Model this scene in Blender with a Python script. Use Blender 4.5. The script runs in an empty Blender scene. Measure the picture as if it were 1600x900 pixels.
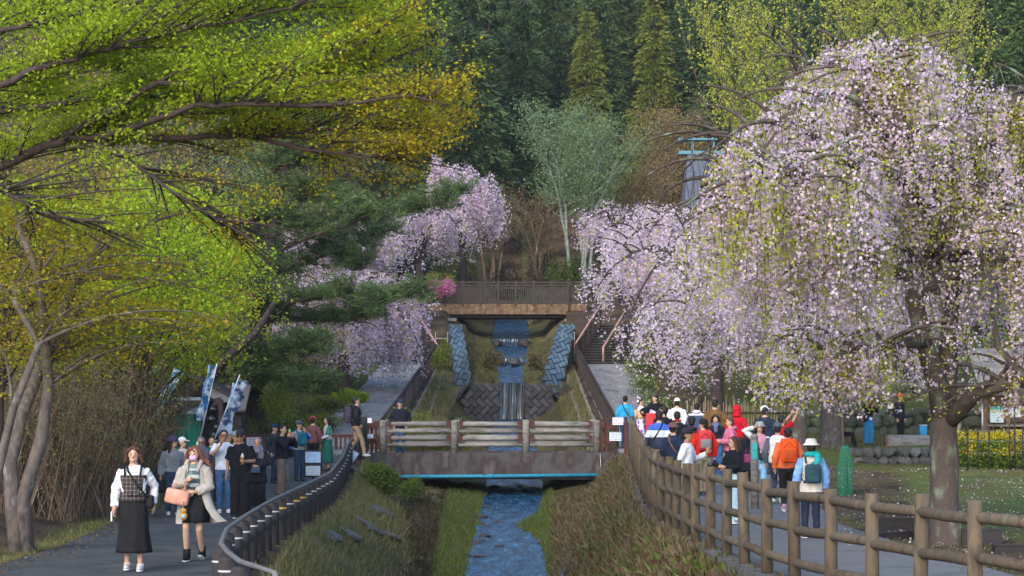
import bpy, bmesh, math, random
import numpy as np
from mathutils import Vector, Matrix

C = bpy.context.scene.collection
SC = bpy.context.scene
R = math.radians
rng = np.random.default_rng(7)
random.seed(7)

# ------------------------------------------------------------------ camera, sky, sun, exposure
F, EYE, HY = 3200.0, 2.17, 637.0           # focal length in photo pixels, eye height, horizon row
cam_d = bpy.data.cameras.new('camera')
cam = bpy.data.objects.new('camera', cam_d); C.objects.link(cam)
cam.location = (0, 0, EYE); cam.rotation_euler = (R(90), 0, 0)
cam_d.sensor_width = 36; cam_d.lens = 36 * F / 1600
cam_d.shift_y = (HY - 450) / 1600
cam_d.clip_start = 0.5; cam_d.clip_end = 2000
SC.camera = cam

SUN_EL, SUN_AZ = 30.0, 205.0               # azimuth measured clockwise from +Y (away from the camera)
w = bpy.data.worlds.new('World'); SC.world = w; w.use_nodes = True
nt = w.node_tree
sky = nt.nodes.new('ShaderNodeTexSky'); sky.sky_type = 'NISHITA'; sky.sun_disc = False
sky.sun_elevation = R(SUN_EL); sky.sun_rotation = R(SUN_AZ)
nt.links.new(sky.outputs[0], nt.nodes['Background'].inputs[0])
nt.nodes['Background'].inputs[1].default_value = 0.15
sd = bpy.data.lights.new('sun', 'SUN'); so = bpy.data.objects.new('sun', sd); C.objects.link(so)
sd.energy = .9; sd.angle = R(26); sd.color = (1.0, 0.88, 0.72)
a, e = R(SUN_AZ), R(SUN_EL)
tosun = Vector((math.sin(a) * math.cos(e), math.cos(a) * math.cos(e), math.sin(e)))
so.rotation_euler = tosun.to_track_quat('Z', 'Y').to_euler()
SC.view_settings.view_transform = 'Standard'; SC.view_settings.look = 'None'
SC.view_settings.gamma = 1.0; SC.view_settings.exposure = 1.55

# ------------------------------------------------------------------ helpers
def W(x, y, D): return Vector(((x - 800) / F * D, D, EYE - (y - HY) / F * D))
def PX(x, D): return (x - 800) / F * D
def PZ(y, D): return EYE - (y - HY) / F * D
def U(a, b): return random.uniform(a, b)

class Geo:
    def __init__(s): s.v = []; s.f = []
    def add(s, v, f):
        o = len(s.v); s.v.extend([tuple(p) for p in v]); s.f.extend([tuple(i + o for i in q) for q in f]); return s
    def box(s, x0, x1, y0, y1, z0, z1):
        v = [(x0,y0,z0),(x1,y0,z0),(x1,y1,z0),(x0,y1,z0),(x0,y0,z1),(x1,y0,z1),(x1,y1,z1),(x0,y1,z1)]
        return s.add(v, [(0,3,2,1),(4,5,6,7),(0,1,5,4),(1,2,6,5),(2,3,7,6),(3,0,4,7)])
    def rbox(s, c, d, bev=0.02, seg=2, rot=None):
        bm = bmesh.new(); bmesh.ops.create_cube(bm, size=1)
        for q in bm.verts: q.co = Vector((q.co.x*d[0], q.co.y*d[1], q.co.z*d[2]))
        bmesh.ops.bevel(bm, geom=bm.edges[:], offset=bev, segments=seg, affect='EDGES', profile=.5)
        if rot is not None: bmesh.ops.transform(bm, matrix=rot.to_4x4(), verts=bm.verts)
        bm.verts.ensure_lookup_table(); bm.verts.index_update()
        s.add([q.co + Vector(c) for q in bm.verts], [[q.index for q in f.verts] for f in bm.faces]); bm.free(); return s
    def tube(s, pts, rad, n=8, ell=1.0, cap=True):
        pts = [Vector(p) for p in pts]
        if not hasattr(rad, '__len__'): rad = [rad] * len(pts)
        t0 = (pts[1] - pts[0]).normalized()
        up = Vector((0, 1, 0)) if abs(t0.y) < .9 else Vector((1, 0, 0))
        nx = t0.cross(up).normalized()
        vs = []
        for i, p in enumerate(pts):
            t = (pts[min(i+1, len(pts)-1)] - pts[max(i-1, 0)]).normalized()
            nx = (nx - t * nx.dot(t)).normalized(); ny = t.cross(nx)
            r = rad[i]
            for k in range(n):
                a = 2*math.pi*k/n
                vs.append(p + nx*(math.cos(a)*r) + ny*(math.sin(a)*r*ell))
        fs = []
        for i in range(len(pts)-1):
            for k in range(n):
                k2 = (k+1) % n
                fs.append((i*n+k, i*n+k2, (i+1)*n+k2, (i+1)*n+k))
        if cap:
            fs.append(tuple(range(n-1, -1, -1))); fs.append(tuple((len(pts)-1)*n+k for k in range(n)))
        return s.add(vs, fs)
    def rings(s, rs, n=16, cap=True, wave=None):
        """rs: (cx, cy, z, a, b) horizontal ellipses"""
        vs = []
        for i, (cx, cy, z, a, b) in enumerate(rs):
            for k in range(n):
                t = 2*math.pi*k/n
                m = 1.0 if wave is None else 1 + wave[0] * (i/(len(rs)-1)) * math.sin(wave[1]*t + wave[2]*i)
                vs.append((cx + a*m*math.cos(t), cy + b*m*math.sin(t), z))
        fs = []
        for i in range(len(rs)-1):
            for k in range(n):
                k2 = (k+1) % n
                fs.append((i*n+k, i*n+k2, (i+1)*n+k2, (i+1)*n+k))
        if cap:
            fs.append(tuple(range(n-1, -1, -1))); fs.append(tuple((len(rs)-1)*n+k for k in range(n)))
        return s.add(vs, fs)
    def ball(s, c, r, n=12, m=8, rot=None):
        rx, ry, rz = (r, r, r) if not hasattr(r, '__len__') else r
        vs = []; c = Vector(c)
        def put(p):
            p = Vector(p)
            if rot is not None: p = rot @ p
            vs.append(c + p)
        put((0, 0, -rz))
        for i in range(1, m):
            ph = -math.pi/2 + math.pi*i/m
            for k in range(n):
                t = 2*math.pi*k/n
                put((rx*math.cos(ph)*math.cos(t), ry*math.cos(ph)*math.sin(t), rz*math.sin(ph)))
        put((0, 0, rz))
        fs = [(0, 1+(k+1) % n, 1+k) for k in range(n)]
        for i in range(m-2):
            for k in range(n):
                fs.append((1+i*n+k, 1+i*n+(k+1) % n, 1+(i+1)*n+(k+1) % n, 1+(i+1)*n+k))
        L = len(vs)-1
        fs += [(L, 1+(m-2)*n+k, 1+(m-2)*n+(k+1) % n) for k in range(n)]
        return s.add(vs, fs)
    def mesh(s, name, mat=None, smooth=False):
        me = bpy.data.meshes.new(name); me.from_pydata(s.v, [], s.f); me.update()
        if smooth: me.shade_smooth()
        if mat: me.materials.append(mat)
        return me

def link(name, data, parent=None, loc=None, rz=None):
    o = bpy.data.objects.new(name, data); C.objects.link(o)
    if parent is not None: o.parent = parent
    if loc is not None: o.location = loc
    if rz is not None: o.rotation_euler = (0, 0, rz)
    return o
def part(name, geo, mat, parent, smooth=False, label=None, kind=None):
    o = link(name, geo.mesh(name, mat, smooth), parent)
    if label: o['label'] = label
    if kind: o['kind'] = kind
    return o
def tag(o, label, cat, group=None):
    o['label'] = label; o['category'] = cat
    if group: o['group'] = group
    return o
def thing(name, label, cat, loc=(0, 0, 0), rz=0, group=None):
    return tag(link(name, None, None, loc, rz), label, cat, group)
def structure(name, me, label=None):
    o = link(name, me); o['kind'] = 'structure'
    if label: o['label'] = label
    return o
def stuff(name, me, label, cat=None, parent=None):
    o = link(name, me, parent); o['kind'] = 'stuff'; o['label'] = label
    if cat and parent is None: o['category'] = cat
    return o
def dup(root, loc, rz, label=None, group=None, scale=None):
    r = root.copy(); C.objects.link(r); r.location = loc; r.rotation_euler = (0, 0, rz)
    if scale: r.scale = scale
    if label: r['label'] = label
    if group: r['group'] = group
    for ch in root.children:
        c = ch.copy(); C.objects.link(c); c.parent = r
        for g in ch.children:
            d = g.copy(); C.objects.link(d); d.parent = c
    return r

# ------------------------------------------------------------------ materials
def base_mat(name):
    m = bpy.data.materials.new(name); m.use_nodes = True
    t = m.node_tree; return m, t, t.nodes['Principled BSDF']
def ramp(t, cols, pos=None):
    n = t.nodes.new('ShaderNodeValToRGB'); cr = n.color_ramp
    for i in range(len(cols) - 2): cr.elements.new(0.5)
    for i, c in enumerate(cols):
        cr.elements[i].position = pos[i] if pos else i / max(1, len(cols)-1)
        cr.elements[i].color = (*c, 1)
    return n
def M(name, col, rough=.8, var=.2, scale=6, bump=0.0, bscale=60, metal=0, spec=.3, cols=None, detail=5, stretch=None, coord='Object', ov=0):
    m, t, p = base_mat(name)
    tc = t.nodes.new('ShaderNodeTexCoord'); mp = t.nodes.new('ShaderNodeMapping')
    t.links.new(tc.outputs[coord], mp.inputs[0])
    if stretch: mp.inputs['Scale'].default_value = stretch
    nz = t.nodes.new('ShaderNodeTexNoise'); nz.inputs['Scale'].default_value = scale; nz.inputs['Detail'].default_value = detail
    t.links.new(mp.outputs[0], nz.inputs[0])
    if cols is None: cols = [tuple(c*(1-var) for c in col), tuple(min(1, c*(1+var)) for c in col)]
    n = len(cols); rp = ramp(t, cols, [.3 + .4*i/(n-1) for i in range(n)])
    t.links.new(nz.outputs[0], rp.inputs[0]); out = rp.outputs[0]
    if ov:
        oi = t.nodes.new('ShaderNodeObjectInfo'); r2 = ramp(t, [(1-ov,)*3, (1, 1-ov*.1, 1-ov*.2), (1+ov,)*3]); t.links.new(oi.outputs['Random'], r2.inputs[0])
        mx = t.nodes.new('ShaderNodeMix'); mx.data_type = 'RGBA'; mx.blend_type = 'MULTIPLY'; mx.inputs[0].default_value = 1
        t.links.new(out, mx.inputs[6]); t.links.new(r2.outputs[0], mx.inputs[7]); out = mx.outputs[2]
    t.links.new(out, p.inputs['Base Color'])
    p.inputs['Roughness'].default_value = rough; p.inputs['Metallic'].default_value = metal
    p.inputs['Specular IOR Level'].default_value = spec
    if bump:
        nb = t.nodes.new('ShaderNodeTexNoise'); nb.inputs['Scale'].default_value = bscale; nb.inputs['Detail'].default_value = 6
        t.links.new(mp.outputs[0], nb.inputs[0])
        b = t.nodes.new('ShaderNodeBump'); b.inputs['Strength'].default_value = bump; b.inputs['Distance'].default_value = .03
        t.links.new(nb.outputs[0], b.inputs['Height']); t.links.new(b.outputs[0], p.inputs['Normal'])
    return m
def LEAF(name, cols, trans=.35, pos=None, tint=None):
    """leaf colours picked by a random number stored per leaf"""
    m, t, p = base_mat(name)
    at = t.nodes.new('ShaderNodeAttribute'); at.attribute_name = 'rnd'
    rp = ramp(t, cols, pos); t.links.new(at.outputs['Fac'], rp.inputs[0])
    out = rp.outputs[0]
    if tint:
        oi = t.nodes.new('ShaderNodeObjectInfo'); r2 = ramp(t, tint); t.links.new(oi.outputs['Random'], r2.inputs[0])
        mx = t.nodes.new('ShaderNodeMix'); mx.data_type = 'RGBA'; mx.blend_type = 'MULTIPLY'; mx.inputs[0].default_value = 1
        t.links.new(out, mx.inputs[6]); t.links.new(r2.outputs[0], mx.inputs[7]); out = mx.outputs[2]
    t.links.new(out, p.inputs['Base Color']); p.inputs['Roughness'].default_value = .6; p.inputs['Specular IOR Level'].default_value = .25
    tr = t.nodes.new('ShaderNodeBsdfTranslucent'); t.links.new(out, tr.inputs[0])
    ms = t.nodes.new('ShaderNodeMixShader'); ms.inputs[0].default_value = trans
    t.links.new(p.outputs[0], ms.inputs[1]); t.links.new(tr.outputs[0], ms.inputs[2])
    t.links.new(ms.outputs[0], t.nodes['Material Output'].inputs[0])
    return m
def PRINT(name, paper, ink, rows=8, amount=.5, axes=(0, 2)):
    """printed sheet: rows of small ink marks on paper"""
    m, t, p = base_mat(name)
    tc = t.nodes.new('ShaderNodeTexCoord'); mp = t.nodes.new('ShaderNodeMapping')
    mp.inputs['Scale'].default_value = (1, 1, 1); t.links.new(tc.outputs['Generated'], mp.inputs[0])
    sp = t.nodes.new('ShaderNodeSeparateXYZ'); t.links.new(mp.outputs[0], sp.inputs[0])
    wv = t.nodes.new('ShaderNodeMath'); wv.operation = 'MULTIPLY'; wv.inputs[1].default_value = rows; t.links.new(sp.outputs[2], wv.inputs[0])
    fr = t.nodes.new('ShaderNodeMath'); fr.operation = 'FRACT'; t.links.new(wv.outputs[0], fr.inputs[0])
    g1 = t.nodes.new('ShaderNodeMath'); g1.operation = 'GREATER_THAN'; g1.inputs[1].default_value = .45; t.links.new(fr.outputs[0], g1.inputs[0])
    nz = t.nodes.new('ShaderNodeTexNoise'); nz.inputs['Scale'].default_value = rows*3.2; nz.inputs['Detail'].default_value = 2; t.links.new(mp.outputs[0], nz.inputs[0])
    g2 = t.nodes.new('ShaderNodeMath'); g2.operation = 'LESS_THAN'; g2.inputs[1].default_value = amount; t.links.new(nz.outputs[0], g2.inputs[0])
    ml = t.nodes.new('ShaderNodeMath'); ml.operation = 'MULTIPLY'; t.links.new(g1.outputs[0], ml.inputs[0]); t.links.new(g2.outputs[0], ml.inputs[1])
    mx = t.nodes.new('ShaderNodeMix'); mx.data_type = 'RGBA'; mx.inputs[6].default_value = (*paper, 1); mx.inputs[7].default_value = (*ink, 1)
    t.links.new(ml.outputs[0], mx.inputs[0]); t.links.new(mx.outputs[2], p.inputs['Base Color']); p.inputs['Roughness'].default_value = .5
    return m

mt = {}
mt['asphalt'] = M('asphalt', (.055,.06,.065), .9, scale=.7, detail=9, bump=.5, bscale=140, cols=[(.032,.037,.04),(.07,.078,.082),(.045,.05,.054),(.09,.095,.095)])
mt['path'] = M('worn_path', (.3,.3,.3), .9, scale=.9, detail=9, bump=.4, bscale=70, cols=[(.13,.13,.125),(.26,.255,.25),(.18,.175,.175),(.32,.31,.31)], stretch=(1,.35,1))
mt['concrete'] = M('old_concrete', (.2,.19,.18), .9, scale=1.6, bump=.5, bscale=30, cols=[(.035,.03,.032),(.085,.08,.08),(.05,.035,.035),(.13,.12,.112)], stretch=(1,1,.6))
mt['kerb'] = M('kerb_concrete', (.22,.21,.2), .9, scale=3, bump=.4, bscale=50, cols=[(.1,.1,.095),(.22,.21,.2),(.15,.145,.14)])
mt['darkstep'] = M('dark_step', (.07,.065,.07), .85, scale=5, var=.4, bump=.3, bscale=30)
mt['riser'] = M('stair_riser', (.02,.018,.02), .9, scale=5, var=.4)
mt['darksteel'] = M('dull_steel', (.13,.125,.125), .6, var=.3, scale=4)
mt['kerb2'] = M('dirty_kerb', (.1,.1,.1), .95, scale=2.2, bump=.6, bscale=25, cols=[(.05,.045,.04),(.12,.12,.125),(.07,.06,.055),(.15,.15,.155)])
mt['log'] = M('fence_log', (.15,.105,.062), .85, scale=5, bump=.45, bscale=25, cols=[(.05,.039,.03),(.12,.09,.06),(.08,.066,.05),(.15,.122,.085)], stretch=(1,1,.35), ov=.22)
mt['greylog'] = M('weathered_log', (.28,.26,.24), .85, scale=9, bump=.5, bscale=30, cols=[(.1,.095,.09),(.25,.235,.22),(.16,.15,.14)], stretch=(.25,1,1), ov=.2)
mt['darkrail'] = M('dark_brown_steel', (.035,.025,.022), .6, scale=8, var=.3, bump=.1)
mt['redsteel'] = M('red_brown_steel', (.075,.026,.021), .7, scale=8, var=.3, bump=.1)
mt['salmon'] = M('worn_handrail', (.45,.26,.2), .6, scale=10, var=.3)
mt['darkwood'] = M('dark_stained_wood', (.05,.038,.034), .75, scale=6, var=.35, bump=.2)
mt['plank'] = M('brown_plank', (.17,.11,.065), .8, scale=5, var=.45, bump=.25, ov=.25)
mt['bollard'] = M('dark_bollard', (.034,.03,.032), .85, scale=10, var=.35, bump=.15)
mt['reflect'] = M('reflective_band', (.5,.5,.53), .6, var=.1)
mt['reflect_y'] = M('yellow_band', (.5,.32,.07), .6, var=.1)
mt['steel'] = M('galvanised_steel', (.35,.36,.37), .4, metal=.7, var=.2)
mt['bluepipe'] = M('blue_pipe', (.02,.25,.38), .55, scale=4, detail=8, cols=[(.02,.13,.19),(.02,.26,.4),(.03,.2,.3),(.05,.3,.42)])
mt['blackpipe'] = M('black_pipe', (.015,.017,.02), .25, var=.3, spec=.6)
mt['bark'] = M('dark_bark', (.07,.05,.045), .95, scale=6, bump=.9, bscale=18, cols=[(.022,.016,.017),(.06,.044,.042),(.036,.027,.027)], stretch=(1,1,.3))
mt['barklichen'] = M('lichen_bark', (.09,.07,.06), .95, scale=4.2, bump=1.0, bscale=16, cols=[(.045,.034,.032),(.085,.064,.058),(.07,.054,.05),(.085,.068,.06),(.13,.15,.115),(.2,.25,.195)], stretch=(1,1,.55))
mt['greybark'] = M('grey_bark', (.2,.18,.16), .95, scale=5, bump=.8, bscale=18, cols=[(.055,.045,.04),(.15,.125,.11),(.085,.07,.065),(.21,.195,.185)], stretch=(1,1,.5))
mt['palebark'] = M('pale_bark', (.4,.45,.4), .9, scale=4, var=.3, cols=[(.1,.12,.1),(.25,.29,.25)])
mt['twig'] = M('brown_twig', (.13,.085,.055), .9, scale=5, cols=[(.05,.035,.027),(.16,.11,.075),(.085,.06,.045),(.26,.22,.185)], stretch=(1,1,.12), ov=.25)
mt['stone'] = M('wall_stone', (.13,.13,.125), .9, scale=4, bump=.8, bscale=14, cols=[(.06,.062,.06),(.15,.15,.14),(.1,.1,.09),(.21,.21,.18)], ov=.35)
mt['mossstone'] = M('moss_stone', (.1,.1,.08), .95, scale=3, bump=.8, bscale=14, cols=[(.045,.05,.045),(.11,.11,.09),(.08,.1,.04),(.12,.11,.1)], ov=.3)
mt['block'] = M('dam_block', (.1,.1,.11), .8, scale=3, bump=.6, bscale=25, cols=[(.022,.02,.022),(.06,.058,.062),(.035,.035,.042)], ov=.35)
mt['sidelit'] = M('sidelit_block', (.1,.2,.27), .3, scale=3, bump=.6, bscale=25, cols=[(.025,.055,.08),(.085,.15,.19),(.045,.085,.12)], spec=.6, ov=.3)  # dam masonry with the bluish light on the wings painted in
mt['white'] = M('white_paint', (.75,.75,.75), .6, var=.05)
mt['skin'] = M('skin', (.5,.3,.21), .55, var=.1, scale=10)
mt['skin_tan'] = M('tanned_skin', (.36,.2,.13), .55, var=.1, scale=10)
mt['eye'] = M('eye_dark', (.02,.015,.012), .2, var=.1)
mt['lip'] = M('lip', (.42,.13,.11), .5, var=.1)
mt['hair_black'] = M('black_hair', (.014,.011,.011), .5, var=.5, scale=30, bump=.3, stretch=(1,1,.2))
mt['hair_brown'] = M('brown_hair', (.07,.03,.02), .5, var=.5, scale=30, bump=.3, stretch=(1,1,.2))
mt['hair_red'] = M('auburn_hair', (.13,.045,.03), .5, var=.5, scale=30, bump=.3, stretch=(1,1,.2))
_cl = {}
def cloth(name, col, rough=.9, var=.22):
    if name not in _cl: _cl[name] = M(name + '_cloth', col, rough, var=var, scale=7, bump=.25, bscale=45, spec=.15)
    return _cl[name]
# ------------------------------------------------------------------ terrain profile
def interp(Y, tab): return float(np.interp(Y, [t[0] for t in tab], [t[1] for t in tab]))
ZL = [(0,0),(46,0),(54,.2),(60,.55),(62,.67),(65,.67),(94,4.14),(99,6.1),(104.5,7.2),(130,9.6),(340,93)]
ZR = [(0,0),(38,0),(46,.2),(52,.38),(60,.67),(65,.7),(94,4.14),(99,6.1),(104.5,7.2),(130,9.6),(340,93)]
ZS = [(0,-3.4),(40,-2.33),(66,-.2),(83.95,1.7),(84.05,3.14),(96,4.1),(96.2,4.45),(104,5.3),(104.2,5.6),(130,8.8),(340,92)]
def lawn(Y): return interp(Y, [(0,0),(40,0),(66.2,.05),(66.6,.76),(72,.85),(75.2,.95),(75.8,2.1),(84,3.0),(104,7.2),(130,9.8),(340,93)])
# Y: left outer, left bank top, left wall top (x,z over stream), left wall foot, stream left, stream right, right wall foot, right wall top, right bank top, right outer
ST = [
 (0,  -7.2,-2.0,(-1.7,.5),-1.5,-1.2,.7,.85,(1.0,.5),4.6,7.6),
 (18, -7.2,-2.05,(-1.7,.5),-1.5,-1.2,.7,.85,(1.0,.5),4.7,7.6),
 (19.4,-7.2,-2.4,(-1.7,.5),-1.5,-1.2,.75,.85,(1.0,.5),4.25,7.0),
 (22, -7.0,-3.1,(-1.75,.5),-1.5,-1.2,.8,.85,(1.0,.5),3.65,6.6),
 (32, -7.0,-3.75,(-1.85,.6),-1.6,-1.15,.85,.88,(1.05,.6),2.7,6.15),
 (39, -7.5,-3.9,(-1.95,.7),-1.75,-1.15,.85,.88,(1.08,.6),2.5,6.0),
 (44, -7.6,-4.0,(-2.15,.75),-1.8,-1.1,.85,.9,(1.16,.55),2.55,6.6),
 (50, -8.4,-4.25,(-2.6,.75),-1.84,-1.05,.82,1.0,(1.52,.45),2.9,7.6),
 (53, -9,-4.4,(-2.85,.6),-1.86,-1.0,.7,1.05,(1.7,.4),3.0,8.2),
 (55.5,-9,-4.5,(-3.05,.45),-1.88,-.95,.1,1.1,(1.85,.35),3.1,8.2),
 (58, -9,-4.6,(-3.2,.4),-1.9,-.9,.7,1.15,(2.1,.4),3.2,8.0),
 (62, -9,-4.6,(-3.5,.42),-1.9,-.83,.95,1.25,(2.45,.4),3.3,7.4),
 (65, -8,-4.2,(-3.4,.5),-1.9,-.8,.95,1.3,(2.4,.5),3.4,6.6),
 (74, -6.6,-3.95,(-2.6,.7),-1.7,-.85,.9,1.3,(2.0,.7),3.2,6.0),
 (83.9,-6.2,-3.7,(-2.3,.8),-1.7,-.75,.6,1.2,(1.9,.8),3.05,5.7),
 (84.2,-6.2,-3.7,(-2.15,-.25),-1.5,-.55,.5,1.05,(1.75,-.25),3.05,5.7),
 (94, -6,-3.45,(-2.55,.5),-1.4,-.7,.6,1.15,(2.2,.5),2.95,5.5),
 (99, -6,-3.45,(-2.9,.75),-1.7,-.9,.75,1.5,(2.6,.75),2.95,5.5),
 (106,-6.2,-3.6,(-3.0,1.3),-1.9,-1.0,.9,1.7,(2.75,1.2),3.1,5.6),
 (130,-6.5,-3.6,(-3.0,.8),-1.6,-.8,.7,1.4,(2.7,.8),3.2,5.6),
 (340,-6.5,-3.6,(-3.0,.8),-1.6,-.8,.7,1.4,(2.7,.8),3.2,5.6)]
STY = [s[0] for s in ST]
def section(Y):
    k = lambda f: float(np.interp(Y, STY, [f(s) for s in ST]))
    zl, zr, zs, lw = interp(Y, ZL), interp(Y, ZR), interp(Y, ZS), lawn(Y)
    plo, lb = k(lambda s: s[1]), k(lambda s: s[2]); rb, pro = k(lambda s: s[9]), k(lambda s: s[10])
    hill = .28 * max(0, min(1, (Y-55)/60))
    P = [(-130, zl + 24 + 20*hill), (-45, zl + 6 + 18*hill), (-20, zl + 2.4 + 4*hill), (plo-3, zl + .45), (plo-.4, zl + .03), (plo, zl),
         (lb-.05, zl), (lb+.25, zl - .03), (k(lambda s: s[3][0]), zs + k(lambda s: s[3][1])), (k(lambda s: s[4]), zs + .12),
         (k(lambda s: s[5]), zs - .04), (k(lambda s: s[5])+.15, zs - .2), (k(lambda s: s[6])-.15, zs - .2), (k(lambda s: s[6]), zs - .04),
         (k(lambda s: s[7]), zs + .12), (k(lambda s: s[8][0]), zs + k(lambda s: s[8][1])), (rb-.3, zr - .04), (rb, zr), (pro, zr),
         (pro + 2.2, lw if Y > 66.6 else min(zr, lw + .3)), (24, lw + .3), (45, lw + 3 + 18*hill), (130, lw + 18 + 20*hill)]
    return P, plo, lb, rb, pro
_sec = {}
def ground(X, Y):
    q = round(Y*20)/20
    if q not in _sec:
        P = section(q)[0]; _sec[q] = (np.array([p[0] for p in P]), np.array([p[1] for p in P]))
    xs, zs = _sec[q]
    return float(np.interp(X, xs, zs))

def make_terrain():
    Ys = np.concatenate([np.arange(0, 18, 1.5), np.arange(18, 66.1, .4), [66.2, 66.4, 66.6], np.arange(67, 83.9, .5), [83.9, 84.15], np.arange(84.5, 96, .5), [96, 96.2],
                         np.arange(97, 104, .6), [104, 104.2], np.arange(105, 130, 1.2), np.arange(130, 341, 5.)])
    nx = []
    v = []; zone = []
    fr = [np.linspace(0, 1, n+1)[:-1] for n in (5, 6, 6, 5, 2, 1, 5, 2, 8, 5, 4, 2, 6, 2, 4, 5, 8, 2, 5, 8, 12, 6, 5)]
    r2 = np.random.default_rng(3)
    ncol = sum(len(f) for f in fr[:22]) + 1
    for Y in Ys:
        P, plo, lb, rb, pro = section(Y)
        row = []
        for i in range(len(P)-1):
            for t in fr[i]:
                row.append((P[i][0] + (P[i+1][0]-P[i][0])*t, P[i][1] + (P[i+1][1]-P[i][1])*t, i, t))
        row.append((P[-1][0], P[-1][1], len(P)-1, 0))
        for (x, z, i, t) in row:
            dry = i in (7, 8, 9, 13, 14, 15)
            edge = i in (4, 18) and t == 0
            j = 0 if edge else .06 if dry else (.04 if i in (4, 18, 19, 20) else (.25 if i in (0, 1, 2, 21) else 0))
            v.append((x + r2.normal()*j*.5, Y + (r2.normal()*j*.4 if dry else 0), z + r2.normal()*j))
            zone.append(1.0 if (i in (19, 20) and Y < 110) else (.5 if i in (9, 13, 7) or (i == 4) else (.3 if i in (8, 14, 15) else .0)))
    ncol = len(row); f = []
    for a in range(len(Ys)-1):
        for b in range(ncol-1):
            f.append((a*ncol+b, a*ncol+b+1, (a+1)*ncol+b+1, (a+1)*ncol+b))
    me = bpy.data.meshes.new('ground'); me.from_pydata(v, [], f); me.update(); me.shade_smooth()
    at = me.attributes.new('zone', 'FLOAT', 'POINT'); at.data.foreach_set('value', np.array(zone, dtype=np.float32))
    m, t, p = base_mat('ground_soil')
    tc = t.nodes.new('ShaderNodeTexCoord'); n1 = t.nodes.new('ShaderNodeTexNoise'); n1.inputs['Scale'].default_value = .7; n1.inputs['Detail'].default_value = 8
    t.links.new(tc.outputs['Object'], n1.inputs[0])
    soil = ramp(t, [(.03,.022,.018),(.075,.05,.032),(.11,.085,.05)], [.35,.5,.68]); t.links.new(n1.outputs[0], soil.inputs[0])
    gr = ramp(t, [(.11,.085,.045),(.1,.105,.03),(.085,.12,.03),(.16,.13,.06)], [.34,.45,.56,.68]); t.links.new(n1.outputs[0], gr.inputs[0])
    za = t.nodes.new('ShaderNodeAttribute'); za.attribute_name = 'zone'
    mx = t.nodes.new('ShaderNodeMix'); mx.data_type = 'RGBA'; t.links.new(za.outputs['Fac'], mx.inputs[0])
    t.links.new(soil.outputs[0], mx.inputs[6]); t.links.new(gr.outputs[0], mx.inputs[7]); t.links.new(mx.outputs[2], p.inputs['Base Color'])
    p.inputs['Roughness'].default_value = .95; p.inputs['Specular IOR Level'].default_value = .1
    n2 = t.nodes.new('ShaderNodeTexNoise'); n2.inputs['Scale'].default_value = 9; n2.inputs['Detail'].default_value = 6; t.links.new(tc.outputs['Object'], n2.inputs[0])
    b = t.nodes.new('ShaderNodeBump'); b.inputs['Strength'].default_value = .7; b.inputs['Distance'].default_value = .12; t.links.new(n2.outputs[0], b.inputs['Height']); t.links.new(b.outputs[0], p.inputs['Normal'])
    me.materials.append(m); structure('ground', me, 'brown soil and grass ground of the valley rising to the forest hill')
make_terrain()

def strip(name, f, Ys, n, mat, lift, label):
    g = Geo()
    for Y in Ys:
        x0, x1, zf = f(Y)
        for i in range(n+1):
            x = x0 + (x1-x0)*i/n; g.v.append((x, Y, zf(x) + lift))
    for a in range(len(Ys)-1):
        for b in range(n):
            g.f.append((a*(n+1)+b, a*(n+1)+b+1, (a+1)*(n+1)+b+1, (a+1)*(n+1)+b))
    return structure(name, g.mesh(name, mat, True), label)
def lf(Y): P, plo, lb, rb, pro = section(Y); return plo, lb - .05, lambda x: ground(x, Y)
def rf(Y): P, plo, lb, rb, pro = section(Y); return rb + .02, pro, lambda x: ground(x, Y)
mixY = lambda a, b, d: list(np.arange(a, b, d)) + [b]
strip('path', lf, mixY(1, 64.5, .7), 6, mt['asphalt'], .03, 'dark asphalt path curving along the left bank')
strip('path', lf, mixY(64.5, 94, .8), 6, mt['path'], .034, 'pale concrete path climbing to the left stairs')
strip('path', rf, mixY(1, 58, .7), 6, M('right_asphalt', (.1,.11,.12), .9, scale=1.0, bump=.4, bscale=150, cols=[(.1,.108,.118),(.15,.158,.165),(.12,.127,.135)]), .03, 'grey asphalt path behind the log fence on the right')
strip('path', rf, mixY(58, 94, .8), 6, mt['path'], .034, 'pale concrete path climbing to the right stairs')

# ------------------------------------------------------------------ stream
def water_mat():
    m, t, p = base_mat('stream_water')
    tc = t.nodes.new('ShaderNodeTexCoord'); mp = t.nodes.new('ShaderNodeMapping'); mp.inputs['Scale'].default_value = (1.0, .45, 1); t.links.new(tc.outputs['Object'], mp.inputs[0])
    n = t.nodes.new('ShaderNodeTexNoise'); n.inputs['Scale'].default_value = 10; n.inputs['Detail'].default_value = 7; n.inputs['Roughness'].default_value = .65; t.links.new(mp.outputs[0], n.inputs[0])
    rp = ramp(t, [(.008,.025,.05),(.016,.065,.13),(.04,.13,.24),(.25,.38,.52)], [.36,.5,.64,.76]); t.links.new(n.outputs[0], rp.inputs[0]); t.links.new(rp.outputs[0], p.inputs['Base Color'])  # reflected sky painted in as blue; palest crests are foam
    p.inputs['Roughness'].default_value = .18; p.inputs['Specular IOR Level'].default_value = .8
    b = t.nodes.new('ShaderNodeBump'); b.inputs['Strength'].default_value = .9; b.inputs['Distance'].default_value = .09; t.links.new(n.outputs[0], b.inputs['Height']); t.links.new(b.outputs[0], p.inputs['Normal'])
    return m
mt['water'] = water_mat()
def wf(Y):
    k = lambda i: float(np.interp(Y, STY, [s[i] for s in ST]))
    z = interp(Y, ZS); return k(5) - .02, k(6) + .02, lambda x: z + .035*math.sin(x*7 + Y*3.1) + .03*math.sin(x*3.3 - Y*5.7) + .02*math.sin(Y*9 + x*11)
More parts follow.
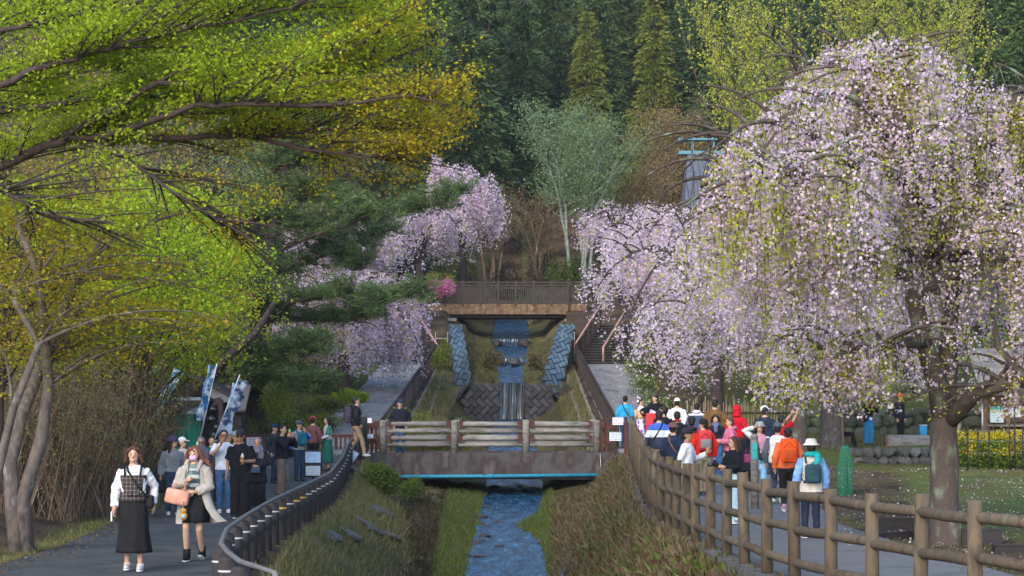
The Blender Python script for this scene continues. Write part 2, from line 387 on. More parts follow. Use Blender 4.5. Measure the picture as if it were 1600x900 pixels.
strip('water', wf, mixY(2, 83.9, .16), 14, mt['water'], .0, 'rippling blue stream below the near bridge')
strip('water', wf, mixY(84.1, 130, .25), 14, mt['water'], .0, 'rippling blue stream above the waterfall')
# the waterfall over the dam and the two cascades above
fm, ft, fp = base_mat('falling_water')
tc = ft.nodes.new('ShaderNodeTexCoord'); mp = ft.nodes.new('ShaderNodeMapping'); mp.inputs['Scale'].default_value = (11, 11, .8); ft.links.new(tc.outputs['Object'], mp.inputs[0])
nz = ft.nodes.new('ShaderNodeTexNoise'); nz.inputs['Scale'].default_value = 1; nz.inputs['Detail'].default_value = 4; ft.links.new(mp.outputs[0], nz.inputs[0])
rp = ramp(ft, [(.012,.016,.022),(.025,.05,.08),(.3,.38,.46)], [.4,.57,.76]); ft.links.new(nz.outputs[0], rp.inputs[0]); ft.links.new(rp.outputs[0], fp.inputs['Base Color']); fp.inputs['Roughness'].default_value = .25
def fall(x0, x1, Y, z0, z1, lab):
    g = Geo(); n = 30; m_ = 8
    for j in range(m_+1):
        t = j/m_
        for i in range(n+1):
            g.v.append((x0 + (x1-x0)*i/n, Y - .10 - .25*t*t - .05*math.sin(i*1.9+j*.2) - .03*math.sin(i*5.1), z1 + (z0-z1)*t + .03))
    for j in range(m_):
        for i in range(n): g.f.append((j*(n+1)+i, j*(n+1)+i+1, (j+1)*(n+1)+i+1, (j+1)*(n+1)+i))
    structure('waterfall', g.mesh('waterfall', fm, True), lab)
fall(-.55, .5, 83.7, 1.66, 3.16, 'thin white waterfall spilling over the herringbone dam')
fall(-.7, .6, 96.0, 4.05, 4.47, 'low dark cascade in the stream above the dam')
fall(-1.0, .9, 104.0, 5.25, 5.62, 'small cascade under the far bridge')
# rocks
rockm = []
def rockmesh(seed, sub=2, name='rock'):
    r_ = np.random.default_rng(seed); bm = bmesh.new(); bmesh.ops.create_icosphere(bm, subdivisions=sub, radius=1)
    d = [Vector(r_.normal(size=3)).normalized() for _ in range(9)]; o = r_.uniform(.55, .95, 9)
    for q in bm.verts:
        n = q.co.normalized(); k = 1.0
        for dd, oo in zip(d, o):
            c = n.dot(dd)
            if c > oo: k = min(k, oo / c)
        q.co = n * k * (1 + .03*r_.normal())
    me = bpy.data.meshes.new(name); bm.to_mesh(me); bm.free(); return me
rockm = [rockmesh(i) for i in range(7)]
for me in rockm: me.materials.append(mt['stone'])
wet = M('wet_rock', (.05,.045,.045), .5, var=.4, scale=4, bump=.5, bscale=12)
rockw = [m_.copy() for m_ in rockm[:4]]
for me in rockw: me.materials.clear(); me.materials.append(wet)
for i in range(34):
    Y = U(44, 64) if i < 24 else U(68, 82)
    a_, b_, _ = wf(Y); x = U(a_, b_) if i % 3 else random.choice((a_, b_)) + U(-.15, .15)
    o = link('stream_rock', rockw[i % 4], None, (x, Y, interp(Y, ZS) + .0)); o.scale = (U(.08,.22), U(.08,.25), U(.05,.1)); o.rotation_euler = (0, 0, U(0, 6))
    tag(o, 'dark wet rock poking out of the blue stream', 'rock', 'rocks in the stream')
for i in range(9):
    o = link('stream_rock', rockw[i % 4], None, (U(-1.1, 1.0), U(95, 96) if i < 5 else U(102.5, 104), 4.3 if i < 5 else 5.4)); o.scale = (U(.2,.4), .25, U(.15,.28)); o.rotation_euler = (0, 0, U(0, 6))
    tag(o, 'dark boulder at the lip of an upper cascade', 'rock', 'boulders of the upper cascades')

# ------------------------------------------------------------------ herringbone dam (check dam)
dam = thing('check_dam', 'dark herringbone block dam with waterfall notch and side wings painted pale blue for side light', 'dam', (-.1, 84, 1.6))
core = Geo()
def quadslab(g, a, b, c, d, th):
    a, b, c, d = map(Vector, (a, b, c, d)); n = (b-a).cross(d-a).normalized()
    if n.y > 0: n = -n
    v = [a, b, c, d] + [p - n*th for p in (a, b, c, d)]
    g.add(v, [(0,1,2,3),(7,6,5,4),(0,4,5,1),(1,5,6,2),(2,6,7,3),(3,7,4,0)])
Y0 = 83.7
fa = [(-2.15, Y0-.35, 1.2), (1.95, Y0-.35, 1.2), (1.55, Y0, 3.14), (-1.75, Y0, 3.14)]
lw_ = [W(714,625,83.3), W(737,596,83.5), W(722,507,99), W(700,507,97)]
rw_ = [W(846,596,83.5), W(874,625,83.3), W(899,507,97), W(872,507,99)]
quadslab(core, *fa, .5)
for q in (lw_, rw_):
    a_, b_, c_, d_ = map(Vector, q); o_n = len(core.v); n_ = 16
    for i in range(n_+1):
        t_ = i/n_
        for s_ in (0, .33, .67, 1): core.v.append(tuple(a_*(1-s_)*(1-t_) + b_*s_*(1-t_) + c_*s_*t_ + d_*(1-s_)*t_ + Vector((0,.03,-.01))))
        l_, r2_ = core.v[-4], core.v[-1]; core.v.append((r2_[0], r2_[1]+.4, r2_[2]-.8)); core.v.append((l_[0], l_[1]+.4, l_[2]-.8))
    for i in range(n_):
        for k_ in range(6): core.f.append((o_n+i*6+k_, o_n+i*6+(k_+1)%6, o_n+(i+1)*6+(k_+1)%6, o_n+(i+1)*6+k_))
p_ = part('core', core, mt['concrete'], dam); p_.location = -dam.location
bg = Geo().rbox((0,0,0), (.40,.09,.2), .02, 1)
bme = bg.mesh('block', mt['block']); bmw = bg.mesh('block', mt['sidelit'])
# wing blocks are paler: blue side light is put into their colour
def blocks(q, me, w0=.21, skip=None, stepmul=1.0):
    a, b, c, d = map(Vector, q); ux = (b-a).normalized(); n = (b-a).cross(d-a).normalized(); uy = n.cross(ux)
    nf = -n if n.y > 0 else n
    o = a; pts2 = [((p-o).dot(ux), (p-o).dot(uy)) for p in (a, b, c, d)]
    def inside(x, y):
        s_ = None
        for i in range(4):
            x1, y1 = pts2[i]; x2, y2 = pts2[(i+1) % 4]; cr = (x2-x1)*(y-y1) - (y2-y1)*(x-x1)
            if cr < -.1: return False
        return True
    W_ = w0; cnt = 0
    # herringbone of 2:1 blocks on a 45 degree lattice
    for i in range(-60, 60):
        for j in range(-60, 60):
            for k in (0, 1):
                # cell lattice: translation vectors (W,-W)... in rotated frame
                u_ = i*1 + j*2; v_ = -i*1 + j*2
                if k == 0: cu, cv, ang = u_ + 1, v_ + .5, 0
                else: cu, cv, ang = u_ + 2.5, v_ + 1 - 1 + 1, 90
                X = (cu*math.cos(R(45)) - cv*math.sin(R(45))) * W_; Y = (cu*math.sin(R(45)) + cv*math.cos(R(45))) * W_
                Y -= 2
                if not inside(X, Y): continue
                if skip and skip(X, Y): continue
                p = o + ux*X + uy*Y + nf*(.03 + U(-.008, .012))
                A = R(45 + ang); bx = ux*math.cos(A) + uy*math.sin(A); bz = -ux*math.sin(A) + uy*math.cos(A)
                mtx = Matrix((bx, -n, bz)).transposed()
                ob = link('block', me, dam, p - dam.location); ob.rotation_euler = mtx.to_euler(); s_ = W_/.21; ob.scale = (s_*U(.96, 1), 1, s_*U(.93, 1))
                cnt += 1
    return cnt
nb = blocks(fa, bme, .23, skip=lambda X, Y: 1.55 < X < 2.7)

def blockmap(q, wm, hm, w0):
    """herringbone blocks laid over a twisted quad, each block its own small solid"""
    a, b, c, d = map(Vector, q); cnt = 0
    def at(x, y, o): s_, t_ = x/wm, y/hm; return a*(1-s_)*(1-t_) + b*s_*(1-t_) + c*s_*t_ + d*(1-s_)*t_ + Vector((0,-.05,.035))*o
    for i in range(-40, 40):
        for j in range(-40, 40):
            for k in (0, 1):
                u_ = i + j*2; v_ = -i + j*2
                cu, cv, ang = (u_+1, v_+.5, 0) if k == 0 else (u_+2.5, v_+1, 1)
                if not (-4 < cu*.7*w0 < hm+6): pass
                hu, hv = (.93, .43) if ang == 0 else (.43, .93)
                P = [(cu+sx*hu, cv+sy*hv) for sx, sy in ((-1,-1),(1,-1),(1,1),(-1,1))]
                P = [((x-y)*.7071*w0, (x+y)*.7071*w0) for x, y in P]
                cx, cy = sum(p[0] for p in P)/4, sum(p[1] for p in P)/4
                if not (-.02*wm < cx < wm*1.02 and 0 < cy < hm): continue
                P = [(min(wm*1.04, max(-.04*wm, x)), min(hm, max(0, y))) for x, y in P]; mx = sum(p[0] for p in P)/4; my = sum(p[1] for p in P)/4; o = 1 + U(-.2,.3)
                g = Geo(); g.add([at(x, y, 0) - dam.location for x, y in P] + [at(mx+(x-mx)*.93, my+(y-my)*.93, o) - dam.location for x, y in P], [(4,5,6,7),(0,1,5,4),(1,2,6,5),(2,3,7,6),(3,0,4,7)])
                part('block', g, mt['sidelit'], dam); cnt += 1
    return cnt
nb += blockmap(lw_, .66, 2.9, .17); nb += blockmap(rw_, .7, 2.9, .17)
print('dam blocks', nb)

# ------------------------------------------------------------------ near bridge
br = thing('footbridge', 'concrete footbridge with grey log railings and a blue pipe across the stream', 'bridge', (-.5, 62, .7))
br_o = br.location.copy()
def bpart(name, g, mat, par=br, smooth=False, label=None):
    for i, p in enumerate(g.v): g.v[i] = (p[0]-br_o.x, p[1]-br_o.y, p[2]-br_o.z)
    return part(name, g, mat, par, smooth, label)
xa, xb = PX(577, 62), PX(966, 62)
g = Geo(); g.box(xa, xb, 62.0, 62.32, .0, .8); beam = bpart('girder', g, mt['concrete'], label='stained concrete front girder')
g = Geo(); g.box(xa, xb, 64.9, 65.2, .0, .8); bpart('girder', g, mt['concrete'])
g = Geo(); g.box(xa-.1, xb+.2, 62.32, 64.9, .42, .685); bpart('deck', g, mt['concrete'])
g = Geo(); g.tube([(PX(592,61.9), 61.9, PZ(745,61.9)), (PX(765,61.9), 61.9, PZ(744,61.9)), (PX(957,61.9), 61.9, PZ(742,61.9))], .056, 10); g.tube([(PX(762,61.9), 61.9, PZ(744,61.9)), (PX(772,61.9), 61.9, PZ(744,61.9))], .068, 10); bpart('pipe', g, mt['bluepipe'], smooth=True, label='bright blue pipe along the girder')
g = Geo(); g.tube([(PX(938,61.92), 61.94, .8), (PX(939,61.92), 61.93, .4), (PX(937,61.92), 61.93, .1)], .018, 6); bpart('cable', g, mt['steel'], smooth=True)
px = [598, 710, 822, 933]
for yy in (62.16, 65.05):
    for x in px:
        X = PX(x, 62); g = Geo(); g.tube([(X, yy, .8), (X, yy, 1.74), (X, yy, 1.78), (X, yy, 1.79)], [.115, .112, .1, .06], 12); bpart('post', g, mt['greylog'], smooth=True)
    for i in range(3):
        for j, y in enumerate((663, 673.5, 685, 695)):
            x0, x1 = PX(px[i], 62) + .2, PX(px[i+1], 62) - .2; z = PZ(y, 62); of = -.02 if j % 2 == 0 else .06
            if j % 2: x0 -= .15; x1 += .15
            g = Geo(); g.tube([(x0, yy+of, z+U(-.01,.01)), ((x0+x1)/2, yy+of, z+U(-.012,.012)), (x1, yy+of, z+U(-.01,.01))], [.07, .068, .072], 10); bpart('rail', g, mt['greylog'], smooth=True)
    for x in px:
        for y in (663, 685):
            for s_ in (-1, 1):
                X = PX(x, 62) + s_*.19; z = PZ(y, 62); g = Geo(); g.box(X-.06, X+.06, yy-.09, yy+.09, z-.1, z+.1); bpart('bracket', g, mt['redsteel'])
# end panels of red-brown steel
for x0, x1 in ((570, 590), (938, 962)):
    for y in (666, 690):
        g = Geo(); g.box(PX(x0,62), PX(x1,62), 62.1, 62.2, PZ(y+4,62), PZ(y-5,62)); bpart('end_rail', g, mt['redsteel'])
    for x in (x0+1, x0+10, x1-3):
        g = Geo(); g.box(PX(x,62)-.04, PX(x,62)+.04, 62.13, 62.22, .8, PZ(662,62)); bpart('end_post', g, mt['redsteel'])
# abutment
g = Geo(); g.box(xa-.2, xa+.6, 62.33, 65.2, -1.2, .6); bpart('abutment', g, mt['concrete'])
g = Geo(); g.box(xb-.5, xb+.2, 62.33, 65.2, -1.2, .6); bpart('abutment', g, mt['concrete'])

# concrete wing wall and kerb below the log fence
g = Geo()
pw = [(3.28, 61.9, .8), (3.3, 58, .25), (3.2, 54, -.1), (3.05, 50, -.25)]
for i, (x, y, z) in enumerate(pw):
    b_ = ground(x-.5, y) - .4
    g.v += [(x-.28, y, b_), (x-.14, y, z), (x+.14, y, z), (x+.2, y, b_)]
for i in range(3):
    o_ = i*4
    for k in range(3): g.f.append((o_+k, o_+k+4, o_+k+5, o_+k+1))
g.f += [(0,1,2,3), (12,15,14,13)]
w_ = link('wing_wall', g.mesh('wing_wall', mt['concrete'])); tag(w_, 'sloping mossy concrete wing wall at the right end of the footbridge', 'wall')
FENCE = [(1780,17.6),(1640,18.4),(1523,19.4),(1437,20.6),(1363,21.8),(1298,23),(1242,24.4),(1199,25.8),(1164,27.3),(1135,28.9),(1110,30.4),(1087,31.9),(1071.6,33.4),(1056,34.8),(1044,36.2),(1032.6,37.6),(1022.5,39.1),
         (1016,40.6),(1011,42.1),(1008,43.6),(1005,45.1),(1002.5,46.6),(1000,48.1),(998,49.6),(996,51.1),(994,52.6),(992,54.1),(990,55.6),(988,57.1),(986.5,58.6),(985,60.1)]
fpts = [(PX(x, D), D) for x, D in FENCE]
g = Geo(); 
for i, (x, y) in enumerate(fpts):
    z = ground(x+.05, y); dx, dy = (fpts[min(i+1, len(fpts)-1)][0]-fpts[max(i-1,0)][0], fpts[min(i+1, len(fpts)-1)][1]-fpts[max(i-1,0)][1]); l = math.hypot(dx, dy); nx_, ny_ = dy/l, -dx/l
    g.v += [(x-nx_*.22, y-ny_*.22, z-.45), (x-nx_*.2, y-ny_*.2, z+.09), (x+nx_*.16, y+ny_*.16, z+.09), (x+nx_*.16, y+ny_*.16, z-.3)]
for i in range(len(fpts)-1):
    for k in range(3): g.f.append((i*4+k, i*4+k+1, i*4+k+5, i*4+k+4))
structure('kerb', g.mesh('kerb', mt['kerb2']), 'grey concrete kerb under the log fence')
lfence = thing('log_fence', 'brown log fence with three round rails curving along the right path', 'fence', (fpts[2][0], fpts[2][1], 0)); lo = lfence.location.copy()
for i, (x, y) in enumerate(fpts):
    z = ground(x+.05, y); h = 1.28; lean = (U(-.018,.018), U(-.018,.018)); h += U(-.03,.03)
    g = Geo(); g.tube([(x-lo.x, y-lo.y, z), (x-lo.x+lean[0], y-lo.y+lean[1], z+h*.5), (x-lo.x+lean[0]*2, y-lo.y+lean[1]*2, z+h-.012), (x-lo.x+lean[0]*2, y-lo.y+lean[1]*2, z+h)], [.076, .074, .073, .066], 14)
    part('post', g, mt['log'], lfence, True)
    if i < len(fpts)-1:
        x2, y2 = fpts[i+1]; z2 = ground(x2+.05, y2)
        for hr in (.33, .73, 1.12):
            g = Geo(); A = Vector((x-lo.x, y-lo.y, z+hr+U(-.025,.025))); B = Vector((x2-lo.x, y2-lo.y, z2+hr+U(-.025,.025)))
            g.tube([A.lerp(B, .03), A.lerp(B, .07), A.lerp(B, .5) + Vector((0,0,U(-.01,.01))), A.lerp(B, .93), A.lerp(B, .97)], [.045, .056, .058, .056, .045], 10); part('rail', g, mt['log'], lfence, True)

# ------------------------------------------------------------------ left path fence: dark bollards with a steel top rail
LP = [(-1.2,17.2),(-2.05,18),(-2.65,19.6),(-3.1,21.8),(-3.42,24.5),(-3.62,28),(-3.78,32),(-3.92,39),(-4.08,45.7),(-4.35,52),(-4.68,58.5),(-4.66,61.5)]
def resample(P, step):
    P = [Vector((p[0], p[1], 0)) for p in P]; out = [P[0]]; acc = 0
    L = [0]
    for i in range(1, len(P)): L.append(L[-1] + (P[i]-P[i-1]).length)
    n = int(L[-1]/step)
    res = []
    for k in range(n+1):
        s_ = k*step; i = max(0, min(len(L)-2, int(np.searchsorted(L, s_, side='right'))-1)); t = (s_-L[i])/(L[i+1]-L[i]); res.append(P[i].lerp(P[i+1], min(1, t)))
    return res
bf = thing('bollard_fence', 'dark bollard fence with thin steel top rail curving round the left path', 'fence', (-3.8, 32, 0)); bo = bf.location.copy()
bol = resample(LP, 1.32)
pm = Geo().tube([(0,0,-.35), (0,0,.62), (0,0,.655), (0,0,.67)], [.1, .097, .085, .05], 12).mesh('post', mt['bollard'], True)
bmr = Geo().tube([(0,0,.515), (0,0,.535)], [.1005, .1005], 12, cap=False).mesh('reflective_band', mt['reflect'], True)
bmy = Geo().tube([(0,0,.5), (0,0,.532)], [.1005, .1005], 12, cap=False).mesh('reflective_band', mt['reflect_y'], True)
for i, p in enumerate(bol):
    z = ground(p.x-.15, p.y); o = link('post', pm, bf, (p.x-bo.x, p.y-bo.y, z))
    link('reflective_band', bmy if i in (13, 15, 16) else bmr, o)
tp = [(p.x-bo.x, p.y-bo.y, ground(p.x-.15, p.y) + .71) for p in bol] + [(PX(572,62)-bo.x, 62.1-bo.y, 1.25)]
part('top_rail', Geo().tube(tp, .028, 8), mt['darksteel'], bf, True)
part('mid_rail', Geo().tube([(p[0], p[1], p[2]-.33) for p in tp[:-1]], .05, 8), mt['bollard'], bf, True)
# tall post cluster where the fence meets the bridge
for k, (x, D, h) in enumerate(((556, 61, 1.25), (563, 61.4, 1.35), (569, 61.7, 1.4))):
    g = Geo(); X = PX(x, D); g.tube([(X-bo.x, D-bo.y, 0), (X-bo.x, D-bo.y, .5+h-.03), (X-bo.x, D-bo.y, .5+h)], [.1, .1, .05], 12); o = part('end_post', g, mt['bollard'], bf, True)

# ------------------------------------------------------------------ far bridge
fb = thing('wooden_bridge', 'dark wooden slat-railed bridge with brown plank fascia high over the stream', 'bridge', (-.3, 104, 7)); fo = fb.location.copy()
def fpart(name, g, mat, smooth=False, par=fb):
    for i, p in enumerate(g.v): g.v[i] = (p[0]-fo.x, p[1]-fo.y, p[2]-fo.z)
    return part(name, g, mat, par, smooth)
x0, x1 = PX(668,104), PX(917,104); zd0, zd1 = PZ(491,104), PZ(475,104)
n = 84; dx = (x1-x0)/n
for i in range(n):
    g = Geo(); g.box(x0+i*dx+.006, x0+(i+1)*dx-.006, 104-U(.0,.015), 104.05, zd0+U(-.01,.01), zd1); fpart('fascia_plank', g, mt['plank'])
g = Geo(); g.box(x0, x1, 104.06, 106.6, zd0+.2, zd1-.05); fpart('deck', g, mt['darkwood'])
for yy in (104.3, 105.3, 106.3):
    g = Geo(); g.box(x0-.2, x1+.2, yy, yy+.25, zd0-.16, zd0+.19); fpart('beam', g, mt['darkwood'])
for yy in (104.02, 106.5):
    for zt, zb in ((PZ(440,104), PZ(442.5,104)), (PZ(444.5,104), PZ(447,104)), (PZ(470,104), PZ(473,104))):
        g = Geo(); g.box(x0-.05, x1, yy-.05, yy+.05, zb, zt); fpart('rail', g, mt['darkwood'])
    for i in range(10):
        X = x0 + (x1-x0)*i/9; g = Geo(); g.box(X-.05, X+.05, yy-.065, yy+.065, zd1-.1, PZ(438.5,104)); fpart('post', g, mt['darkwood'])
    ns = 74; sl = Geo().box(-.024, .024, -.016, .016, PZ(473,104), PZ(447,104)).mesh('slat', mt['darkwood'])
    for i in range(ns):
        X = x0 + (x1-x0)*(i+.5)/ns; o = link('slat', sl, fb, (X-fo.x, yy-fo.y, -fo.z))
g = Geo(); X = PX(889,103.9); g.box(X-.04, X+.04, 103.86, 103.95, PZ(497,104), PZ(446,104)); fpart('drain_pipe', g, mt['darkrail'])
for x in (640, 905):
    g = Geo(); g.box(PX(x,104.5), PX(x+45,104.5), 104.3, 106.5, 4.5, zd0-.17); fpart('abutment', g, mt['concrete'])
ls = [(660, 713, 496), (882, 905, 497)]
for xA, xB, y in ls:
    g = Geo(); g.box(PX(xA,102), PX(xB,102), 102, 102.5, PZ(y+5.5,102), PZ(y+1,102)); o = link('lintel', g.mesh('lintel', mt['kerb'])); tag(o, 'pale concrete lintel beam %s below the wooden bridge' % ('left end' if xA < 800 else 'right end'), 'beam')

# ------------------------------------------------------------------ stairs
def stairs(xl, xr, lab, side):
    st = thing('staircase', lab, 'stairs', ((xl+xr)/2, 94, 4.14)); o_ = st.location.copy(); n = 15; sk = -.27*side   # the flight bends away from the stream
    for i in range(n):
        z = 4.14 + (i+1)*.135; Y = 94 + i*.34; dx_ = sk*(Y-94)
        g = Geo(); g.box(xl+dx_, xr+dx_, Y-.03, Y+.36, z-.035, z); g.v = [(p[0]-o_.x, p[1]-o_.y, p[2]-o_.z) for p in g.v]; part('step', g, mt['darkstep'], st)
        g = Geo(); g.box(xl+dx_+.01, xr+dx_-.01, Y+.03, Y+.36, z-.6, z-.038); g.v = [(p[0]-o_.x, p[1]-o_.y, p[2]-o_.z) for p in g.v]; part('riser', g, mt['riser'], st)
    def hr(X, Y0, Y1, nm, nposts, h, m1, m2, mid):
        f = lambda Y: 4.14 + max(0, (Y-94))*.4
        q = lambda Y, dz: (X + sk*(Y-94) - o_.x, Y-o_.y, f(Y)+dz-o_.z)
        part(nm, Geo().tube([q(Y0, .15), q(Y0, h)] + [q(Y, h) for Y in np.linspace(Y0+.1, Y1, 5)], .05, 8), m1, st, True)
        for hh in mid: part('lower_rail', Geo().tube([q(Y, hh) for Y in np.linspace(Y0, Y1, 4)], .025, 6), m2, st, True)
        for i in range(nposts):
            Y = Y0 + (Y1-Y0)*(i+1)/nposts; c = q(Y, 0); g = Geo(); g.box(c[0]-.045, c[0]+.045, c[1]-.045, c[1]+.045, c[2]-.2, c[2]+h-.04); part('rail_post', g, m2, st)
    xin = xr if side > 0 else xl
    hr(xin + .05*side, 94.0, 99.2, 'handrail', 5, .92, mt['salmon'], mt['darkrail'], (.3,.5,.7))
    hr(xin - 1.25*side, 94.0, 98.6, 'middle_handrail', 1, .8, mt['salmon'], mt['darkrail'], ())
stairs(PX(590,94), PX(681,94), 'dark stairs on the left of the stream with salmon handrail', 1)
stairs(PX(900,94), PX(1005,94), 'dark stairs on the right of the stream under blossom', -1)

# path railings between bridge and stairs
def path_rail(P, lab, n, h=.95):
    t_ = thing('path_railing', lab, 'railing', (P[0][0], P[0][1], ground(P[0][0], P[0][1]))); o_ = t_.location.copy()
    pts = resample(P, .1); L = len(pts)
    zf = lambda p: interp(p.y, ZL) if p.x < 0 else interp(p.y, ZR)
    for hh in (h, h-.1, .14):
        part('rail', Geo().tube([(p.x-o_.x, p.y-o_.y, zf(p)+hh-o_.z) for p in pts[::20]+[pts[-1]]], .04 if hh == h else .03, 6), mt['darkrail'], t_, True)
    for i in range(n):
        p = pts[int((L-1)*i/(n-1))]; big = i % 6 == 0; w_ = .05 if big else .024; z = zf(p)
        g = Geo(); g.box(p.x-o_.x-w_, p.x-o_.x+w_, p.y-o_.y-w_, p.y-o_.y+w_, z-o_.z-(.2 if big else -.1), z-o_.z+h-(0 if big else .05)); part('post' if big else 'baluster', g, mt['darkrail'], t_)
path_rail([(-4.25,66),(-3.98,74),(-3.72,84),(-3.48,93.8)], 'dark brown baluster railing beside the left path up to the stairs', 37)
path_rail([(3.4,66),(3.25,74),(3.08,84),(2.93,93.8)], 'dark brown baluster railing beside the right path up to the stairs', 49)
# white edging stones beside the railings
es = Geo().rbox((0,0,0), (.13,.3,.12), .03, 1).mesh('edging_stone', mt['kerb'])
def edging(xf, Y0, Y1, lab, n):
    t_ = thing('stone_edging', lab, 'edging', (xf(Y0), Y0, ground(xf(Y0), Y0))); o_ = t_.location.copy()
    for i in range(n):
        Y = Y0 + (Y1-Y0)*i/(n-1); x = xf(Y); o = link('edging_stone', es, t_, (x-o_.x+U(-.02,.02), Y-o_.y, max(ground(x, Y), interp(Y, ZL)-.35)-o_.z+.06)); o.rotation_euler = (0, 0, U(-.1,.1))
edging(lambda Y: float(np.interp(Y, [68,94], [3.0,2.72])), 68, 93, 'row of pale edging stones close to the right path railing', 44)
edging(lambda Y: float(np.interp(Y, [68,94], [2.55,2.35])), 68, 93, 'row of pale edging stones on the slope away from the right railing', 44)
edging(lambda Y: float(np.interp(Y, [68,94], [-3.75,-3.3])), 72, 93, 'row of pale edging stones beside the left path railing', 38)
edging(lambda Y: float(np.interp(Y, [68,94], [-3.2,-2.95])), 76, 93, 'row of pale edging stones on the slope off the left railing', 30)
# grass verge strips between the edging rows
# red-brown balustrade across the left plaza
bl = thing('plaza_balustrade', 'red-brown steel balustrade at the back of the left plaza behind the visitors', 'railing', (PX(470,66), 66, .6)); o_ = bl.location.copy()
xA, xB = PX(352,66), PX(590,66)
for z in (PZ(681,66), PZ(717,66)):
    g = Geo(); g.box(xA-o_.x, xB-o_.x, -.04, .04, z-o_.z-.05, z-o_.z+.05); part('rail', g, mt['redsteel'], bl)
for i in range(34):
    X = xA + (xB-xA)*i/33; wd = .05 if i % 6 == 0 else .03; g = Geo(); g.box(X-o_.x-wd, X-o_.x+wd, -.03, .03, PZ(723 if i % 6 == 0 else 717,66)-o_.z, PZ(681,66)-o_.z); part('post' if i % 6 == 0 else 'baluster', g, mt['redsteel'], bl)
# drain pipe down the right bank
g = Geo(); pp = [(925,757,62.3),(912,785,58),(905,803,56),(895,850,50),(880,903,44),(862,960,39)]
g.tube([W(*q) + Vector((0,0,.06)) for q in pp], .075, 10); o = link('drain_pipe', g.mesh('drain_pipe', mt['blackpipe'], True)); tag(o, 'glossy black drain pipe running down the right channel wall', 'pipe')
g = Geo(); g.tube([W(608,770,60), W(622,802,55.5), W(640,862,47), W(655,930,41.5)], .07, 4); o = link('coping', g.mesh('coping', mt['concrete'])); tag(o, 'pale concrete coping ridge down the left channel wall', 'coping')
# ------------------------------------------------------------------ stone walls and terraces on the right
def stone_wall(label, path, zb, zt, depth, seed, size=.36, mat='stone', grp=None):
    """dry stone wall: every stone its own part"""
    random.seed(seed); t = thing('stone_wall', label, 'wall', (path[0][0], path[0][1], zb)); o_ = t.location.copy(); ms = []
    for me in rockm[:6]:
        q = me.copy(); q.materials.clear(); q.materials.append(mt[mat]); ms.append(q)
    cg = Geo(); cp = [(p[0]-o_.x, p[1]-o_.y+.12) for p in path]
    for i in range(len(cp)-1): (xa_, ya_), (xb_, yb_) = cp[i], cp[i+1]; cg.add([(xa_,ya_,-.3),(xb_,yb_,-.3),(xb_,yb_,zt-zb-.06),(xa_,ya_,zt-zb-.06),(xa_,ya_+.5,-.3),(xb_,yb_+.5,-.3),(xb_,yb_+.5,zt-zb-.06),(xa_,ya_+.5,zt-zb-.06)], [(0,1,2,3),(3,2,6,7),(4,7,6,5)])
    part('core', cg, mt['riser'], t)
    pts = resample(path, .05); L = len(pts)*.05; z = zb; row = 0
    while z < zt - .05:
        hgt = min(size*U(.75, 1.0), zt - z + .06); s_ = U(-.3, 0)*size + (row % 2)*size*.4
        while s_ < L:
            w_ = size*U(.8, 1.5); c = pts[max(0, min(len(pts)-1, int((s_+w_/2)/.05)))]; nx_ = pts[min(len(pts)-1, int((s_+w_/2)/.05)+2)] - pts[max(0, int((s_+w_/2)/.05)-3)] if s_ + w_/2 < L else Vector((1,0,0))
            ob = link('stone', random.choice(ms), t, (c.x-o_.x, c.y-o_.y+U(-.04,.04) - (z-zb)*-.12, z-o_.z+hgt/2)); ob.rotation_euler = (U(-.25,.25), U(-.3,.3), math.atan2(nx_.y, nx_.x) + U(-.2,.2)); ob.scale = (w_*.62, depth, hgt*.66)
            s_ += w_*.92
        z += hgt*.86; row += 1
    return t
stone_wall('low wall of grey rounded stones below the log bench', [(PX(1312,66.2),66.9),(PX(1345,66.2),66.25),(PX(1420,66.2),66.1),(PX(1520,66.2),66.2),(PX(1580,66.2),66.5)], .02, .8, .24, 51, .36)
stone_wall('dark mossy terrace wall behind the woman in blue trousers', [(PX(1235,75),75.4),(PX(1340,75),75.3),(PX(1500,75),75.4),(PX(1560,75),75.4)], .9, 2.05, .35, 52, .55, 'mossstone')
stone_wall('upper mossy terrace wall under the hanging blossom', [(PX(1255,79),79.2),(PX(1400,79),79.2),(PX(1560,79),79.4)], 2.2, 3.1, .35, 53, .6, 'mossstone')
# reed fence behind the crowd
rf_ = thing('reed_fence', 'pale dry reed fence behind the crowd under the blossom', 'fence', (PX(1150,68), 68, .9)); o_ = rf_.location.copy(); random.seed(3)
for i in range(60):
    x = PX(1075 + 175*i/59, 68); zz = max(ground(x, 68), .9); g = Geo(); g.tube([(x-o_.x+U(-.03,.03), U(-.1,.1), zz-o_.z-.2), (x-o_.x+U(-.08,.08), U(-.1,.1), 2.35-o_.z+U(-.25,.25))], [.03,.018], 5); part('reed_stem', g, M('reed', (.3,.24,.15), .9, scale=8, var=.4) if i == 0 else bpy.data.materials['reed'], rf_, True)
for z in (1.4, 2.0): part('rail', Geo().tube([(PX(1072,68)-o_.x, -.1, z-o_.z), (PX(1252,68)-o_.x, -.1, z-o_.z)], .03, 6), mt['twig'], rf_, True)

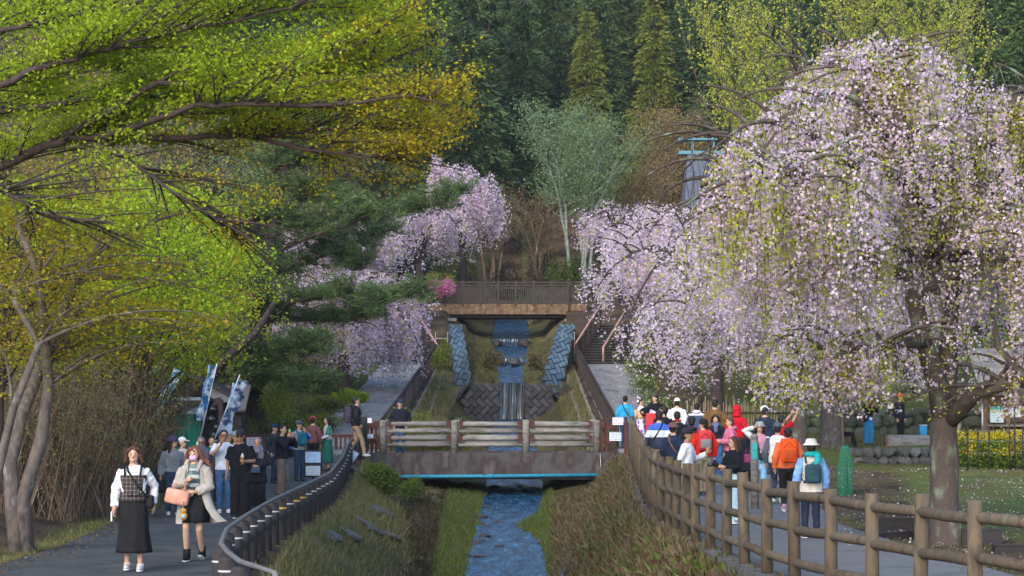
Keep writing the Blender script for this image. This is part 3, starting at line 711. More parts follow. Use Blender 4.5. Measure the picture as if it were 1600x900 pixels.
# ------------------------------------------------------------------ log benches, cartons, banners up there
def logbench(x0, x1, D, y0, y1, label):
    X0, X1 = PX(x0,D), PX(x1,D); z0, z1 = PZ(y1,D), PZ(y0,D); t = thing('log_bench', label, 'bench', ((X0+X1)/2, D, z0)); w_ = X1-X0; h = z1-z0
    part('half_log', Geo().tube([(-w_/2,0,h*.52), (-w_/2+.02,0,h*.52), (w_/2-.02,0,h*.52), (w_/2,0,h*.52)], [h*.46,h*.5,h*.5,h*.46], 14, ell=.9), mt['greylog'], t, True)
    part('base_plank', Geo().box(-w_/2+.02, w_/2-.02, -.25, .25, -.02, h*.12), mt['plank'], t)
    part('end_board', Geo().box(-w_/2-.06, -w_/2-.01, -.26, .26, 0, h*1.03), mt['plank'], t); return t
logbench(1385, 1460, 66.9, 680, 705, 'grey split log bench on the stone wall between woman and large cherry trunk')
logbench(1500, 1545, 68, 684, 700, 'shorter grey log bench right of the large cherry trunk')
logbench(1578, 1640, 68, 682, 697, 'grey log bench at the right edge below the notice boards')
t = thing('carton', 'bright blue carton standing behind the log bench', 'box', W(1442,684,68)); part('body', Geo().rbox((0,0,.2), (.24,.2,.42), .02), cloth('blue_carton', (.03,.3,.6), .5), t); part('lid', Geo().box(-.13,.13,-.11,.11,.41,.43), mt['white'], t)
def banner(label, p0, p1, wid, mat, D, pole=.018, side=-1):
    a, b = W(*p0, D), W(*p1, D); t = thing('banner', label, 'banner', a); d = (b-a)
    part('pole', Geo().tube([(0,0,0), tuple(d*1.04)], pole, 8), mt['white'], t, True)
    n = d.cross(Vector((0,1,0))).normalized()*side; g = Geo(); N = 14
    for i in range(N+1):
        f = .22 + .78*i/N; c = d*f; ww = wid*(1 - .25*math.sin(f*9)**2)
        for k in range(4): q = c + n*ww*k/3 + Vector((0, .07*math.sin(i*1.1+k*1.4), 0)); g.v.append(tuple(q))
    for i in range(N):
        for k in range(3): g.f.append((i*4+k, i*4+k+1, i*4+k+5, i*4+k+4))
    part('cloth', g, mat, t, True); return t
def bannermat(name, c1, c2, sc):
    return M(name, c1, .7, scale=sc, cols=[c1, c1, c2, c2], detail=2, coord='Object')
bm1 = bannermat('blue_banner', (.02,.13,.32), (.62,.7,.78), 4.5); bm2 = bannermat('navy_banner', (.03,.06,.16), (.5,.6,.72), 4); bm3 = bannermat('sky_banner', (.1,.4,.62), (.65,.72,.75), 4)
banner('blue and white banner leaning far left of the kiosk', (222,690), (286,582), .32, bm3, 60, side=1)
banner('slim blue banner leaning in front of the kiosk netting', (313,684), (338,572), .26, bm1, 58, side=1)
banner('navy and white banner leaning by the ice cream model', (328,705), (373,590), .34, bm2, 57, side=-1)
banner('pale blue banner on a steep pole right of the ice cream model', (352,690), (373,600), .2, bm3, 58.5, side=1)
banner('blue vertical banner standing beside the large cherry trunk', (1459,700), (1462,648), .3, bannermat('bluewhite', (.03,.25,.6), (.7,.75,.8), 7), 70, side=-1)

# ------------------------------------------------------------------ kiosk on the left
KD = 62; kx = PX(300,KD); k = thing('kiosk', 'open timber kiosk with gabled roof, green netting and round fans at the left', 'kiosk', (kx, KD, ground(kx,KD))); ko = k.location.copy()
zr_, ze = PZ(586,KD)-ko.z, PZ(618,KD)-ko.z
g = Geo()
hw = 1.0
for s_ in (-1, 1):
    q = Geo(); quadslab(q, (0,-1.2,zr_), (s_*(hw+.35),-1.2,ze-.1), (s_*(hw+.35),1.6,ze-.1), (0,1.6,zr_), .09 if s_ < 0 else -.09); part('roof', q, M('kiosk_roof', (.05,.04,.04), .9, scale=5, var=.4, bump=.4, bscale=20) if s_ < 0 else bpy.data.materials['kiosk_roof'], k)
for x in (-hw, hw):
    for y in (-.9, 1.3): part('post', Geo().box(x-.07,x+.07,y-.07,y+.07,0,ze-.12), mt['darkwood'], k)
part('beam', Geo().box(-hw,hw,-.96,-.84,ze-.3,ze-.15), mt['darkwood'], k); part('beam', Geo().tube([(-hw,-.9,ze-.6),(hw,-.9,ze-.1)], .05, 6), mt['darkwood'], k)
part('netting', Geo().rbox((-.05,-.75,PZ(672,KD)-ko.z), (.9,.05,1.4), .02), M('green_net', (.01,.14,.1), .8, scale=3, var=.45, stretch=(4,1,.4)), k)
part('white_sheet', Geo().rbox((-.05,-.78,PZ(634,KD)-ko.z), (.88,.05,.5), .02), M('blue_white_sheet', (.32,.42,.48), .6, scale=3, var=.3), k)
for i in range(8):
    x, y = (18,-30,24,2,22,30,26,30)[i], (626,640,640,652,655,668,680,690)[i]; part('fan', Geo().tube([(x/51.6+.3,-1.0,PZ(y,KD)-ko.z),(x/51.6+.3,-.95,PZ(y,KD)-ko.z)], [.13,.13], 14), mt['blackpipe'], k, True)
part('lantern', Geo().rings([(-.75,-1.0,ze-.75,.12,.12),(-.75,-1.0,ze-.45,.17,.17)], 12), cloth('lantern', (.2,.14,.1)), k, True)
part('back_wall', Geo().box(-hw,hw,1.2,1.28,0,ze-.2), mt['darkwood'], k)
part('signboard', Geo().box(-1.32,-1.12,-.9,-.86,PZ(664,KD)-ko.z,PZ(646,KD)-ko.z), PRINT('kiosk_sign', (.35,.5,.65), (.1,.2,.4), 4), k); part('round_sign', Geo().tube([(-1.2,-.92,PZ(674,KD)-ko.z),(-1.2,-.9,PZ(674,KD)-ko.z)], .11, 16), cloth('roundsign', (.4,.6,.6)), k)
# small shed roof behind it
sx = PX(352,68); s_ = thing('shed', 'small wooden shed with grey board roof right of the kiosk', 'shed', (sx,68,ground(sx,68))); so_ = s_.location.copy(); z0 = PZ(640,68)-so_.z; z1 = PZ(610,68)-so_.z
q = Geo(); quadslab(q, (-.75,-.7,z0), (.75,-.7,z0), (.75,.8,z1+.2), (-.75,.8,z1+.2), .08); part('roof', q, mt['greylog'], s_)
for i in range(11): part('wall_board', Geo().box(-.6+i*.109,-.6+(i+1)*.109-.008,-.45-.008*(i%2),-.4,0,z0+.2), mt['darkwood'], s_)
part('wall', Geo().box(-.6,.6,-.39,.5,0,z0+.15), mt['darkwood'], s_)
# giant soft serve model
t = thing('ice_cream_model', 'giant white soft-serve cone display standing by the kiosk', 'display', W(352,712,58)); g = Geo(); zt = 57/3200*58
part('cone', Geo().tube([(0,0,.05),(0,0,.62)], [.09,.2], 16), M('waffle', (.5,.27,.14), .7, scale=12, var=.3), t, True)
part('cream', Geo().rings([(0,0,.6,.2,.2),(0,0,.66,.23,.23),(0,0,.72,.19,.19),(0,0,.78,.2,.2),(0,0,.84,.15,.15),(0,0,.9,.15,.15),(0,0,.96,.1,.1),(.01,0,1.02,.09,.09),(.02,0,1.1,.04,.04),(.03,0,1.16,.01,.01)], 18), mt['white'], t, True)

# ------------------------------------------------------------------ notice hut at the right edge
HD = 71; hx = PX(1595,HD); h_ = thing('notice_hut', 'dark log hut with grey shingle roof and two framed notices', 'hut', (hx,HD,ground(hx,HD))); ho = h_.location.copy(); Zh = lambda y: PZ(y,HD)-ho.z; Xh = lambda x: PX(x,HD)-ho.x
for i in range(7): yb = 700 - i*7; part('wall_log', Geo().tube([(Xh(1536),.1,Zh(yb)),(Xh(1700),.1,Zh(yb))], .09, 8), mt['darkwood'], h_, True)
part('board_back', Geo().box(Xh(1540),Xh(1700),.06,.2,Zh(664),Zh(618)), mt['plank'], h_)
for x in (1540, 1575, 1612): part('frame_post', Geo().box(Xh(x)-.07,Xh(x)+.07,-.02,.24,Zh(705),Zh(612)), mt['plank'], h_)
part('ledge', Geo().box(Xh(1542),Xh(1700),-.16,.1,Zh(666.5),Zh(663.5)), mt['greylog'], h_); part('lintel', Geo().box(Xh(1536),Xh(1700),-.06,.2,Zh(632),Zh(625)), mt['plank'], h_)
n1 = part('notice', Geo().box(Xh(1547),Xh(1568),-.02,.04,Zh(660),Zh(635)), PRINT('notice_print', (.6,.7,.72), (.1,.2,.25), 9, .52), h_); part('notice_header', Geo().box(Xh(1547),Xh(1568),-.026,-.01,Zh(640),Zh(635)), cloth('greenhead', (.05,.32,.28), .5), n1)
part('notice', Geo().box(Xh(1577),Xh(1594),-.02,.04,Zh(652),Zh(637)), PRINT('notice_print2', (.5,.56,.62), (.15,.2,.3), 7, .52), h_)
for r_i in range(7):
    f = r_i/7; q = Geo(); quadslab(q, (Xh(1525),-.7+f*2,Zh(615)+f*1.6), (Xh(1720),-.7+f*2,Zh(615)+f*1.6), (Xh(1720),-.38+f*2,Zh(615)+f*1.6+.24), (Xh(1525),-.38+f*2,Zh(615)+f*1.6+.24), .04); part('shingle_row', q, mt['greylog'], h_)
part('downpipe', Geo().tube([(Xh(1534),-.1,Zh(700)),(Xh(1534),-.1,Zh(620))], .05, 8), mt['steel'], h_, True)
# tall thatched house up the slope
TD = 104; tx = PX(1105,TD); h_ = thing('thatched_house', 'steep thatched roof with pale blue ridge frame behind the blossom', 'house', (tx,TD,ground(tx,TD))); ho = h_.location.copy(); Zt = lambda y: PZ(y,TD)-ho.z; Xt = lambda x: PX(x,TD)-ho.x
q = Geo(); x0, x1 = Xt(1068), Xt(1200); q.add([(x0+.2,0,Zt(238)),(x1,0,Zt(238)),(x1+.6,-2.6,Zt(420)),(x0-.3,-2.6,Zt(420)),(x0+.2,.5,Zt(238)),(x1,.5,Zt(238)),(x1+.6,3,Zt(420)),(x0-.3,3,Zt(420))], [(0,3,2,1),(4,5,6,7),(0,4,7,3),(1,2,6,5),(0,1,5,4),(3,7,6,2)]); part('roof', q, M('thatch', (.07,.085,.12), .9, scale=3, bump=.8, bscale=12, cols=[(.045,.055,.08),(.11,.13,.18),(.07,.085,.12)], stretch=(1,1,5)), h_)
for y0_, y1_ in ((216,219),(236,241)): part('ridge_beam', Geo().box(Xt(1060),Xt(1200),-.1,.6,Zt(y1_),Zt(y0_)), cloth('ridge_blue', (.1,.22,.28), .5), h_)
for x in (1082, 1115, 1150): part('ridge_post', Geo().box(Xt(x)-.05,Xt(x)+.05,0,.4,Zt(240),Zt(214)), cloth('ridge_blue', (.1,.22,.28), .5), h_)
part('walls', Geo().box(x0+.4,x1-.2,-1.4,2,-.5,Zt(418)), mt['darkwood'], h_)

# ------------------------------------------------------------------ things on the right lawn
def X0(x, D, z=None): return Vector((PX(x,D), D, ground(PX(x,D), D) if z is None else z))
L0 = X0(1321, 46); t = thing('tree_guard', 'green mesh tube guarding a staked sapling on the lawn', 'tree guard', L0)
nm, ntree, npb = base_mat('mesh_green'); npb.inputs['Base Color'].default_value = (.01,.3,.18,1); npb.inputs['Roughness'].default_value = .6; npb.inputs['Alpha'].default_value = .2
g = Geo()
for i in range(9):
    zz = 1.12*i/8; rr = .04 + .125*math.sin(math.pi*(.2+.78*i/8))**.6
    for kk in range(14): an_ = 6.283*kk/14; g.v.append((rr*1.08*math.cos(an_), rr*math.sin(an_), zz))
for i in range(8):
    for kk in range(14): g.f.append((i*14+kk, i*14+(kk+1)%14, (i+1)*14+(kk+1)%14, (i+1)*14+kk))
part('mesh_tube', g, nm, t, True); part('stake', Geo().tube([(0,.0,-.1),(-.05,.0,1.2),(-.09,0,2.4)], [.022,.02,.015], 7), mt['twig'], t, True); part('sapling', Geo().tube([(.05,.02,-.1),(.03,.0,.7),(.08,0,1.3)], [.018,.015,.006], 6), mt['bark'], t, True)
nw = Geo()
for i in range(15):
    f_ = i/14*8; i_ = min(7, int(f_)); rr = (lambda q: .04 + .125*math.sin(math.pi*(.2+.78*q/8))**.6)(f_); nw.tube([(rr*1.08*math.cos(q), rr*math.sin(q), 1.12*i/14) for q in np.linspace(0,6.283,15)], .0045, 3, cap=False)
for kk in range(14): nw.tube([(g.v[i*14+kk][0], g.v[i*14+kk][1], g.v[i*14+kk][2]) for i in range(9)], .0045, 3, cap=False)
part('net_wire', nw, cloth('net_green', (.01,.2,.11)), t)
for i in range(0): part('wire_ring', Geo().tube([(.19*math.cos(q), .18*math.sin(q), .1+.24*i) for q in np.linspace(0,6.283,15)], .006, 4), mt['bollard'], t)
for x, D, sz, lab in ((1402, 36, (.62,.5,.22), 'black plastic planter box left of the large trunk on the lawn'), (1462, 33.6, (.8,.5,.16), 'long flat dark tray just left of the large trunk'), (1533, 32.4, (.62,.45,.24), 'black plastic planter box right of the large trunk'), (1590, 30.5, (.7,.4,.12), 'low dark tray at the far right of the lawn'), (1410, 34.0, (.7,.5,.1), 'flat dark frame lying before the left planter box')):
    L0 = X0(x, D); t = thing('planter', lab, 'planter', L0, U(-.15,.15)); m_ = M('black_plastic', (.018,.014,.018), .4, var=.3) if 'black_plastic' not in bpy.data.materials else bpy.data.materials['black_plastic']
    a_, b_, c_ = sz[0]/2, sz[1]/2, sz[2]
    part('tray', Geo().box(-a_,a_,-b_,-b_+.03,0,c_).box(-a_,a_,b_-.03,b_,0,c_).box(-a_,-a_+.03,-b_+.031,b_-.031,0,c_).box(a_-.03,a_,-b_+.031,b_-.031,0,c_).box(-a_+.031,a_-.031,-b_+.031,b_-.031,.0,.02), m_, t)
    part('rim', Geo().box(-a_-.02,a_+.02,-b_-.02,-b_+.035,c_+.002,c_+.03), m_, t)
# rapeseed bed with stakes and wires
L_RAPE = None
random.seed(12)
for i, x in enumerate((1512, 1528, 1545, 1578, 1586, 1598, 1474)):
    D = 60 if i < 6 else 62; L0 = X0(x, D); t = thing('garden_stake', 'thin dark stake %s of the yellow rapeseed bed' % ('at the left end', 'second from the left', 'third from the left', 'left of the close pair', 'right of the close pair', 'at the right end', 'standing apart, left')[i], 'stake', L0, 0, 'stakes round the rapeseed bed')
    hh = (1.3,1.25,1.3,1.35,2.2,1.3,1.5)[i]; part('pole', Geo().tube([(0,0,-.1),(U(-.02,.02),0,hh)], .025, 6), mt['darkrail'], t, True)
    for kk in range(4): part('clip', Geo().rbox((0,-.03,.3+.26*kk), (.06,.05,.05), .01, 1), mt['darkrail'], t)
t = thing('wire_fence', 'thin wires strung between the rapeseed stakes', 'fence', X0(1512,60)); o_ = t.location.copy()
for hh in (.5, .85, 1.15): part('wire', Geo().tube([tuple(X0(x,60)-o_+Vector((0,-.03,hh))) for x in (1512,1528,1545,1578,1598)], .006, 4), mt['steel'], t)
# post with a teal plate behind the log fence
L0 = X0(1180, 41.5); t = thing('marker_post', 'grey wooden post with a rounded teal plate behind the log fence', 'post', L0); part('post', Geo().tube([(0,0,-.1),(-.02,0,1.5),(-.02,0,1.55)], [.085,.08,.05], 12), mt['greylog'], t, True)
part('plate', Geo().rbox((-.02,-.09,1.2), (.11,.02,.34), .009, 2), cloth('teal_plate', (.04,.4,.42), .4), t)
# red panel among the crowd
L0 = X0(1017, 53); t = thing('panel', 'standing red advertising panel at the left of the crowd', 'sign', L0); part('board', Geo().rbox((.0,0,1.18), (.27,.04,.86), .012), M('red_panel', (.5,.02,.03), .5, scale=2.5, cols=[(.45,.015,.025),(.5,.02,.03),(.48,.06,.05)]), t); 
for q in (-.11,.11): part('leg', Geo().box(q-.02,q+.02,-.02,.02,0,.745), mt['steel'], t)
# signs at the bridge ends and on the bollard fence
def plate(label, x0, x1, y0, y1, D, mat, tilt=0, frame=None, legs=None, name='sign', rows=None):
    c = W((x0+x1)/2, (y0+y1)/2, D); w_ = (x1-x0)/F*D; hgt = (y1-y0)/F*D; t = thing(name, label, 'sign', (c.x, c.y, c.z)); rm = Matrix.Rotation(R(tilt), 3, 'Y')
    if frame: part('backboard', Geo().rbox((0,.03,0), (w_+.09,.03,hgt+.09), .008, 1, rm), frame, t)
    part('sheet', Geo().rbox((0,0,0), (w_,.02,hgt), .004, 1, rm), mat, t)
    if legs: part('post', Geo().box(-.03,.03,.05,.1,-legs,0), mt['bollard'] if legs < 2 else mt['redsteel'], t)
    return t
white_p = lambda n, r_=4, a_=.5: PRINT(n, (.62,.68,.74), (.12,.2,.35), r_, a_)
tq = plate('white and blue notice in dark frame on the bollard fence, upper of two sheets', 477, 501, 706, 723, 50.5, cloth('blue_notice', (.35,.5,.75), .5), 0, mt['bollard'], .9)
tq2 = part('lower_sheet', Geo().rbox((0,.0,-.33), (.36,.02,.24), .004, 1), white_p('lower_sheet_print', 5), tq); part('backboard', Geo().rbox((0,.03,-.33), (.45,.03,.33), .008, 1), mt['bollard'], tq)
plate('tilted pale blue notice on brown board by the bridge end', 540, 557, 703, 721, 59, PRINT('tilt_print', (.4,.58,.72), (.1,.2,.3), 6, .46), 33, mt['darkwood'], .6)
plate('upper white sign with red print at the left bridge end', 568, 581, 653, 666, 62.4, PRINT('wr1', (.72,.74,.78), (.5,.06,.1), 3, .45), 0, None, .9)
plate('lower pale blue sign at the left bridge end', 567, 583, 678, 685, 61.9, white_p('wr2', 3), 0, None, None)
plate('upper white sign with pink stripe at the right bridge end', 957, 974, 652, 664, 61.8, PRINT('wr3', (.66,.7,.76), (.5,.15,.3), 3, .48), 0, None, .8)
plate('lower pale blue sign at the right bridge end', 952, 971, 675, 689, 61.7, white_p('wr4', 4), 0, None, .5)
plate('framed white notice on the plaza balustrade behind the woman in black', 385, 408, 683, 699, 65.8, PRINT('wr5', (.62,.68,.72), (.4,.1,.15), 5, .5), 0, mt['redsteel'], None)
plate('pale notice at the left end of the plaza balustrade near the snack eater', 418, 426, 684, 694, 65.8, white_p('wr6', 3), 0, None, None)
L0 = X0(978, 61.4, .72); t = thing('marker_post', 'slim red-brown post where the log fence meets the footbridge', 'post', L0); part('post', Geo().box(-.05,.05,-.05,.05,0,1.15), mt['redsteel'], t); part('cap', Geo().box(-.065,.065,-.065,.065,1.151,1.18), mt['redsteel'], t)
# green net frames beside the stairs
for x, D, lab in ((690, 94.5, 'small green net frame beside the left stairs'), (888, 94.5, 'small green net frame beside the right stairs')):
    L0 = Vector((PX(x,D), D, PZ(566,D))); t = thing('net_frame', lab, 'frame', L0)
    part('net', Geo().rbox((0,0,.35), (.5,.04,.6), .01), bpy.data.materials['green_net'], t)
    for q in (-.28, .28): part('post', Geo().tube([(q,0,-.2),(q,0,1.4)], .02, 6), mt['steel'], t)
    part('rail', Geo().tube([(-.28,0,1.1),(.28,0,1.1)], .02, 6), mt['steel'], t)
# big dark stones showing on the left bank
random.seed(44)
for i, (x, y, D, s_) in enumerate(((560,760,57,.42),(545,745,59,.4),(585,810,50,.5),(570,850,45,.52),(540,880,41,.42),(600,860,46,.4),(505,890,38,.35),(520,800,50,.35))):
    o = link('bank_boulder', rockw[i % 4], None, W(x, y, D)); o.location.z = ground(o.location.x, D) - .02; o.scale = (s_*1.1, s_*1.3, s_*.3); o.rotation_euler = (U(-.2,.2), U(.35,.6), U(-.5,.5))
    tag(o, 'dark purple-grey boulder %s' % ('high on the bank below the tilted sign', 'at the top of the bank beside the last bollards', 'halfway down the left bank', 'low on the left bank among dry grass', 'at the bottom edge of the left bank', 'nearest the pale coping ridge', 'furthest left at the foot of the bollards', 'in dry grass under the middle bollards')[i], 'boulder', 'boulders of the left bank')
# ------------------------------------------------------------------ vegetation helpers
def leaves_obj(name, P, L, mat, parent, asp=.5, dirs=None, dirw=1.0, fold=.15, seed=1, flat=0.0, rnd=None):
    """one kite-shaped face per leaf; P (n,3) base points, L lengths, dirs preferred direction"""
    r = np.random.default_rng(seed); n = len(P); P = np.asarray(P, dtype=np.float64)
    L = np.broadcast_to(np.asarray(L, dtype=np.float64), (n,)) * r.uniform(.7, 1.25, n)
    u = r.normal(size=(n, 3)); u /= np.linalg.norm(u, axis=1)[:, None]
    if dirs is not None: u = u + np.asarray(dirs) * dirw
    if flat: u[:, 2] *= (1 - flat)
    u /= np.linalg.norm(u, axis=1)[:, None] + 1e-9
    q = r.normal(size=(n, 3))
    if flat: q[:, 2] *= (1 - flat)
    v = np.cross(u, np.cross(q, u)) if flat else np.cross(u, q)
    v /= np.linalg.norm(v, axis=1)[:, None] + 1e-9
    nn = np.cross(u, v)
    Lc = L[:, None]
    A = P; B = P + u*Lc*.5 + v*Lc*asp*.5 + nn*Lc*fold; D = P + u*Lc*.5 - v*Lc*asp*.5 + nn*Lc*fold; Cc = P + u*Lc
    V = np.stack([A, B, Cc, D], axis=1).reshape(-1, 3)
    me = bpy.data.meshes.new(name)
    me.vertices.add(n*4); me.loops.add(n*4); me.polygons.add(n)
    me.vertices.foreach_set('co', V.astype(np.float32).ravel())
    me.loops.foreach_set('vertex_index', np.arange(n*4, dtype=np.int32))
    me.polygons.foreach_set('loop_start', np.arange(0, n*4, 4, dtype=np.int32))
    try: me.polygons.foreach_set('loop_total', np.full(n, 4, dtype=np.int32))
    except Exception: pass
    me.update(calc_edges=True)
    rv = r.uniform(0, 1, n) if rnd is None else rnd
    at = me.attributes.new('rnd', 'FLOAT', 'POINT'); at.data.foreach_set('value', np.repeat(rv, 4).astype(np.float32))
    me.materials.append(mat)
    return link(name, me, parent)

def bez(p0, p1, p2, n=8):
    p0, p1, p2 = Vector(p0), Vector(p1), Vector(p2)
    return [p0*(1-t)**2 + p1*(2*t*(1-t)) + p2*t*t for t in [i/n for i in range(n+1)]]
def wob(pts, k):
    return [p + Vector((U(-k,k), U(-k,k), U(-k,k))) if 0 < i else p for i, p in enumerate(pts)]
def taper(a, b, n): return [a + (b-a)*i/(n-1) for i in range(n)]

L_CON = LEAF('conifer_needles', [(.03,.06,.032),(.05,.092,.042),(.07,.12,.045),(.1,.15,.052)], .2, tint=[(.6,.75,.8),(1.2,1.15,.85),(.8,.95,.9),(1.05,1.0,.8)])
L_CED = LEAF('cedar_needles', [(.09,.13,.02),(.15,.19,.027),(.2,.21,.035)], .2)
L_PINE = LEAF('pine_needles', [(.045,.085,.03),(.075,.125,.04),(.11,.16,.05)], .15)
L_MAPLE = LEAF('young_maple_leaves', [(.27,.26,.012),(.36,.37,.015),(.44,.44,.02),(.4,.28,.02)], .5)
L_BRONZE = LEAF('bronze_maple_leaves', [(.32,.2,.017),(.41,.28,.02),(.41,.34,.016),(.46,.42,.022)], .5)
L_BRIGHT = LEAF('bright_green_leaves', [(.22,.31,.012),(.32,.42,.018),(.41,.5,.028)], .5)
L_LIMEY = LEAF('lime_tree_leaves', [(.24,.38,.012),(.35,.5,.018),(.44,.58,.03)], .5)
L_OLIVE = LEAF('olive_leaves', [(.2,.2,.035),(.28,.28,.05),(.3,.23,.07),(.25,.34,.05)], .45)
L_PALE = LEAF('pale_young_leaves', [(.13,.2,.09),(.2,.3,.14),(.27,.37,.18)], .4)
L_GINK = LEAF('ginkgo_buds', [(.34,.4,.03),(.45,.5,.05),(.52,.54,.09)], .45)
L_BROWN = LEAF('russet_buds', [(.22,.15,.08),(.3,.21,.1),(.32,.26,.1)], .3)
L_PINK = LEAF('cherry_blossom', [(.72,.54,.7),(.82,.66,.8),(.87,.74,.84),(.9,.82,.88)], .55)
L_PINKW = LEAF('near_cherry_blossom', [(.6,.43,.6),(.73,.56,.72),(.82,.69,.79),(.88,.8,.84)], .55)
L_CLEAF = LEAF('cherry_leaves', [(.34,.42,.03),(.45,.5,.04),(.56,.52,.06)], .5)

def tree_thing(name, label, loc, group=None): return thing(name, label, 'tree', loc, 0, group)

# ------------------------------------------------------------------ weeping cherries
def cherry(loc, H, Rr, label, seed, nl=9, nsec=9, nstr=9, fs=.09, spacing=.07, leaf=.1, trunk_r=.25, th=.35, bot=.18, lean=(0,0), fmat=None, bark=None, group=None, squash=1.0, extra=None, asym=None, limbs=None, strands_twig=False, gap=0.0, jit=1.0, slen=(.07,.3), endz=(.5,.72), filt=None):
    random.seed(seed); r = np.random.default_rng(seed)
    t = tree_thing('weeping_cherry', label, loc, group)
    g = Geo(); top = Vector((lean[0], lean[1], H*th))
    tp = [Vector((0,0,-.3)), Vector((0,0,.05)), Vector((lean[0]*.2, lean[1]*.2, H*th*.3)), Vector((lean[0]*.4+.05, lean[1]*.4, H*th*.65)), top]
    g.tube(tp, [trunk_r*1.5, trunk_r*1.15, trunk_r*.95, trunk_r*.85, trunk_r*.75], 12)
    fl = []; lv = []
    LB = limbs or []
    if not limbs:
        for i in range(nl):
            an = 2*math.pi*(i + U(-.3,.3))/nl; rr = Rr*U(.7, 1.02); z0 = top.z*U(.8, 1.0)
            if asym: rr *= 1 + asym[1]*math.cos(an - asym[0])
            hi = H*U(.82, 1.0)
            c1 = Vector((math.cos(an)*rr*.35, math.sin(an)*rr*.35*squash, hi*1.12)); e = Vector((math.cos(an)*rr, math.sin(an)*rr*squash, H*U(*endz)))
            LB.append(bez(Vector((top.x*z0/top.z, top.y*z0/top.z, z0)), c1, e, 12))
    for lb_ in LB:
        lb_ = wob([Vector(p) for p in lb_], .03*Rr*.5); n = len(lb_)
        g.tube(lb_, taper(trunk_r*.5, .02, n), 7)
        for k in range(nsec):
            ti = U(.25, 1.0)*(n-1); i0 = min(n-2, int(ti)); p = lb_[i0].lerp(lb_[i0+1], ti-i0)
            a = U(0, 2*math.pi); l = Rr*U(.12, .34); q = p + Vector((math.cos(a)*l, math.sin(a)*l*squash, U(-.16, .16)*H*.5))
            m_ = (p+q)/2 + Vector((0,0,l*.25)); sb = bez(p, m_, q, 6)
            g.tube(sb, taper(.03 + trunk_r*.06, .012, 7), 4, cap=False)
            for s_ in range(nstr):
                tt = U(.1, 1)*6; j = min(5, int(tt)); b = sb[j].lerp(sb[j+1], tt-j)
                Ls = U(*slen)*H*(.5 + .5*random.random()) * (1.5 if random.random() < .15 else 1); zb = max(bot*H + U(-.06,.06)*H, b.z - Ls)
                Ls = b.z - zb
                if Ls < .15: Ls = .15
                ax, ay = U(-.5,.5)*min(1, Ls*.6), U(-.5,.5)*min(1, Ls*.6)
                nf = max(3, int(Ls/spacing)); tk = r.uniform(0, 1, nf)
                arch = np.sqrt(tk)
                pts = np.stack([b.x + ax*arch + r.normal(0, fs*.9*jit, nf), b.y + ay*arch + r.normal(0, fs*.9*jit, nf), b.z + .06 - Ls*tk], axis=1)
                if filt is not None: pts = pts[filt(pts + np.array(loc), r)]
                if len(pts) < 2: continue
                if gap:
                    # bunches: keep flowers near a few bunch centres along the strand
                    ph = r.uniform(0, 1); keep = np.abs(((tk*Ls/.2 + ph) % 1) - .5) > gap*.5
                    pts = pts[keep] if filt is None else pts[r.uniform(0,1,len(pts)) > gap*.5]
                if random.random() < leaf * 1.6: lv.append(pts[:len(pts)//2])
                else: fl.append(pts)
                if leaf and random.random() < .6: lv.append(pts[::9])
                if strands_twig and random.random() < .22: g.tube([b, b + Vector((ax*.6, ay*.6, -Ls*.4)), b + Vector((ax, ay, -Ls))], [.009, .007, .004], 3, cap=False)
    if extra: extra(g, fl, lv, r)
    part('trunk', g, bark or mt['bark'], t, True)
    fl = np.concatenate(fl); o = leaves_obj('blossom', fl, fs, fmat or L_PINK, t, asp=.95, seed=seed, fold=.2)
    if lv:
        lv = np.concatenate(lv); leaves_obj('leaf_sprays', lv, fs*1.15, L_CLEAF, t, asp=.45, dirs=(0,0,-.4), seed=seed+1)
    return t, len(fl)

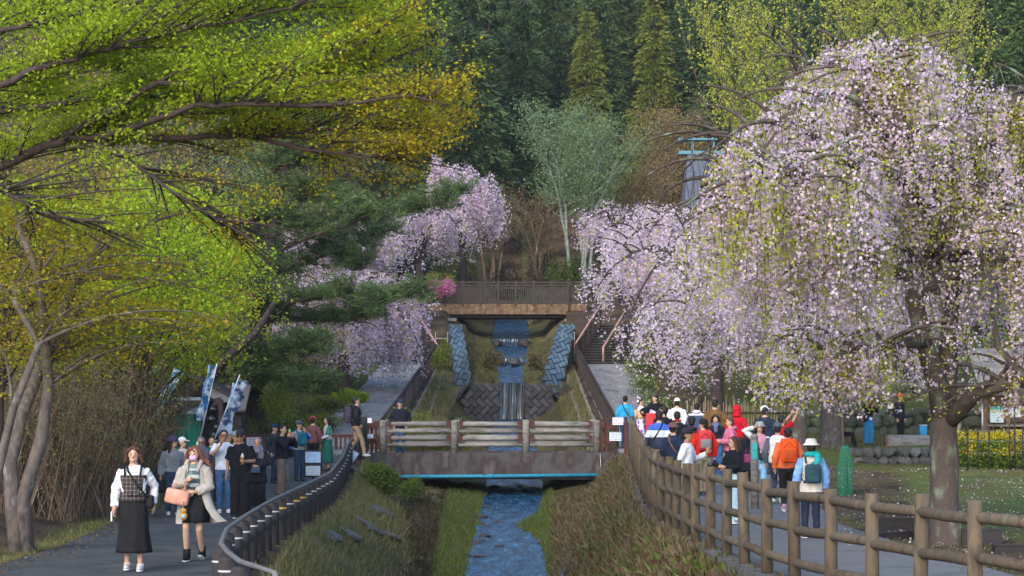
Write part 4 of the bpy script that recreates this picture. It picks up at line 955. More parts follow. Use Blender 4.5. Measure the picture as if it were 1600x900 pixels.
# ------------------------------------------------------------------ generic broadleaf trees
def broad(loc, H, Rr, label, seed, mats, ncl=26, per=500, ls=.14, trunk_r=.16, forks=3, cz=.62, sz=.36, flatc=.45, bark=None, name='broadleaf_tree', group=None, spread=.3, twigs=1, th=.3, asp=.55):
    random.seed(seed); r = np.random.default_rng(seed); t = tree_thing(name, label, loc, group); g = Geo()
    stems = []
    for k in range(forks):
        a = 2*math.pi*(k+U(-.3,.3))/forks; e = Vector((math.cos(a)*Rr*.35, math.sin(a)*Rr*.35, H*(cz+.15)))
        st = wob(bez((U(-.1,.1)*forks*trunk_r*3, U(-.1,.1)*forks*trunk_r*3, -.2), (math.cos(a)*Rr*.12, math.sin(a)*Rr*.12, H*th*1.4), e, 9), Rr*.02)
        g.tube(st, taper(trunk_r, trunk_r*.25, 10), 8); stems.append(st)
    pts = [[] for _ in mats]
    for c in range(ncl):
        while True:
            d = r.uniform(-1, 1, 3)
            if .25 < np.linalg.norm(d) < 1: break
        ce = Vector((d[0]*Rr, d[1]*Rr, H*cz + d[2]*H*sz)); st = random.choice(stems); p = st[random.randint(3, 8)]
        br_ = wob(bez(p, (p + ce)/2 + Vector((0,0,U(0,.08)*H)), ce, 6), .05*Rr*.3); g.tube(br_, taper(trunk_r*.28, .01, 7), 5, cap=False)
        for q in range(twigs*5):
            b = br_[random.randint(2, 6)]; e = b + Vector((U(-1,1), U(-1,1), U(-.3,.8)))*Rr*spread*.7; g.tube([b, (b+e)/2 + Vector((0,0,.03*H)), e], [.018, .012, .005], 3, cap=False)
        cs = np.array([Rr*spread*U(.7,1.2), Rr*spread*U(.7,1.2), Rr*spread*flatc])
        mi = random.randrange(len(mats)); q = r.normal(size=(per, 3)); 
        sub = r.integers(0, 9, per); off = r.normal(size=(9, 3))*.75; q = q*.42 + off[sub]
        pts[mi].append(np.array(ce) + q*cs)
    part('trunk', g, bark or mt['bark'], t, True)
    for i, (m_, pp) in enumerate(zip(mats, pts)):
        if pp: leaves_obj('crown', np.concatenate(pp), ls, m_, t, asp=asp, seed=seed+i, flat=.35)
    return t

# ------------------------------------------------------------------ conifers of the hill
def conifer_proto(seed, H, Rb, n_lv, mat, name, label, per=7, drop=.35, ls=.5, cone=1.1, rnd_w=.25, group=None):
    random.seed(seed); r = np.random.default_rng(seed); t = tree_thing(name, label, (0,0,0), group)
    g = Geo(); g.tube([(0,0,-.5), (U(-.1,.1),0,H*.5), (0,0,H)], [H*.016, H*.011, .02], 7)
    P = []; Dr = []; 
    for lv in range(n_lv):
        f = (lv+U(0,.8))/n_lv; z = H*(.1 + .88*f); rr = Rb*(1-f)**(1/cone)*U(.65,1.1) + .25
        for k in range(per if f < .85 else 5):
            a = U(0, 2*math.pi); l = rr*U(.6,1.15); m_ = max(4, int(l/.11))
            d = np.array([math.cos(a), math.sin(a), 0]); tt = np.linspace(.12, 1, m_)
            z_ = z + l*.12*tt*4*(1-tt)*.5 - drop*l*tt**2
            base = np.stack([d[0]*l*tt, d[1]*l*tt, z_], axis=1)
            for rep in range(4):
                w_ = (1-tt*.6)*l*.28
                side = r.normal(0, 1, m_)*w_
                q = base + np.stack([-d[1]*side, d[0]*side, r.normal(0, .08*l, m_) - np.abs(side)*.25], axis=1)
                P.append(q); Dr.append(np.tile(d*.9 + np.array([0,0,-.35]), (m_, 1)) + np.stack([-d[1]*side, d[0]*side, 0*side], axis=1)*.6)
            if lv % 2 == 0: g.tube([(0,0,z), tuple(base[m_//2]), tuple(base[-1])], [.05, .035, .01], 3, cap=False)
    part('trunk', g, mt['bark'], t, True)
    leaves_obj('crown', np.concatenate(P), ls, mat, t, asp=.24, dirs=np.concatenate(Dr), dirw=1.6, seed=seed, fold=.1)
    return t
conA = [conifer_proto(11, 18, 4.2, 34, L_CON, 'conifer', 'dark conifer in the forest on the hillside', group='dark conifers on the hill'),
        conifer_proto(12, 16, 4.8, 26, L_CON, 'conifer', 'dark conifer in the forest on the hillside', per=8, drop=.15, cone=1.6, group='dark conifers on the hill'),
        conifer_proto(13, 20, 3.8, 38, L_CON, 'conifer', 'dark conifer in the forest on the hillside', drop=.5, group='dark conifers on the hill')]
spots = []
rs = np.random.default_rng(21)
for row, Y in enumerate(np.arange(126, 262, 8.0)):
    half = Y*.26 + 5; n = int(2*half/5.2)
    for i in range(n):
        x = -half + 2*half*(i + rs.uniform(.1,.9))/n; y = Y + rs.uniform(-3.5,3.5)
        if abs(x) < 5.2 and y < 138: continue
        if y < 136 and -9 < x < 14: continue
        if 862 < 800 + x/y*F < 1075 and y < 156: continue
        spots.append((x, y))
for i, (x, y) in enumerate(spots):
    p = conA[i % 3]; s_ = float(rs.uniform(.75, 1.2)); z = ground(x, min(339, y)) - .3
    if i < 3: p.location = (x, y, z); p.rotation_euler = (0,0,float(rs.uniform(0,6))); p.scale = (s_,)*3
    else: dup(p, (x, y, z), float(rs.uniform(0, 6)), scale=(s_*float(rs.uniform(.9,1.1)), s_, s_))
# the two golden cedars and the tall light ones behind the pale tree
c1 = conifer_proto(31, 17, 3.1, 34, L_CED, 'cedar', 'golden-green cedar left of the pair above the pale bare tree', per=7, drop=.55, ls=.42, cone=1.25)
c1.location = W(918, 300, 150); c1.location.z = PZ(8,150) - 17
c2 = conifer_proto(32, 17, 3.0, 34, L_CED, 'cedar', 'golden-green cedar right of the pair, before dark forest', per=7, drop=.55, ls=.42, cone=1.25)
c2.location = W(1022, 300, 148); c2.location.z = PZ(-25,148) - 17
for x, D, yt, lab in ((950, 152, -60, 'slim dark green conifer between the two golden cedars'), (875, 156, -40, 'dark conifer just left of the golden cedar pair')):
    dup(conA[2], (PX(x, D), D, PZ(yt, D) - 20), 1.0, label=lab, group=None)
# ------------------------------------------------------------------ cherries of this valley
def near_limbs(loc):
    L = [[(1472,640,32.6),(1452,560,32.3),(1428,470,32),(1450,400,32),(1470,330,31.5),(1420,230,31),(1330,150,31),(1250,160,31),(1190,240,30.5)],
         [(1475,600,32.6),(1485,500,33),(1500,400,33),(1500,300,33),(1520,200,33.5),(1590,190,34),(1660,280,34)],
         [(1478,655,32.6),(1530,612,32),(1600,588,31.5),(1680,540,31),(1750,560,31)],
         [(1440,530,32.1),(1380,540,31.5),(1310,560,31),(1240,575,30.8)],
         [(1430,440,32),(1360,400,33),(1290,370,33.5),(1230,380,34),(1150,430,34.5)],
         [(1465,340,31.6),(1400,270,30.5),(1320,250,29.5),(1230,270,29),(1170,340,29)],
         [(1500,320,33),(1460,200,34.5),(1400,120,35),(1320,90,35.5),(1250,120,36)],
         [(1500,250,33),(1550,300,32),(1600,340,31),(1640,420,30.5)],
         [(1430,450,32),(1480,380,33.5),(1560,400,35),(1640,430,36)],
         [(1420,240,31),(1390,140,31.5),(1370,95,32),(1330,100,32.5)],
         [(1510,260,33),(1570,170,33),(1620,150,33),(1680,200,33)],
         [(1430,300,31),(1340,220,32),(1230,200,33),(1140,230,33.5),(1100,300,34)]]
    return [[W(*p) - loc for p in l] for l in L]
loc = Vector((PX(1478, 32.6), 32.6, 0.0))
def near_filt(p, r):
    x = 800 + p[:,0]/p[:,1]*F; y = HY - (p[:,2]-EYE)/p[:,1]*F
    top_ = np.interp(x, [1040,1070,1115,1200,1260,1310,1450,1500,1560,1620], [400,370,250,172,108,64,62,112,140,165]) + r.normal(0, 10, len(p))
    win = (x > 1395) & (x < 1575) & (y > 385) & (y < 640) & (p[:,1] < 33.2)
    return ~(win & (r.uniform(0,1,len(p)) < .8)) & (y > top_)
def near_trunk(g, fl, lv, r):
    for L_, r0, r1 in (([(1475,665,32.6),(1465,610,32.5),(1450,555,32.3),(1428,470,32),(1450,400,32)], .2, .1), ([(1476,665,32.6),(1530,614,32),(1600,588,31.5),(1680,540,31)], .15, .08), ([(1450,535,32.1),(1380,540,31.5),(1310,560,31)], .09, .04), ([(1480,600,32.7),(1484,500,33),(1500,400,33),(1500,300,33)], .15, .08), ([(1600,588,31.5),(1560,540,31.8),(1550,480,32)], .07, .03)):
        P_ = [W(*p) - loc for p in L_]; g.tube(wob(P_, .03), taper(r0, r1, len(P_)), 12)
    P = [(1482,880,32.6),(1480,850,32.6),(1476,800,32.6),(1474,720,32.6),(1474,650,32.6),(1476,600,32.7),(1482,540,33)]
    g.tube([W(*p) - loc for p in P], [.36,.29,.235,.215,.22,.2,.15], 16)
t, n = cherry(loc, 8.0, 5.0, 'large weeping cherry in front with lichen-spotted trunk on the lawn behind the log fence', 101, nsec=34, nstr=13, fs=.053, spacing=.0125, leaf=.33, jit=1.35, filt=near_filt, slen=(.05,.22),
              trunk_r=.2, th=.26, bot=.3, limbs=near_limbs(loc), fmat=L_PINKW, bark=mt['barklichen'], extra=near_trunk, strands_twig=True, gap=.42)
tot = [n]
def ch(x, D, H, Rr, label, seed, **k):
    X = PX(x, D); t, n = cherry(Vector((X, D, ground(X, D))), H, Rr, label, seed, **k); tot.append(n)
ch(1249, 61, 8.0, 5.0, 'weeping cherry with slim dark lichen trunk left of the thick trunk behind the visitors', 102, fs=.085, spacing=.05, leaf=.14, bot=.24, nl=14, nsec=14, nstr=13, endz=(.32,.65), trunk_r=.24, th=.5, bark=mt['barklichen'], gap=.3)
ch(1300, 68, 8.4, 5.6, 'weeping cherry with thick rough trunk at the stone terrace', 103, fs=.09, spacing=.06, leaf=.1, bot=.24, nl=14, nsec=14, nstr=13, endz=(.32,.65), trunk_r=.36, th=.5, bark=mt['greybark'], gap=.3)
ch(1120, 76, 8.0, 4.6, 'broad weeping cherry drooping over the right path', 104, fs=.095, spacing=.055, leaf=.14, bot=.12, nl=14, nsec=15, nstr=13, endz=(.25,.65), trunk_r=.25, gap=.25)
ch(1075, 86, 8.0, 4.2, 'pale weeping cherry beside the right stairs', 105, fs=.1, spacing=.065, leaf=.08, bot=.12, nl=12, nsec=13, nstr=11, gap=.25)
ch(962, 112, 6.6, 2.3, 'small far weeping cherry at the right end of the wooden bridge', 106, fs=.11, spacing=.09, leaf=.05, bot=.15, nl=7, gap=.2)
ch(1150, 92, 8.4, 5.0, 'weeping cherry filling the back of the right slope', 107, fs=.1, spacing=.06, nl=12, nsec=12, endz=(.3,.65), leaf=.12, bot=.2, gap=.2)
ch(1420, 80, 8.5, 6.0, 'weeping cherry standing above the stone terraces', 108, fs=.1, spacing=.06, nl=12, nsec=12, endz=(.3,.65), leaf=.06, bot=.22, gap=.2)
ch(1590, 78, 8.0, 5.0, 'weeping cherry behind the notice hut', 109, fs=.1, spacing=.06, nl=12, nsec=12, leaf=.06, bot=.36, gap=.2)
ch(722, 114, 9.4, 2.5, 'tall lavender weeping cherry at the left end of the wooden bridge', 110, fs=.11, spacing=.05, leaf=.03, bot=.05, nl=12, nsec=14, gap=.15)
ch(655, 110, 6.2, 3.1, 'low spreading weeping cherry left of the tall lavender one', 111, fs=.11, spacing=.06, leaf=.1, bot=.1, nl=11, nsec=12, gap=.2)
ch(540, 82, 6.2, 3.3, 'white weeping cherry drooping by the left path behind the pine', 112, fs=.095, spacing=.05, leaf=.14, bot=.06, lean=(-.3,0), nl=14, nsec=15, nstr=15, gap=.2, slen=(.1,.4), endz=(.15,.6), fmat=L_PINKW)
ch(548, 97, 6.6, 3.0, 'pale weeping cherry half hidden behind the pine branches', 113, fs=.1, spacing=.06, leaf=.12, bot=.1, nl=11, nsec=12, slen=(.1,.4), gap=.2, fmat=L_PINKW)
print('flowers', sum(tot))

# ------------------------------------------------------------------ maple overhanging from the left, limbs as in view
def overhang():
    random.seed(5); r = np.random.default_rng(5)
    loc = Vector((-10.6, 30, ground(-10.6, 30)))
    t = tree_thing('maple_tree', 'overhanging maple with dark sweeping branches and fresh leaves at upper left', loc)
    g = Geo(); g.tube([(0,0,-.4), (.1,0,1.5), (.5,-.4,3.6), (.9,-.8,5.5)], [.5,.38,.33,.28], 12)
    Lm = [([(-160,330,30),(0,258,29),(75,227,28.5),(110,216,28.5),(200,214,28.5),(330,212,28.5),(400,214,29),(520,204,29),(610,198,29),(690,205,29)], .1),
          ([(-160,230,31),(0,173,30),(100,160,29.5),(210,147,29.5),(310,160,29.5),(400,155,29.5),(520,125,30),(640,85,30)], .075),
          ([(95,217,28.5),(180,168,28.3),(250,130,28),(350,133,28),(460,110,28),(560,70,28)], .065),
          ([(150,217,28.5),(250,186,28),(310,165,27.5),(400,160,27),(520,165,27),(640,150,27),(700,165,27)], .06),
          ([(-160,180,28),(0,135,27.5),(60,105,27.5),(100,97,27.5),(150,80,27.5),(210,65,27.5),(330,40,28),(460,10,28),(600,-30,28)], .075),
          ([(-160,120,31),(0,50,31),(50,22,31),(58,-20,31)], .09),
          ([(-100,160,33),(95,100,32),(170,105,32),(230,120,32),(290,135,32),(400,118,32),(520,80,32),(650,20,32)], .06),
          ([(130,225,28.5),(200,246,28),(250,285,27.5),(310,325,27.5),(355,352,27.5)], .035),
          ([(-100,60,29),(100,30,28.5),(260,-10,28),(420,-60,28)], .07),
          ([(400,214,29),(470,235,28),(560,245,27.5),(640,240,27.5)], .045),
          ([(-120,300,27),(0,300,26),(60,330,25.5),(130,345,25)], .05)]
    top = Vector((.9,-.8,5.5)); pts = [[], [], []]
    for L, rad in Lm:
        P = [W(*p) - loc for p in L]
        if L[0][0] < -90: P = [top + (P[0]-top)*.0, (top+P[0])/2] + P
        P2 = []
        for i in range(len(P)-1):
            for q in range(3): P2.append(P[i].lerp(P[i+1], q/3) + Vector((U(-1,1), U(-1,1), U(-1,1)))*.025)
        P2.append(P[-1]); n = len(P2)
        g.tube(P2, taper(rad*.85, .01, n), 8)
        nsub = int(n*2.6)
        for k in range(nsub):
            i0 = random.randint(int(n*.25), n-1); b = P2[i0]; d = (P2[i0]-P2[max(0, i0-2)]).normalized()
            a = random.choice((-1, 1))*U(.3, 1.1); d = Vector((d.x*math.cos(a)-d.y*math.sin(a), d.x*math.sin(a)+d.y*math.cos(a), d.z + U(-.1,.45))).normalized()
            d.y = abs(d.y) if random.random() < .75 else d.y
            l = U(.6, 1.9); m_ = b + d*l*.5 + Vector((0,0,.08)); e = b + d*l + Vector((0,0,U(-.1,.15)))
            sb = bez(b, m_, e, 6); ex_ = sb[-1] + loc
            if 800 + ex_.x/ex_.y*F < 735: g.tube(sb, taper(.018, .004, 7), 4, cap=False)
            for s_ in range(7):
                c = sb[random.randint(1, 6)]; dd = (d + Vector((U(-1,1), U(-1,1), U(-.2,.3)))).normalized(); tw = U(.2,.65); q = c + dd*tw
                world = (q + loc); pxx = 800 + world.x/world.y*F; pyy = HY - (world.z-EYE)/world.y*F
                bronze = (pxx - 380)/330 + (pyy - 130)/260 + U(-.5,.5)
                if pxx > 742 - abs(pyy-130)*.5 + U(-25,25): continue
                if pyy > 325 and pxx > 400: continue
                if pyy > 222 and pxx < 430 and random.random() < .8: continue
                g.tube([c, q], [.006, .003], 3, cap=False)
                k_ = 2 if bronze > 1.1 else (1 if bronze > .35 else 0)
                m2 = 30; tt = r.uniform(.05, 1.15, m2)[:, None]
                pts[k_].append(np.array(c)*(1-tt) + np.array(q)*tt + r.normal(0, 1, (m2, 3))*np.array([.12,.12,.045]))
    part('trunk', g, mt['bark'], t, True)
    for nm, m_, pp, ls in (('bright_leaves', L_BRIGHT, pts[0], .06), ('leaves', L_MAPLE, pts[1], .055), ('bronze_leaves', L_BRONZE, pts[2], .05)):
        leaves_obj(nm, np.concatenate(pp), ls, m_, t, asp=.7, flat=.45, dirs=(0,0,-.35), seed=9)
overhang()

# double grey trunk with bronze crown at the left edge
def double_trunk():
    random.seed(8); r = np.random.default_rng(8); loc = Vector((PX(38,30.4), 30.4, ground(PX(38,30.4), 30.4)))
    t = tree_thing('maple_tree', 'grey double-trunked maple leaning at the left edge of the path', loc); g = Geo()
    Dsh = 2.4
    S = [[(30,880,28),(22,800,28),(15,720,28),(30,650,28.2),(62,580,28.5),(85,520,29),(120,440,29.5),(160,380,30)], [(45,880,28),(38,780,28),(62,690,28),(80,600,28.3),(70,520,28),(60,430,28),(30,350,28)],
         [(38,800,28),(52,740,28),(66,660,28.2),(74,600,28.4)], [(-40,870,27),(-10,760,27),(20,640,27),(60,540,27),(20,460,27)]]
    pts = [[], []]
    for i, L in enumerate(S):
        P = wob([W(p[0], p[1], p[2]+Dsh) - loc for p in L], .03); g.tube(P, taper((.135,.12,.03,.08)[i], (.06,.05,.008,.04)[i], len(P)), 10)
        if i == 2: continue
        for k in range(20):
            b = P[random.randint(len(P)-4, len(P)-1)]; e = b + Vector((U(-1.6, 2.6), U(-1.6, 2.2), U(-.3, 1.0))); sb = bez(b, (b+e)/2 + Vector((0,0,.35)), e, 6)
            if e.z + loc.z < 3.0: continue
            g.tube(sb, taper(.03, .006, 7), 5, cap=False)
            for s_ in range(16):
                c = sb[random.randint(1,6)]; q = c + Vector((U(-.7,.7), U(-.7,.7), U(-.25,.15)))
                if (q+loc).z < 2.2: continue
                g.tube([c, q], [.007,.003], 3, cap=False)
                m2 = 16; tt = r.uniform(.1,1.1,m2)[:, None]; pts[0 if random.random() < .6 else 1].append(np.array(c)*(1-tt)+np.array(q)*tt + r.normal(0,1,(m2,3))*np.array([.14,.14,.04]))
    part('trunk', g, mt['greybark'], t, True)
    leaves_obj('bronze_leaves', np.concatenate(pts[0]), .06, L_BRONZE, t, asp=.7, flat=.6, seed=3); leaves_obj('leaves', np.concatenate(pts[1]), .06, L_MAPLE, t, asp=.7, flat=.6, seed=4)
double_trunk()

def B(x, D, H, Rr, label, seed, mats, **k):
    X = PX(x, D); return broad(Vector((X, D, ground(X, D))), H, Rr, label, seed, mats, **k)
B(205, 46, 7.6, 2.7, 'fresh bright green tree leaning over the left path', 201, [L_LIMEY, L_LIMEY, L_BRIGHT], ncl=50, per=420, ls=.095, trunk_r=.1, forks=4, cz=.66, sz=.3, asp=.6)
B(258, 62, 8.6, 2.6, 'yellow-green maple standing behind the kiosk', 202, [L_MAPLE, L_BRIGHT, L_OLIVE], ncl=44, per=330, ls=.12, trunk_r=.12, cz=.6, sz=.36)
B(120, 52, 7.0, 3.2, 'olive maple with drooping sprays above the brown thicket', 203, [L_OLIVE, L_MAPLE, L_BRONZE], ncl=46, per=330, ls=.1, trunk_r=.1, forks=4, cz=.58, sz=.35, flatc=.25)
B(60, 43, 5.8, 2.2, 'yellow-green maple with sprays hanging low before the brown thicket', 214, [L_MAPLE, L_LIMEY, L_BRONZE], ncl=46, per=330, ls=.085, trunk_r=.07, forks=3, cz=.62, sz=.22, flatc=.3)
B(180, 50, 5.6, 1.9, 'low golden-green maple over the thicket by the path bend', 215, [L_MAPLE, L_LIMEY, L_OLIVE], ncl=40, per=330, ls=.09, trunk_r=.06, forks=3, cz=.64, sz=.22, flatc=.3)
B(190, 66, 12.5, 4.0, 'thin brownish woodland tree with bare grey twigs left of centre', 204, [L_BROWN, L_OLIVE], ncl=46, per=260, ls=.11, forks=5, bark=mt['greybark'], twigs=3)
B(40, 72, 13, 4.4, 'olive-brown woodland tree far left behind the maple limbs', 205, [L_OLIVE, L_BROWN], ncl=46, per=300, ls=.13, forks=4, bark=mt['greybark'], twigs=3)
B(320, 84, 13, 3.9, 'yellow-green woodland tree above the kiosk roof', 206, [L_MAPLE, L_OLIVE, L_PALE], ncl=46, per=280, ls=.14, forks=4, twigs=2)
B(-60, 50, 10, 3.6, 'brown twiggy tree at the far left edge', 207, [L_BROWN, L_OLIVE, L_BRONZE], ncl=40, per=280, ls=.11, forks=4, twigs=3)
B(455, 100, 13, 3.6, 'dull olive tree rising behind the pine', 208, [L_OLIVE, L_BROWN, L_PALE], ncl=36, per=300, ls=.15, forks=3, twigs=2)
B(120, 98, 15, 5.5, 'pale green tree deep in the left woodland', 209, [L_PALE, L_OLIVE, L_BROWN], ncl=46, per=300, ls=.16, forks=4, twigs=3)
B(560, 120, 11, 3.2, 'dark olive tree between pine and far cherry', 210, [L_OLIVE, L_CON], ncl=30, per=360, ls=.2, forks=3)
B(270, 110, 15, 5.0, 'tall brown-green tree at the back of the left woodland', 211, [L_OLIVE, L_BROWN], ncl=40, per=300, ls=.17, forks=4, twigs=3)
B(-20, 34, 6.2, 2.0, 'bronze-leaved maple spray at the left edge below the long limbs', 212, [L_BRONZE, L_BRONZE, L_MAPLE], ncl=30, per=330, ls=.07, trunk_r=.08, forks=3, cz=.66, sz=.26, flatc=.2)
B(420, 54, 9.0, 1.5, 'slim yellow maple left of the pine', 213, [L_MAPLE, L_MAPLE, L_BRONZE], ncl=26, per=330, ls=.11, trunk_r=.07, forks=2, cz=.62, sz=.28) if False else None
# centre and right background trees
def umbrella_tree(x, D, H, Rr, label, seed, mat, bark, stems, leaf_n=15000, ls=.12):
    random.seed(seed); r = np.random.default_rng(seed); X = PX(x, D); loc = Vector((X, D, ground(X, D))); t = tree_thing('bare_tree', label, loc); g = Geo(); pts = []
    for k in range(stems):
        bx = U(-.5,.5)*Rr*.35; ex = (k+.5)/stems*2*Rr*.62 - Rr*.62; s_ = wob(bez((bx,U(-.4,.4),-.3), (bx+ex*.15, 0, H*.45), (ex, U(-1,1), H*U(.66,.76)), 8), .08); g.tube(s_, taper(.12, .05, 9), 8)
        for q in range(11):
            b = s_[random.randint(4, 8)]; an = U(0, 6.28); rr = Rr*U(.2,.55); e = b + Vector((math.cos(an)*rr, math.sin(an)*rr*.7, H*U(.08,.26)))
            if e.z > H: e.z = H*U(.9,1)
            lim = math.sqrt(max(.05, 1 - ((e.z/H - .62)/.4)**2)) if e.z/H > .62 else 1
            if abs(e.x) > Rr*lim: e.x *= Rr*lim/abs(e.x)
            sb = wob(bez(b, b.lerp(e, .5) + Vector((0,0,-.1)), e, 6), .06); g.tube(sb, taper(.035, .01, 7), 5, cap=False)
            for z_ in range(6):
                c = sb[random.randint(2,6)]; f_ = c + Vector((U(-.9,.9), U(-.9,.9), U(.1,.9))); g.tube([c, (c+f_)/2 + Vector((0,0,.05)), f_], [.016,.01,.004], 3, cap=False)
                n_ = leaf_n//(stems*66); pts.append(np.array(f_) + r.normal(0,1,(n_,3))*np.array([.35,.35,.22]))
    part('trunk', g, bark, t, True); leaves_obj('crown', np.concatenate(pts), ls, mat, t, asp=.45, seed=seed, flat=.2)
umbrella_tree(905, 118, 11.2, 4.1, 'pale-trunked tree with grey-green crown in the middle before dark conifers', 221, L_PALE, mt['palebark'], 6, leaf_n=23000, ls=.13)
umbrella_tree(1052, 126, 12, 3.4, 'brown budding tree right of the pale tree', 222, L_BROWN, mt['twig'], 5, leaf_n=16000)
umbrella_tree(1000, 121, 8, 2.4, 'low brown twiggy tree between the pale tree and the right cherries', 223, L_BROWN, mt['twig'], 4, leaf_n=6000, ls=.12)
umbrella_tree(770, 124, 8, 2.2, 'bare dark twiggy tree left of the pale tree', 224, L_BROWN, mt['twig'], 4, leaf_n=2500, ls=.1)
umbrella_tree(840, 128, 7, 2.6, 'bare brown tree in the dark gap under the conifers', 225, L_BROWN, mt['twig'], 4, leaf_n=2500, ls=.1)

def ginkgo():
    random.seed(14); r = np.random.default_rng(14); D = 84; X = PX(1310, D); loc = Vector((X, D, ground(X, D))); t = tree_thing('ginkgo_tree', 'upright yellow-green ginkgo fanning up behind the large cherry', loc); g = Geo(); P = []
    g.tube([(0,0,-.3), (0,0,3.5)], [.35,.28], 10)
    for k in range(58):
        tx = U(-6.2, 5.8); ty = U(-2.5, 2.5); H = 17.5 - abs(tx)*.55 + U(-1,1.5); b = Vector((tx*.12, ty*.1, U(2.2,5))); m_ = b.lerp(Vector((tx*.75,ty*.75,H*.5)), .8); e = Vector((tx*1.05, ty, H)); s_ = wob(bez(b, m_, e, 10), .1)
        g.tube(s_, taper(.055, .008, 11), 6)
        for q in range(34):
            i0 = random.randint(2, 9); c = s_[i0].lerp(s_[i0+1], random.random()); f_ = c + Vector((U(-1.3,1.3), U(-1.3,1.3), U(.5,2.2))); g.tube([c, f_], [.014,.005], 3, cap=False)
            n_ = 25; tt = r.uniform(0,1,n_)[:, None]; P.append(np.array(c)*(1-tt)+np.array(f_)*tt + r.normal(0,.05,(n_,3)))
        n_ = 90; tt = r.uniform(.25,1,n_); ii = np.minimum(9, (tt*10).astype(int)); A = np.array([list(s_[i]) for i in ii]); Bb = np.array([list(s_[i+1]) for i in ii]); fr = (tt*10-ii)[:, None]; P.append(A*(1-fr)+Bb*fr + r.normal(0,.06,(n_,3)))
    part('trunk', g, mt['greybark'], t, True); leaves_obj('leaf_buds', np.concatenate(P), .12, L_GINK, t, asp=.6, dirs=(0,0,.5), seed=2)
ginkgo()
for x, D, s_, lab in ((1545, 96, .9, 'dark conifer rising beyond the ginkgo on the right'), (1620, 100, 1.0, 'dark conifer at the right edge above the large cherry'), (1450, 112, 1.1, 'dark conifer behind the ginkgo twigs')):
    X = PX(x, D); dup(conA[1], (X, D, ground(X, D)), 2.0, label=lab, scale=(s_,)*3)

# pine with layered branches over the left path
def pine():
    random.seed(17); r = np.random.default_rng(17); D = 72; X = PX(398, D); loc = Vector((X, D, ground(X, D))); t = tree_thing('pine_tree', 'red pine with long layered dark branches reaching over the left path', loc); g = Geo()
    TP = [(398,730,72),(398,650,72),(396,590,72),(402,520,72),(410,440,72),(425,360,72),(440,290,72),(452,240,72)]
    g.tube([W(*p)-loc for p in TP], [.45,.38,.34,.3,.25,.2,.14,.08], 12)
    Bx = [[(402,520,72),(450,475,71),(520,462,70.5),(590,466,70),(655,462,70)], [(420,400,72),(480,372,71.5),(560,345,71),(640,330,70.5),(712,305,70)], [(412,430,72),(460,420,74),(540,385,75),(600,360,75)],
          [(400,560,72),(430,550,70),(470,545,69),(500,540,69)], [(400,600,72),(370,570,70),(340,560,69)], [(400,580,72),(430,590,70),(470,600,69),(490,606,69)], [(430,330,72),(380,345,72),(330,370,72),(300,390,72)],
          [(440,290,72),(490,300,72),(540,320,72),(575,330,72)], [(405,480,72),(470,500,73),(540,500,74),(600,480,75)], [(415,410,72),(380,440,70),(340,470,69)], [(428,350,72),(500,355,73),(540,400,73.5),(560,420,74)], [(400,590,72),(380,600,70),(350,610,69)], [(440,280,72),(430,250,72),(480,245,72),(520,250,72)]]
    P = []; Dr = []
    for L in Bx:
        pts = [W(*p)-loc for p in L]; P2 = []
        for i in range(len(pts)-1):
            for q in range(4): P2.append(pts[i].lerp(pts[i+1], q/4) + Vector((U(-1,1),U(-1,1),U(-1,1)))*.04)
        P2.append(pts[-1]); n = len(P2); g.tube(P2, taper(.1, .02, n), 7)
        for k in range(58):
            i0 = random.randint(int(n*.12), n-1); b = P2[i0]; tip = i0/n; e = b + Vector((U(-1.4,1.4)*(1.15-tip*.5), U(-1.5,1.5), U(-.3,.65))); sb = [b, (b+e)/2 + Vector((0,0,.05)), e]; g.tube(sb, [.022,.014,.006], 4, cap=False)
            for c in range(10):
                q = sb[0].lerp(sb[2], U(.15,1.05)) + Vector((U(-.22,.22),U(-.22,.22),U(-.12,.2))); m_ = 13; P.append(np.tile(np.array(q), (m_,1)) + r.normal(0,.03,(m_,3))); dd = r.normal(0,1,(m_,3)); dd[:,2] = np.abs(dd[:,2])*.8+.15; Dr.append(dd)
    part('trunk', g, mt['bark'], t, True); leaves_obj('needles', np.concatenate(P), .27, L_PINE, t, asp=.1, dirs=np.concatenate(Dr), dirw=1.5, fold=.0, seed=6); print('pine', sum(len(p) for p in P))
    # leaning limb in front of the kiosk
    return t
pine()
g = Geo(); P_ = [W(300,640,62), W(330,590,61), W(352,562,60.5), W(400,520,60), W(430,470,60)]
o = link('leaning_trunk', Geo().tube(P_, [.17,.16,.14,.11,.06], 10).mesh('leaning_trunk', mt['bark'], True)); tag(o, 'dark leaning trunk crossing in front of the kiosk roof', 'tree trunk')

# ------------------------------------------------------------------ shrubs
def shrub(x, y, D, size, label, seed, mat, n=3500, ls=.08, name='shrub', stems=8, asp=.55, lumps=9, sunk=0.0):
    random.seed(seed); r = np.random.default_rng(seed); b = W(x, y, D); X = b.x; z = ground(X, D) - sunk; top = b.z; loc = Vector((X, D, z)); t = thing(name, label, 'shrub', loc); g = Geo(); P = []
    sx, sy, sz = size
    for k in range(stems): g.tube([(U(-.1,.1),U(-.1,.1),-.1), (U(-.5,.5)*sx, U(-.5,.5)*sy, sz*.5), (U(-.9,.9)*sx, U(-.9,.9)*sy, sz*U(.7,1.1))], [.025,.016,.005], 4, cap=False)
    for k in range(lumps):
        c = np.array([U(-.7,.7)*sx, U(-.7,.7)*sy, sz*U(.35,.85)]); q = r.normal(size=(n//lumps,3)); q /= np.linalg.norm(q,axis=1)[:,None]; q *= r.uniform(.55,1.1,(len(q),1)); P.append(c + q*np.array([sx,sy,sz*.8])*.42)
    part('stems', g, mt['twig'], t, True); leaves_obj('leaves', np.concatenate(P), ls, mat, t, asp=asp, seed=seed)
    return t
